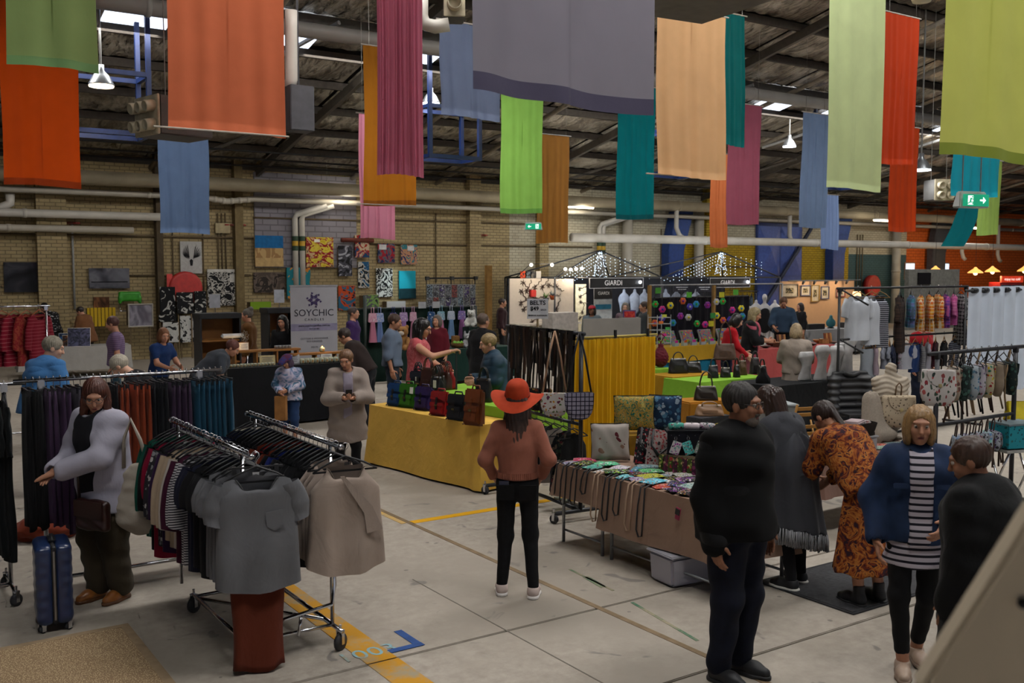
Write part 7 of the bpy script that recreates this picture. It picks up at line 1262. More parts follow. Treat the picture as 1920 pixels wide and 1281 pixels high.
for k, px in enumerate((1385, 1393, 1401, 1409)):
    q = at(px, 546, 32.6); hang_top(ORD[k] + ' garment from the left on the dark rail under the second tent', (q.x, q.y, q.z), .6, [TN('15151a'), TN('15151a'), TN('7a1420'), TN('2a3a4a')][k], 'garments under the second tent', w=.44, L=.9, slv=.2, seed=500 + k)
p0, p1 = at(1380, 546, 32.6), at(1418, 546, 32.6); rail_rack('dark clothes rail under the second tent', p0.x, p0.y, p1.x, p1.y, p0.z, BLK(), wheels=False, baseh=.015)
# ------------------------------------------------------------------ neon toy and hair accessory stall
yn_ = 22.3 * cs; yn_ = Y_of(1310, 22.3); xa, xb = xat(1222, yn_), xat(1402, yn_); AQ = Mcloth('0f6a88', 0, 400.)
table_obj('table under the yellow cloth of the neon stall', (xa + xb) / 2, yn_ + .35, 0, xb - xa - .05, .7, .86); cloth_obj('yellow tablecloth over the neon accessory stall', (xa + xb) / 2, yn_ + .35, 0, xb - xa, .74, .875, .32, Mcloth('a8841c', 0, 400.), seed=12, amp=.012); cloth_obj('aqua undercloth below the yellow cloth of the neon stall', (xa + xb) / 2, yn_ + .35, 0, xb - xa - .04, .71, .868, .80, AQ, seed=13, amp=.01)
def xz(px, py, y): dd = yd(px, y); return xat(px, y), at(px, py, dd).z
t = thing('stall_frame', 'timber and metal frame hung with bright hair accessories', 'stall frame', (0, 0, 0)); xq, zq = xz(1217, 535, yn_ + .9)
for px in (1217, 1337): x, z = xz(px, 535, yn_ + .9); MB().box(x, yn_ + .9, z / 2, .07, .07, z).build('post', M('8a6a3a', .7), t)
xe, _ = xz(1465, 535, yn_ + .9); MB().tube([(xq, yn_ + .9, zq), (xe, yn_ + .9, zq)], .018, 6).build('top_rail', M('9a9a9c', .5), t, True); MB().tube([(xe, yn_ + .9, 0), (xe, yn_ + .9, zq)], .018, 6).build('post', M('9a9a9c', .5), t, True)
bd_ = thing('backdrop_stand', 'black cloth backdrop behind the neon accessories', 'backdrop', (0, 0, 0)); xd0, xd1 = xat(1226, yn_ + 1.3), xat(1402, yn_ + 1.3); MB().grid(lambda u, v: (xd0 + (xd1 - xd0) * u, yn_ + 1.3 + .03 * math.sin(u * 80), .02 + 1.9 * v), 90, 3).build('cloth', Mcloth('15131c', 0, 400.), bd_, True); MB().tube([(xd0, yn_ + 1.3, 1.92), (xd1, yn_ + 1.3, 1.92)], .02, 6).build('rail', BLK(), bd_); [MB().tube([(x, yn_ + 1.34, 0), (x, yn_ + 1.34, 1.92)], .02, 6).build('post', BLK(), bd_) for x in (xd0, xd1)]
NEON = ['1f9a3a', 'b81a7a', 'c8b81a', 'c0541a', '3a2aa0', '1a7ab0', '7a1a8a', 'a8a8a8']; rr = random.Random(9)
for k in range(22):
    px, py = 1228 + (k % 11) * 16 + rr.uniform(-4, 4), 575 + (k // 11) * 28 + rr.uniform(-12, 8); x, z = xz(px, py, yn_ + .85); c = NEON[k % 8]
    u = thing('hair_ornament', 'bright %s hair ornament hanging at the %s of the neon stall' % (['green', 'magenta', 'yellow', 'orange', 'violet', 'blue', 'purple', 'white'][k % 8], ['far left', 'left', 'middle', 'middle', 'right', 'far right'][min(5, int((px - 1220) / 32))] + (' upper row' if k < 11 else ' lower row')), 'ornament', (x, yn_ + .85, z), -.4, 'hair ornaments of the neon stall'); mb = MB()
    for j in range(6): a = j * 1.047; mb.at(.045 * math.cos(a), 0, .045 * math.sin(a)).ball(0, 0, 0, .042, .02, .042, n=6)
    mb.build('petals', M(c, .6), u, True); MB().ball(0, -.03, 0, .03, n=6).build('centre', M(NEON[(k + 3) % 8], .6), u, True); MB().tube([(0, 0, .05), (0, .02, zq - z)], .004, 4).build('thread', BLK(), u)
for k in range(5):
    x, z = xz(1255 + 34 * k, 610, yn_ + .5); x = min(x, xb - .2); u = thing('trinket_case', ORD[k] + ' tilted clear case of bright trinkets from the left', 'case', (x, yn_ + .45, .885), -.1, 'trinket cases'); u.rotation_euler = (-.45, 0, -.1); MB().box(0, 0, .17, .36, .04, .32).build('tray', M('8a8a8e', .6), u); MB().box(0, -.03, .17, .32, .03, .28).build('trinkets', Mprint('6a6a6c', ['b81a4a', '1f9a3a', 'c0a01a', '3a2aa0', 'b8541a'], 26., .42), u)
for k in range(16):
    x, z = xz(1262 + 8.5 * k, 636, yn_ + .12); u = thing('accessory_box', ORD[k] + ' little neon accessory box from the left at the stall front', 'box', (x, yn_ + .06 + .1 * (k % 2), .885), rr.uniform(-.4, .4), 'neon accessory boxes'); MB().box(0, 0, .05, .10, .09, .10).build('clear_box', Mglass('d0d8d8', .2, .4), u); MB().box(0, 0, .04, .08, .07, .07).build('contents', M(NEON[k % 8], .6), u); MB().at(0, -.05, .10, 0, .3).box(0, 0, 0, .09, .006, .07).build('price_card', M(['b81a8a', '1fa03a', 'c0541a', '8ab01a'][k % 4], .6), u)
for k, (px, py, c) in enumerate(((1233, 545, '3f8a2a'), (1291, 553, '4a9a2a'), (1352, 553, 'a8a81a'), (1378, 548, '4a9a2a'), (1336, 592, '2a8a3a'), (1333, 607, 'b8b01a'))):
    x, z = xz(px, py, yn_ + .82); t = thing('price_card', ['first', 'second', 'third', 'fourth'][k] + ' green price card from the left on the neon stall rail' if k < 4 else ['green price card on the timber post of the neon stall', 'yellow star price card on the neon stall'][k - 4], 'card', (x, yn_ + .82, z), -.4); MB().box(0, 0, 0, .13, .008, .13).build('card', M(c, .6), t); MB().tube([(0, .01, .06), (0, .05, max(.1, zq - z))], .003, 4).build('string', BLK(), t)
x, z = xz(1240, 560, yn_ + .2); t = thing('wire_stand', 'white wire display tower of price cards left of the neon stall', 'display', (xat(1236, yn_ + .1), yn_ + .1, .88)); 
for k in range(5): MB().tube([(-.2, -.15, .1 + .14 * k), (.2, -.15, .1 + .14 * k), (.2, .15, .1 + .14 * k), (-.2, .15, .1 + .14 * k)], .006, 4, True).build('shelf_ring', M('a8acac', .5), t); MB().box(-.1 + .1 * (k % 3), -.16, .14 + .14 * k, .13, .006, .06).build('price_card', M(['7ab03a', 'b81a7a', '3aa04a', 'c0641a', 'b0b03a'][k], .6), t)
for sx in (-1, 1):
    for sy in (-1, 1): MB().tube([(sx * .2, sy * .15, 0), (sx * .2, sy * .15, .72)], .007, 4).build('upright', M('a8acac', .5), t)
person('shopper in an orange top at the neon stall', ap(1285, 26.5), 60, 1.72, skin='b', top=(Mblobs(['b0482a', 'b8602a', 'a83a2a'], 10.), .6, .9, .04), bottom=('trousers', BLACKC), shoes=(BLK(), BLK(), 'low'), hair=(M('6a5e52', .6), 'bob'), **FV)
person('man in a dark cap and jacket behind the neon stall', ap(1310, 28.), 90, 1.84, skin='b', top=(TN('121216'), .9, .9, .05), bottom=('trousers', BLACKC), shoes=(BLK(), BLK(), 'low'), hair=(M('0f0f12', .7), 'short'), **FV)
person('person in a grey hooded jacket beside the timber post', ap(1208, 24.0), 260, 1.80, skin='b', top=(TN('3a3f42'), .9, .88, .05), bottom=('trousers', BLACKC), shoes=(BLK(), BLK(), 'low'), hair=(M('3a2a20', .6), 'short'), **FV)
P_ = person('shopper in a red cap in front of the GIARDI poster', ap(1110, 24.0), 200, 1.72, skin='d', top=(TN('5f6a70'), .5, .9, .05), bottom=('trousers', BLACKC), shoes=(BLK(), BLK(), 'low'), hair=(M('15100e', .6), 'bob'), **FV)
I = PINFO[P_.name]; V, F = solid([ell(I['hd'] + A3((0, -.01, .045)), (.09, .105, .075)), flt(I['hd'] + A3((0, .08, .04)), I['hd'] + A3((0, .15, .03)), .06, .05, .9, np.eye(3, dtype=np.float32))], .012, .02, cuts=[(I['hd'] + A3((0, 0, .03)), (0, 0, 1))]); obj('cap', smesh('cap', [(V, F, 0)], M('a0182a', .8)), P_)
person('grey haired shopper beside the purple book stand', ap(1172, 25.), 190, 1.74, skin='a', top=(TN('6a5660'), .6, .9, .04), bottom=('trousers', BLACKC), shoes=(BLK(), BLK(), 'low'), hair=(M('6a6258', .6), 'bob'), **FV)
p = ap(1180, 20.5); zq = at(1180, 595, 20.5).z; t = thing('book_stand', 'purple and red framed book cover on a stand behind the curtain', 'display', (p.x, p.y, 0), -YAW); MB().at(0, 0, zq, 0, -.3).box(0, 0, 0, .27, .03, .30).build('frame', M('3a1a5a', .6), t); MB().at(0, -.02, zq, 0, -.3).box(0, 0, 0, .22, .02, .25).build('cover', Mblobs(['8a1a24', 'a03a2a', '7a1420'], 9.), t); MB().box(0, .06, zq / 2, .4, .3, zq).build('stand', M('5a5650', .7), t)
# shoppers in the middle of the right side
R1_ = person('dark haired woman in a red jumper with a brown shoulder bag', ap(1362, 18.6), 92, 1.78, skin='a', lean=12, head=(-5, 28), arms={'R': ((.22, .16, 1.10), (.14, .36, .92)), 'L': ((-.2, .16, 1.12), (-.1, .36, .98))}, top=(Mcloth('a8101c', 0, 400.), .95, .84, .02), bottom=('trousers', TN('16203a')), shoes=(BLK(), BLK(), 'low'), hair=(M('120d0c', .35), 'bob'), vox=.016, hvox=.007)
c = wpt(R1_, (.30, -.08, .92)); t = handbag('big brown shoulder bag on the woman in red', c, R1_.rotation_euler.z + math.pi / 2, M('4a3426', .6, 0, .25, 20.), .44, .30, .16, None, .42)
person('blonde woman in a pink top and black cardigan browsing', ap(1405, 19.6), 105, 1.84, skin='b', lean=4, head=(5, 22), arms={'R': ((.24, .12, 1.10), (.1, .34, 1.10)), 'L': ((-.2, .15, 1.12), (-.05, .36, 1.1))}, top=(TN('a04a5c'), .5, .76, .04, .04), outer=(TN('0f0f12'), .7, .84, .04, .03), front=(Mblobs(['a8505e', 'b8666e'], 8.), .10, .76, .07), bottom=('trousers', TN('9a5a64')), shoes=(BLK(), BLK(), 'low'), hair=(M('8a7a58', .5, 0, .3, 30.), 'long', .22), vox=.016, hvox=.007)
CRM = Mcloth('8f8378', 0, 400.)
person('woman in a cream dress facing the wooden craft stall', ap(1492, 16.0), 15, 1.71, skin='b', head=(10, 15), top=(CRM, .42, .9, .035, .0), bottom=('skirt', CRM, .42, .10), shoes=(BLK(), BLK(), 'low'), hair=(M('8a7658', .5, 0, .3, 30.), 'bob'), arms={'L': ((-.25, .05, 1.10), (-.12, .26, 1.0)), 'R': ((.25, .05, 1.10), (.12, .26, 1.02))}, vox=.015, hvox=.007, fit=1.1)
person('stallholder in a denim shirt behind the wooden crafts', ap(1467, 25.0), 190, 1.90, skin='c', top=(Mcloth('2c3f54', 0, 400.), .7, .9, .05), bottom=('trousers', BLACKC), shoes=(BLK(), BLK(), 'low'), hair=(M('5a3a24', .6), 'short'), head=(0, 30), vox=.018, hvox=.008, fit=1.15, arms={'R': ((.26, .12, 1.1), (.2, .36, 1.0)), 'L': ((-.26, .12, 1.1), (-.2, .36, 1.0))})
person('dark haired seller sitting by the framed pictures', ap(1500, 28.5), 250, 1.62, skin='b', top=(TN('141418'), .9, .9, .03), bottom=('trousers', BLACKC), shoes=(BLK(), BLK(), 'low'), hair=(M('1d1412', .5), 'bob'), **FV)
# ------------------------------------------------------------------ lime tables with handbags
def clothtab(lab, pxl, pxr, py, z, dep, mat, drop, seed, und):
    a, b = atz(pxl, py, z), atz(pxr, py, z); y = (a.y + b.y) / 2; xa_, xb_ = xat(pxl, y), xat(pxr, y); table_obj('folding table under ' + und, (xa_ + xb_) / 2, y + dep / 2, 0, xb_ - xa_ - .05, dep - .04, z - .015); cloth_obj(lab, (xa_ + xb_) / 2, y + dep / 2, 0, xb_ - xa_, dep, z - .003, drop, mat, seed=seed, amp=.012); return xa_, xb_, y
LIM2 = Mcloth('7fb030', 0, 400.)
e0 = clothtab('lime tablecloth with the red drawstring bag', 1229, 1262, 692, .86, .8, LIM2, .8, 21, 'the lime cloth with the red drawstring bag'); e1 = clothtab('lime tablecloth under the black and brown handbags', 1312, 1440, 712, .78, .8, LIM2, .5, 22, 'the lime cloth of black and brown handbags')
t = thing('drawstring_bag', 'dark red crocheted drawstring bag on the lime table', 'bag', (xat(1239, e0[2] + .2), e0[2] + .2, .866)); RB = M('5a1020', .7, 0, .3, 40.); sobj('bag_body', [ell((0, 0, .17), (.16, .11, .17)), cap((0, 0, .3), (0, 0, .38), .06, .05)], RB, t, .014, .05, disp=folds(.012, 4., 2), cuts=[((0, 0, 0), (0, 0, 1))])
for k in (-1, 1): MB().tube([(k * .04, 0, .38), (-k * .03, 0, .48), (-k * .09, 0, .55), (k * .0, 0, .60)], .010, 5).build('drawstring', RB, t, True)
for k, (px, dy, c, w_, h_2, lab) in enumerate(((1272, .5, '0f0f12', .5, .42, 'shiny black bag in a plastic bundle beside the red drawstring bag'), (1300, .45, '101014', .44, .30, 'black leather handbag left of the lime table'), (1338, .35, '1d1d22', .26, .34, 'small charcoal handbag on the lime table'), (1361, .3, '17130f', .26, .26, 'dark olive handbag on the lime table'), (1382, .2, '100d0c', .16, .34, 'narrow black purse bag on the lime table'), (1392, .4, '4a3620', .24, .40, 'tan fringed handbag on the lime table'), (1416, .4, '1d1a1c', .26, .46, 'tall dark grey shopper bag on the lime table'), (1430, .2, '1b1a1c', .24, .26, 'grey handbag with long handles at the front of the lime table'))):
    zz = .786 if px > 1305 else .866; y = (e1[2] if px > 1305 else e0[2]) + dy; xx = xat(px, y)
    if px <= 1305: y = e1[2] + dy + .6; xx = xat(px, y)
    handbag(lab, (xx, y, zz if px > 1305 else .80), -.4 + rnd.uniform(-.3, .3), LM(c), w_ * .72, h_2 * .62, .13, None, .12)
tag(MB().box(0, 0, .40, 1.25, .7, .8).build('side_table', Mcloth('a87c10', 0, 400.), None, loc=((xat(1272, e1[2] + 1.) + xat(1300, e1[2] + 1.)) / 2, e1[2] + 1.0, 0), bevel=.02), 'golden cloth covered box table behind the black bags', 'table')
hb2 = thing('handbag_stand', 'orange cloth covered plinth with handbags behind the cushions', 'plinth', ap(1318, 14.2), -.2); MB().box(0, 0, .36, .75, .5, .72).build('plinth', Mcloth('a8701a', 0, 400.), hb2, bevel=.02)
handbag('dark brown handbag with looped handles on the orange plinth', ap(1325, 14.1, .724), -.6, LM('241a16'), .36, .2, .16, None, .22); handbag('pale tan clutch bag in front of the dark brown handbag', ap(1332, 13.4, .60), -.6, LM('8a6a50'), .42, .15, .14, None, .05)
tag(MB().box(0, 0, .3, .6, .3, .6).build('low_plinth', TN('2a2a2e'), None, loc=ap(1332, 13.4), bevel=.01), 'low dark plinth under the pale tan clutch bag', 'plinth')
for k in range(3): t = thing('storage_tub', ['lower', 'middle', 'upper'][k] + ' clear plastic tub of the stack behind the man in black', 'box', (ap(1458, 13.2).x, ap(1458, 13.2).y, .27 * k), -.4, 'clear tubs stacked'); MB().box(0, 0, .12, .42, .32, .24, 1.06, 1.06).build('tub', Mglass('a8b0b4', .3, .55), t, bevel=.012); MB().box(0, 0, .25, .48, .37, .025).build('lid', Mglass('c0c8cc', .3, .7), t, bevel=.006); MB().box(0, 0, .10, .36, .26, .16).build('contents', M('7a7a7e', .8, 0, .4, 8.), t)
p = ap(1508, 12.8); t = thing('folding_chair', 'folded wooden slat chair leaning behind the shawl woman', 'chair', p, -YAW + .3); WO = M('9a6a1c', .5, 0, .15, 6.); 
for k in (-1, 1): MB().tube([(k * .19, .12, 0), (k * .19, -.16, .86)], .016, 6).build('leg', WO, t, True); MB().tube([(k * .16, -.22, 0), (k * .16, .06, .62)], .014, 6).build('leg', WO, t, True)
for z in (.45, .55, .72, .80): MB().at(0, -.02 - (z - .45) * .33, z, 0, .31).box(0, 0, 0, .38, .014, .05).build('slat', WO, t, bevel=.003)
# wooden crafts on a coral cloth
f0 = clothtab('coral pink tablecloth of the wooden craft stall', 1395, 1572, 652, .80, .8, Mcloth('a84a48', 0, 400.), .72, 25, 'the coral cloth of wooden crafts'); rr = random.Random(4)
for k in range(16):
    px = 1402 + 11 * k; y = f0[2] + .15 + .4 * rr.random(); kind = k % 4; u = thing('wooden_craft', ORD[k] + ' turned wooden ' + ['bowl', 'box', 'board', 'dish'][kind] + ' from the left on the coral cloth', ['bowl', 'box', 'board', 'dish'][kind], (xat(px, y), y, .808), rr.uniform(-.5, .5), 'wooden crafts'); WM = M(['6a3418', '8a5a2c', '4a2412', '9a6a3a'][rr.randint(0, 3)], .4, 0, .3, 8.)
    if kind in (0, 3): MB().lathe([(.05, 0), (.11, .05), (.13, .09 if kind == 0 else .04), (.12, .09 if kind == 0 else .04), (.1, .05 if kind == 0 else .02), (.01, .015)], 18).build('turned_body', WM, u, True); MB().lathe([(.055, -.001), (.055, .012)], 16).build('foot_ring', M('3a1d10', .5), u)
    elif kind == 1: MB().box(0, 0, .05, .2, .14, .1).build('box_body', WM, u, bevel=.006); MB().box(0, 0, .108, .205, .145, .018).build('lid', M('8a5a2c', .4, 0, .3, 8.), u, bevel=.004)
    else:
        for j in range(4): MB().at(-.09 + .06 * j, .05, 0, 0, -.2).box(0, 0, .13, .056, .02, .26).build('laminate_strip', [WM, M('9a6a3a', .4)][j % 2], u, bevel=.003)
# black jewellery table with white busts
g0 = clothtab('black tablecloth with white necklace busts', 1452, 1640, 716, .80, .85, Mcloth('0e1014', 0, 400.), .74, 27, 'the black cloth of necklace busts'); WB = M('b0aeae', .55)
def bust(label, px, dy, h, lean):
    h *= 1.3
    y = g0[2] + dy; t = thing('necklace_bust', label, 'display bust', (xat(px, y), y, .806), -YAW + .5, 'white necklace busts'); V, F = solid([flt((0, .02, .02), (0, -.02, h * .55), .14, .08, .45, np.eye(3, dtype=np.float32)), flt((0, -.02, h * .55), (lean * .3, -.01, h * .80), .08, .16, .5, np.eye(3, dtype=np.float32)), cap((lean * .35, .0, h * .8), (lean * .5, .0, h), .04, .035)], .014, .05, cuts=[((0, 0, 0), (0, 0, 1)), ((0, 0, h), (0, 0, -1))]); obj('bust', smesh('bust', [(V, F, 0)], WB), t); MB().lathe([(.12, 0), (.12, .012)], 16).build('base', BLK(), t)
for k, (px, dy, h, ln) in enumerate(((1512, .25, .36, .0), (1541, .12, .44, .03), (1566, .35, .40, .1), (1574, .5, .42, .12))): bust(['small white necklace bust at the left of the black table', 'broad white necklace bust at the front of the black table', 'curved white necklace bust behind the broad one', 'rearmost curved white necklace bust'][k], px, dy, h, ln)
bust('tall curved white necklace stand on a black plinth', 1590, .35, .62, .2)
tag(MB().lathe([(.18, 0), (.18, .05)], 20).build('plinth_disc', BLK(), None, loc=(xat(1604, g0[2] + .12), g0[2] + .12, .806)), 'round black plinth on the necklace table', 'plinth')
t = thing('bust_form', 'black velvet bust on the necklace table beside the cream dress', 'display bust', (xat(1432, g0[2] + .4), g0[2] + .4, .72), -YAW); sobj('bust', [ell((0, 0, .12), (.12, .06, .12)), cap((0, 0, .2), (.0, 0, .3), .045)], TN('0c0c0e'), t, .014, .05); MB().box(0, 0, -.33, .22, .2, .72).build('column', TN('0e0e12'), t)
# puffer jacket on a chair
p = ap(1606, 14.6); t = thing('chair', 'chair hidden under the puffer jacket at the necklace table', 'chair', p, -YAW + .2); MB().box(0, 0, .45, .42, .42, .03).build('seat', BLK(), t); MB().box(0, .2, .75, .40, .03, .4).build('backrest', BLK(), t)
for sx in (-1, 1):
    for sy in (-1, 1): MB().tube([(sx * .19, sy * .19, 0), (sx * .19, sy * .19, .45)], .012, 6).build('leg', BLK(), t, True)
t = thing('puffer_jacket', 'black quilted puffer jacket draped over a chair', 'jacket', p, -YAW + .2); V, F = solid([rbx((0, .2, .72), (.27, .09, .34), .07), cap((.27, .15, .95), (.33, .02, .5), .09, .075), cap((-.27, .15, .95), (-.33, .02, .5), .09, .075)], .013, .06, disp=lambda g: .014 * np.cos(g[:, 2] * 62)); obj('quilting', smesh('quilting', [(V, F, 0)], M('16161a', .5)), t); MB().tube([(-.12, .12, 1.04), (0, .08, 1.02), (.12, .12, 1.04)], .03, 8).build('collar', M('16161a', .5), t, True)
# ------------------------------------------------------------------ peach art booth
yb_ = Y_of(1525, 33.); xa, xb = xat(1462, yb_), xat(1597, yb_); zb = at(1530, 527, 33.).z; t = thing('booth_wall', 'peach lit booth wall hung with framed pictures', 'booth', ((xa + xb) / 2, yb_, 0)); MB().box(0, 0, zb / 2, xb - xa, .08, zb).build('panel', M('b08a68', .7, 0, .03), t); MB().tube([(-(xb - xa) / 2, -.3, zb + .02), ((xb - xa) / 2, -.3, zb + .02)], .02, 6).build('lamp_track', BLK(), t)
for k in range(5): x = (xb - xa) * (-.3 + .15 * k); MB().at(x, -.3, zb - .04, 0, .5).lathe([(.03, -.07), (.05, .05)], 10).build('track_spot', BLK(), t, True)
for k in range(2): lamp_light('booth_spot', ((xa + xb) / 2 + (-.8 + 1.6 * k), yb_ - .9, zb + .05), 60, (1, .80, .55), .1)
for k, (x0_, y0_, x1_, y1_, fr, lab) in enumerate(((1463, 534, 1493, 556, '4a3a26', 'wide dark framed picture on the peach booth wall'), (1499, 536, 1516, 554, '3a3a52', 'blue matted picture on the peach booth wall'), (1519, 535, 1533, 565, '8a6a2a', 'tall gold framed picture on the peach booth wall'), (1537, 538, 1551, 560, '3a3a52', 'second blue framed picture on the peach booth wall'), (1566, 541, 1581, 556, '6a2018', 'small red framed picture on the peach booth wall'))):
    xa_, z0_ = xz(x0_, y0_, yb_ - .08); xb_, z1_ = xz(x1_, y1_, yb_ - .08); u = thing('framed_picture', lab, 'picture', ((xa_ + xb_) / 2, yb_ - .08, (z0_ + z1_) / 2)); w_, h_2 = xb_ - xa_, z0_ - z1_; MB().box(0, .01, 0, w_, .03, h_2).build('mat_board', M('a89c8a', .7), u); MB().box(0, -.01, 0, w_ * .45, .02, h_2 * .45).build('image', Mblobs(['2a2620', '8a7a5a', '4a3a2a'], 9.), u); MB().tube([(-w_ / 2, -.02, -h_2 / 2), (w_ / 2, -.02, -h_2 / 2), (w_ / 2, -.02, h_2 / 2), (-w_ / 2, -.02, h_2 / 2)], .025, 4, True).build('frame', M(fr, .5), u)
h0 = clothtab('white tablecloth of the jewellery table under the pictures', 1505, 1640, 617, .80, .8, Mcloth('8a8a8c', 0, 400.), .7, 31, 'the white cloth of the jewellery table')
for k, (px, lab) in enumerate(((1557, 'teal velvet necklace bust on the white jewellery table'), (1492, 'white necklace bust on the white jewellery table'), (1628, 'pale turquoise jewellery bust at the right of the white table'))):
    y = h0[2] + .3; u = thing('necklace_bust', lab, 'display bust', (xat(px, y), y, .806), -YAW); sobj('bust', [ell((0, 0, .16), (.15, .07, .14)), cap((0, 0, .25), (0, 0, .36), .05)], M(['1a5a60', 'a8a8a8', '7aa8a4'][k], .6), u, .02, .05); MB().lathe([(.1, 0), (.1, .03)], 12).build('base', BLK(), u)
for k in range(4): y = h0[2] + .3; tag(MB().box(0, 0, .08, .4, .25, .16).build('jewellery_case', M('0e0e12', .5), None, loc=(xat(1518 + 14 * k + (40 if k > 1 else 0), y), y, .806), bevel=.01), ORD[k] + ' black jewellery case from the left on the white table', 'case', 'black jewellery cases')
q = ap(1604, 30.); t = thing('table_lamp', 'small glowing table lamp behind the baby clothes rack', 'lamp', (q.x, q.y, 0)); zq = at(1604, 556, 30.).z; MB().lathe([(.16, -.15), (.11, .15)], 16, 0, 0, zq).build('lamp_shade', Memit('ffc890', 2.2), t, True); MB().tube([(0, 0, 0), (0, 0, zq - .15)], .02, 6).build('stem', BLK(), t)
# ------------------------------------------------------------------ right side: baby clothes, cubicle curtain, rucksacks
yr = Y_of(1690, 15.6); xa, xb = xat(1572, yr), xat(1808, yr); z0, z1 = at(1690, 539, 15.6).z, at(1690, 630, 15.6).z
t = rail_rack('tall black double rail rack of baby clothes', xa, yr, xb, yr, z0, M('1a1a1c', .5), low=(z1,), r=.018, wheels=False, baseh=.02, bw=.35)
MB().tube([(.05, 0, z0 - .02), (.35, -.25, z0 - .25)], .014, 6).build('arm', M('1a1a1c', .5), t, True); MB().tube([(.05, 0, z1), (.3, -.22, z1 - .2)], .014, 6).build('arm', M('1a1a1c', .5), t, True)
def rack_items(items, y, z, grp):
    for k, (px, lab, m, kw) in enumerate(items): hang_top(lab, (xat(px, y), y, z + .016), kw.pop('rz', .5), m, grp, **kw)
WT = TN('b4b8c0'); OP = Mplaid('a8481c', 'b8862a', 'b8a890', .11); PP = Mplaid('6a2a7a', '4a2a6a', '9a4a7a', .10); TP = Mplaid('2a6a7a', '5a5a8a', '3a4a5a', .10); NS = Mstripe('8a8a94', '15161f', .03, .5); BP = Mplaid('1a1a1e', 'a8a8a8', '101014', .06)
rack_items([(1607, 'pale grey baby romper hanging on the left of the upper rail', WT, dict(w=.42, L=.72, slv=.2, th=.06, seed=1, hm=M('8a6a44', .7), rz=-.2)), (1632, 'white baby singlet hanging on the upper rail', WT, dict(w=.3, L=.8, slv=0, tank=True, th=.05, seed=2, hm=M('8a6a44', .7), rz=-.1)),
  (1648, 'navy striped baby leggings on the upper rail', NS, dict(w=.30, L=.85, slv=0, tank=True, th=.06, seed=3, hm=M('8a6a44', .7), rz=-.2)), (1685, 'brown checked coat swinging on the upper rail', Mplaid('241a18', '3a2a22', '1a1414', .1), dict(w=.4, L=.95, slv=.3, th=.06, seed=4, rz=.5)),
  (1706, 'teal and lilac checked child shirt on the upper rail', TP, dict(w=.36, L=.56, slv=.26, th=.05, seed=5, rz=.7)), (1724, 'first orange checked child shirt on the upper rail', OP, dict(w=.38, L=.62, slv=.28, th=.05, seed=6, rz=.6)), (1741, 'second orange checked child shirt on the upper rail', OP, dict(w=.38, L=.64, slv=.28, th=.05, seed=7, rz=.7)), (1757, 'third orange checked child shirt on the upper rail', OP, dict(w=.36, L=.6, slv=.26, th=.05, seed=8, rz=.8)), (1771, 'magenta checked child shirt on the upper rail', PP, dict(w=.36, L=.6, slv=.26, th=.05, seed=9, rz=.7)), (1786, 'pink child shirt on the upper rail', Mplaid('a84a7a', 'b0688a', '8a3a6a', .1), dict(w=.34, L=.56, slv=.24, th=.05, seed=10, rz=.6)), (1799, 'black and white checked shirt at the end of the upper rail', BP, dict(w=.38, L=.9, slv=.3, th=.05, seed=11, rz=.9))], yr, z0, 'baby clothes on the upper rail')
WHG = M('9a7040', .6)
lo = [(1628, 'pale grey singlet on the left of the lower rail', TN('8a9098'), dict(w=.28, L=.55, slv=0, tank=True, rz=-.1)), (1642, 'pale pink singlet on the lower rail', TN('8a7a84'), dict(w=.26, L=.5, slv=0, tank=True, rz=.6)), (1660, 'first grey baby bodysuit on the lower rail', TN('7a7e8a'), dict(w=.26, L=.42, slv=.1, rz=.4)), (1668, 'second grey baby bodysuit on the lower rail', TN('70747f'), dict(w=.26, L=.44, slv=.1, rz=.5)), (1676, 'dark navy bodysuit on the lower rail', TN('1a2036'), dict(w=.26, L=.5, slv=.1, rz=.5)), (1687, 'flower print baby bodysuit on the lower rail', Mprint('8a8690', ['8a4a4a', '4a5a4a'], 30., .3), dict(w=.25, L=.44, slv=.1, rz=.6)), (1699, 'white baby bodysuit on the lower rail', TN('9a9ca6'), dict(w=.27, L=.46, slv=.12, rz=-.2)), (1716, 'denim blue baby romper on the lower rail', TN('122e5e'), dict(w=.28, L=.52, slv=.1, rz=.2)), (1730, 'black and white striped leggings on the lower rail', Mstripe('9a9a9e', '2a2a30', .02, .5), dict(w=.2, L=.7, slv=0, tank=True, rz=.7)), (1740, 'white striped baby top on the lower rail', TN('9a98a2'), dict(w=.24, L=.5, slv=.1, rz=.7)), (1754, 'maroon baby dress on the lower rail', TN('3a1220'), dict(w=.28, L=.46, slv=.1, rz=.5)), (1770, 'black baby top on the lower rail', TN('131316'), dict(w=.28, L=.46, slv=.1, rz=.4)), (1790, 'navy striped baby top at the end of the lower rail', NS, dict(w=.3, L=.5, slv=.12, rz=.2))]
for k, (px, lab, m, kw) in enumerate(lo): kw.update(seed=600 + k, th=.035, hm=WHG, hw=kw['w'] * .9)
rack_items(lo, yr - .12 if False else yr, z1, 'baby clothes on the lower rail')
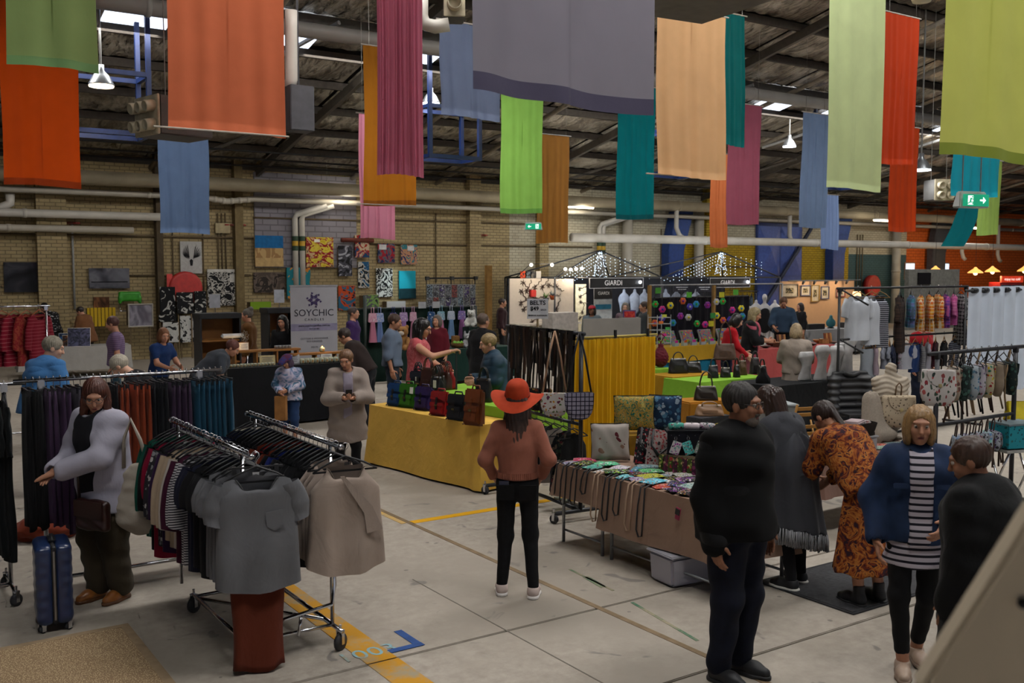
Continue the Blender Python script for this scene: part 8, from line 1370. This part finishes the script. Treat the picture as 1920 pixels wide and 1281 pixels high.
# cubicle curtain with rings
yc_ = Y_of(1868, 15.9); x0, x1 = xat(1814, yc_), xat(1965, yc_); zc = at(1868, 544, 15.9).z; t = thing('cubicle_curtain', 'white eyelet curtain on a black rod at the right edge', 'curtain', (x0, yc_, 0)); w = x1 - x0; MB().tube([(-.1, 0, zc), (w + .1, 0, zc)], .02, 8).build('rod', BLK(), t, True)
MB().grid(lambda u, v: (w * u, .05 * math.sin(u * 46), zc + .06 - (zc - .55) * (1 - v) * 1.0), 160, 6).build('curtain', Mcloth('d8e4f4', .35, 300.), t, True)
for k in range(8): MB().at(w * (k + .5) / 8, 0, zc, 0, 0, math.pi / 2).lathe([(.022, -.05), (.045, -.05), (.045, .05), (.022, .05)], 14).build('eyelet', M('3a3a3c', .3, .8), t, True)
for x in (-.08, w + .08): MB().tube([(x, 0, 0), (x, 0, zc)], .018, 6).build('post', BLK(), t, True)
# person behind the baby clothes rack
person('person in navy trousers and a red top behind the baby clothes rack', ap(1728, 17.6), 160, 1.72, skin='b', top=(TN('8a1018'), .9, .9, .04), bottom=('trousers', TN('131a2c'), .03), shoes=(BLK(), BLK(), 'low'), hair=(M('2a1a14', .6), 'short'), vox=.018, hvox=.008)
# rucksack rack
yk = Y_of(1830, 10.6); x0, x1 = xat(1748, yk), xat(1916, yk); zk = at(1830, 657, 10.6).z; zk2 = at(1820, 792, 10.4).z
rail_rack('black rack of flowered rucksacks on hangers', x0 + .1, yk, x1 - .12, yk, zk, M('2c2c30', .4, .4), low=(zk2,), r=.022, over=.16, wheels=False, baseh=.02, bw=.35)
FL = Mprint('b0aaa6', ['7a2a30', '3a4a3c', '9a4a48', '24302c', '7a3a3a'], 24., .34, 0., .75, (1, 1, .6)); RK = [('white gum leaf print rucksack facing out at the end of the rack', FL, 1762, .36), ('beige flower print rucksack', Mprint('8a7e70', ['5a3a34', '3a4a44', '8a5a4a'], 24., .36), 1790, .34), ('dark green leaf rucksack', Mprint('14201e', ['3a5a52', '2a3a3a'], 22., .4), 1806, .33), ('blue flower rucksack', Mprint('8a9298', ['2a5a7a', '3a4a5a', '5a7a8a'], 26., .36), 1822, .33), ('lilac flower rucksack', Mprint('9a949c', ['5a4a6a', '7a4a5a', '3a4a3a'], 26., .36), 1838, .33), ('red and yellow bird rucksack', Mprint('9a927a', ['8a1a20', '2a5a4a', 'a08a1a'], 26., .36), 1853, .33), ('plain stone rucksack', M('7a6c5c', .8, 0, .1, 20.), 1872, .36), ('dark forest print rucksack at the right edge', Mprint('101c1c', ['2a4a42', '3a3a2a', '1a3038'], 24., .4), 1895, .36)]
for k, (lab, m, px, w_) in enumerate(RK):
    x = xat(px, yk); backpack(lab + (' hanging on the rucksack rack' if k not in (0, 7) else ''), (x, yk, zk - .02 if k else zk - .03), (-YAW - .15 if k == 0 else .75 + rnd.uniform(-.15, .15)), m, M(['3a2a24', '8a7358', '1a1a1c'][k % 3], .8), w_, .36 if k else .38, .13, 'rucksacks on the rack')
for k in range(9): u = thing('hanger', ORD[k] + ' empty black hanger from the left on the rucksack rack', 'hanger', (xat(1785 + 14 * k, yk), yk, zk + .02), .9 + rnd.uniform(-.2, .2), 'hangers on the rucksack rack'); hook(MB()).build('hook', BLK(), u, True); MB().tube([(-.2, 0, -.18), (0, 0, -.07), (.2, 0, -.18), (-.2, 0, -.18)], .006, 5).build('bar', BLK(), u, True)
SC = ['5a7aa0', '6a4a8a', '8a1a1c', '4a2a5a', '7a8a9a', '7ab0a8', '3a2a4a', '9a5a4a', '2a3a5a']
for k in range(9):
    x = xat(1800 + 11.5 * k, yk); saddle_m = Mprint('8a8e96', [SC[k], '26262a', SC[(k + 4) % 9]], 30., .42); t = backpack(ORD[k] + ' small bright bag from the left on the lower rucksack rail', (x, yk, zk2 - .02), .9 + rnd.uniform(-.2, .2), saddle_m, M('4a3a34', .8), .26, .22, .08, 'small bags on the lower rail', name='small_bag')
# folding table with mannequin bust, basket and boxes behind the striped shopper
c0 = clothtab('dusty pink tablecloth under the basket and the bust', 1548, 1740, 850, .74, .75, Mcloth('7a5c50', 0, 380.), .36, 41, 'the dusty pink cloth'); yt = c0[2]
p = Vector((xat(1672, yt + .45), yt + .45, .746)); t = thing('mannequin_bust', 'cream ruffled mannequin bust wearing a beige spotted rucksack', 'mannequin', p, -YAW); CRB = M('a89c8c', .8, 0, .1, 20.); zt2 = at(1670, 687, yd(1670, yt + .45)).z - .746
sobj('torso', [ell((0, 0, zt2 - .30), (.19, .12, .2)), flt((0, 0, zt2 - .3), (0, 0, zt2 - .62), .17, .13, .7, np.eye(3, dtype=np.float32)), cap((.15, 0, zt2 - .17), (-.15, 0, zt2 - .17), .06), cap((0, 0, zt2 - .14), (0, 0, zt2 - .02), .055, .06)], CRB, t, .012, .05, disp=lambda g: .006 * np.sin(g[:, 2] * 120 + 3 * np.sin(g[:, 0] * 20))); MB().tube([(0, 0, 0), (0, 0, zt2 - .6)], .02, 8).build('stand_pole', M('6a5a4a', .6), t, True); MB().lathe([(.14, 0), (.13, .02)], 20).build('stand_base', M('6a5a4a', .6), t)
SPT = Mprint('b0a088', ['4a4038', '6a5c4c'], 34., .22); q = p + Vector((-sn * .2, -cs * .2, 0)); backpack('beige spotted rucksack worn on the cream mannequin bust', (q.x + .03, q.y, .746 + zt2 - .16), -YAW, SPT, M('6a5644', .8), .38, .34, .14)
t = thing('knit_shawl', 'cream knitted shawl draped below the mannequin bust', 'shawl', (p.x - .3, p.y + .02, .746), -YAW); sobj('drape', [flt((0, 0, zt2 * .55), (.05, -.02, .06), .10, .17, .55, np.eye(3, dtype=np.float32)), ell((.1, 0, .08), (.2, .12, .09))], M('988d80', .95, 0, .1, 60.), t, .014, .05, disp=vfolds(.014, 8, 3), cuts=[((0, 0, 0), (0, 0, 1))])
p = Vector((xat(1602, yt + .25), yt + .25, .746)); t = thing('storage_box', 'clear lidded box of pink fabric pieces on the dusty pink cloth', 'box', p, -.2); MB().box(0, 0, .07, .42, .28, .14).build('box', Mglass('c0bcc0', .2, .5), t, bevel=.01); MB().box(0, 0, .06, .38, .24, .10).build('fabric_pieces', Mblobs(['8a4a4a', 'a07a7a', '6a4a5a'], 14.), t); MB().box(0, 0, .148, .44, .30, .016).build('lid', Mglass('c8c8cc', .2, .5), t, bevel=.004)
t = thing('wicker_basket', 'dark wicker basket of folded cloths on the clear box', 'basket', (p.x, p.y, .746 + .157), -.25)
def wick(u, v):
    a = u * 6.28318; k = 1 + .16 * v; c, s_ = math.cos(a), math.sin(a); return (.20 * k * math.copysign(abs(c) ** .5, c) + .004 * math.sin(u * 250), .14 * k * math.copysign(abs(s_) ** .5, s_) + .004 * math.cos(v * 60), .13 * v)
MB().grid(wick, 60, 10, True).build('wicker', M('1f1712', .8, 0, .3, 80.), t, True); MB().box(0, 0, .02, .36, .26, .03).build('base', M('1f1712', .8), t)
for k, (x, y, c) in enumerate(((-.04, .04, 'b08a80'), (.05, -.02, 'a89a98'), (-.02, -.06, '9a8a8c'))): MB().at(x, y, .11 + .015 * k, .3 * k).box(0, 0, 0, .26, .16, .035).build('folded_cloth', [M(c, .9), Mprint('a8a09c', ['8a3a3a', '26303a'], 40., .36), M(c, .9)][k], t, bevel=.012)
for k in range(7): x = xat(1660 + 12 * k, yt + .12); u = thing('zip_pouch', ORD[k] + ' crumpled print pouch from the left on the dusty pink cloth', 'pouch', (x, yt + .12 + .06 * (k % 2), .75), rnd.uniform(-.6, .6), 'pouches on the dusty pink cloth'); obj('pouch_body', pm[(k * 2) % 6], u); MB().box(0, .07, .006, .2, .006, .006).build('zip', M('8a7a60', .4, .6), u)
p = ap(1907, 10.9); t = thing('carton', 'turquoise patterned carton on a stool at the right edge', 'box', (p.x, p.y, .62), -.3); MB().box(0, 0, .14, .42, .3, .26).build('carton', Mprint('1a7a86', ['10404a', '2a5a5a'], 20., .3), t, bevel=.006); MB().box(0, 0, .275, .43, .31, .02).build('lid', M('5a6a6e', .6), t)
t = thing('stool', 'folding stool under the turquoise carton', 'stool', (p.x, p.y, 0), -.3); MB().box(0, 0, .60, .46, .32, .03).build('seat', M('8a8a86', .6), t)
for sx in (-1, 1): MB().tube([(sx * .2, -.14, 0), (sx * .2, .14, .59)], .014, 6).build('leg', CR, t, True); MB().tube([(sx * .18, .14, 0), (sx * .18, -.14, .59)], .014, 6).build('leg', CR, t, True)
t = thing('a_frame_sign', 'yellow folding floor sign behind the rucksack rack', 'sign', ap(1912, 14.2), -YAW); YS = M('b0a010', .6)
for k in (-1, 1): MB().at(0, k * .12, .35, 0, k * .3).box(0, 0, 0, .3, .02, .72).build('leaf', YS, t, bevel=.01)
# ------------------------------------------------------------------ cafe corner by the orange wall
for k, (px, py, d, lab) in enumerate(((1754, 507, 44., 'left pendant lamp over the cafe corner'), (1829, 509, 45., 'middle pendant lamp over the cafe corner'), (1861, 507, 46., 'right pendant lamp over the cafe corner'), (1921, 506, 48., 'edge pendant lamp over the cafe corner'))):
    q = at(px, py, d); t = thing('pendant_lamp', lab, 'lamp', q, 0, 'cafe pendant lamps'); MB().lathe([(.34, -.08), (.30, -.02), (.10, .12), (.03, .2)], 20).build('lamp_shade', Memit('ffb860', 1.6), t, True); MB().ball(0, 0, -.08, .09, n=10).build('bulb', Memit('ffe0a0', 14.), t, True); MB().tube([(0, 0, .2), (0, 0, roof_z(q.y) - q.z)], .008, 4).build('cord', BLK(), t); lamp_light('pendant_glow', q + Vector((0, 0, -.25)), 60, (1, .7, .35), .1)
q = at(1895, 560, 46.); t = thing('drinks_fridge', 'red drinks fridge with lit header reading enjoy ice cold', 'fridge', (q.x, q.y, 0), -.25); w_ = 1.3; MB().box(0, .35, 1.0, w_, .7, 2.0).build('cabinet', M('8a1a16', .5), t, bevel=.02); MB().box(0, -.02, 2.14, w_, .1, .30).build('header', Memit('c8381c', .7), t); text('enjoy ice cold', .17, Memit('f0e8e0', 1.2), t, (-.02, -.08, 2.14))
for k in (-1, 1):
    dr = MB().box(k * w_ * .25, -.03, 1.0, w_ * .46, .04, 1.75).build('door', M('2a3440', .2), t, bevel=.01); MB().box(k * .06, -.07, 1.0, .02, .03, .6).build('handle', CR, dr)
    for r in range(3):
        mb = MB()
        for j in range(6): mb.lathe([(.035, 0), (.035, .14), (.015, .2)], 8, k * w_ * .25 - .2 + .08 * j, -.065, .4 + .45 * r)
        tag(mb.build('bottles', Mrand(['4a5a7a', '7a8a9a']), t, True), kind='stuff')
q = ap(1850, 40.); tag(MB().box(0, 0, .5, 1.3, .5, 1.0).build('cafe_counter', M('a8a098', .7), None, loc=q, bevel=.01), 'white cafe counter in front of the drinks fridge', 'counter')
q = onwall(1735, 540, 4.2); tag(MB().box(0, 0, 0, .9, .04, .5).build('wall_screen', M('0a0a0c', .3), None, loc=(q.x, WALLY - 4.14, 2.2)), 'dark screen on the grey partition', 'screen')
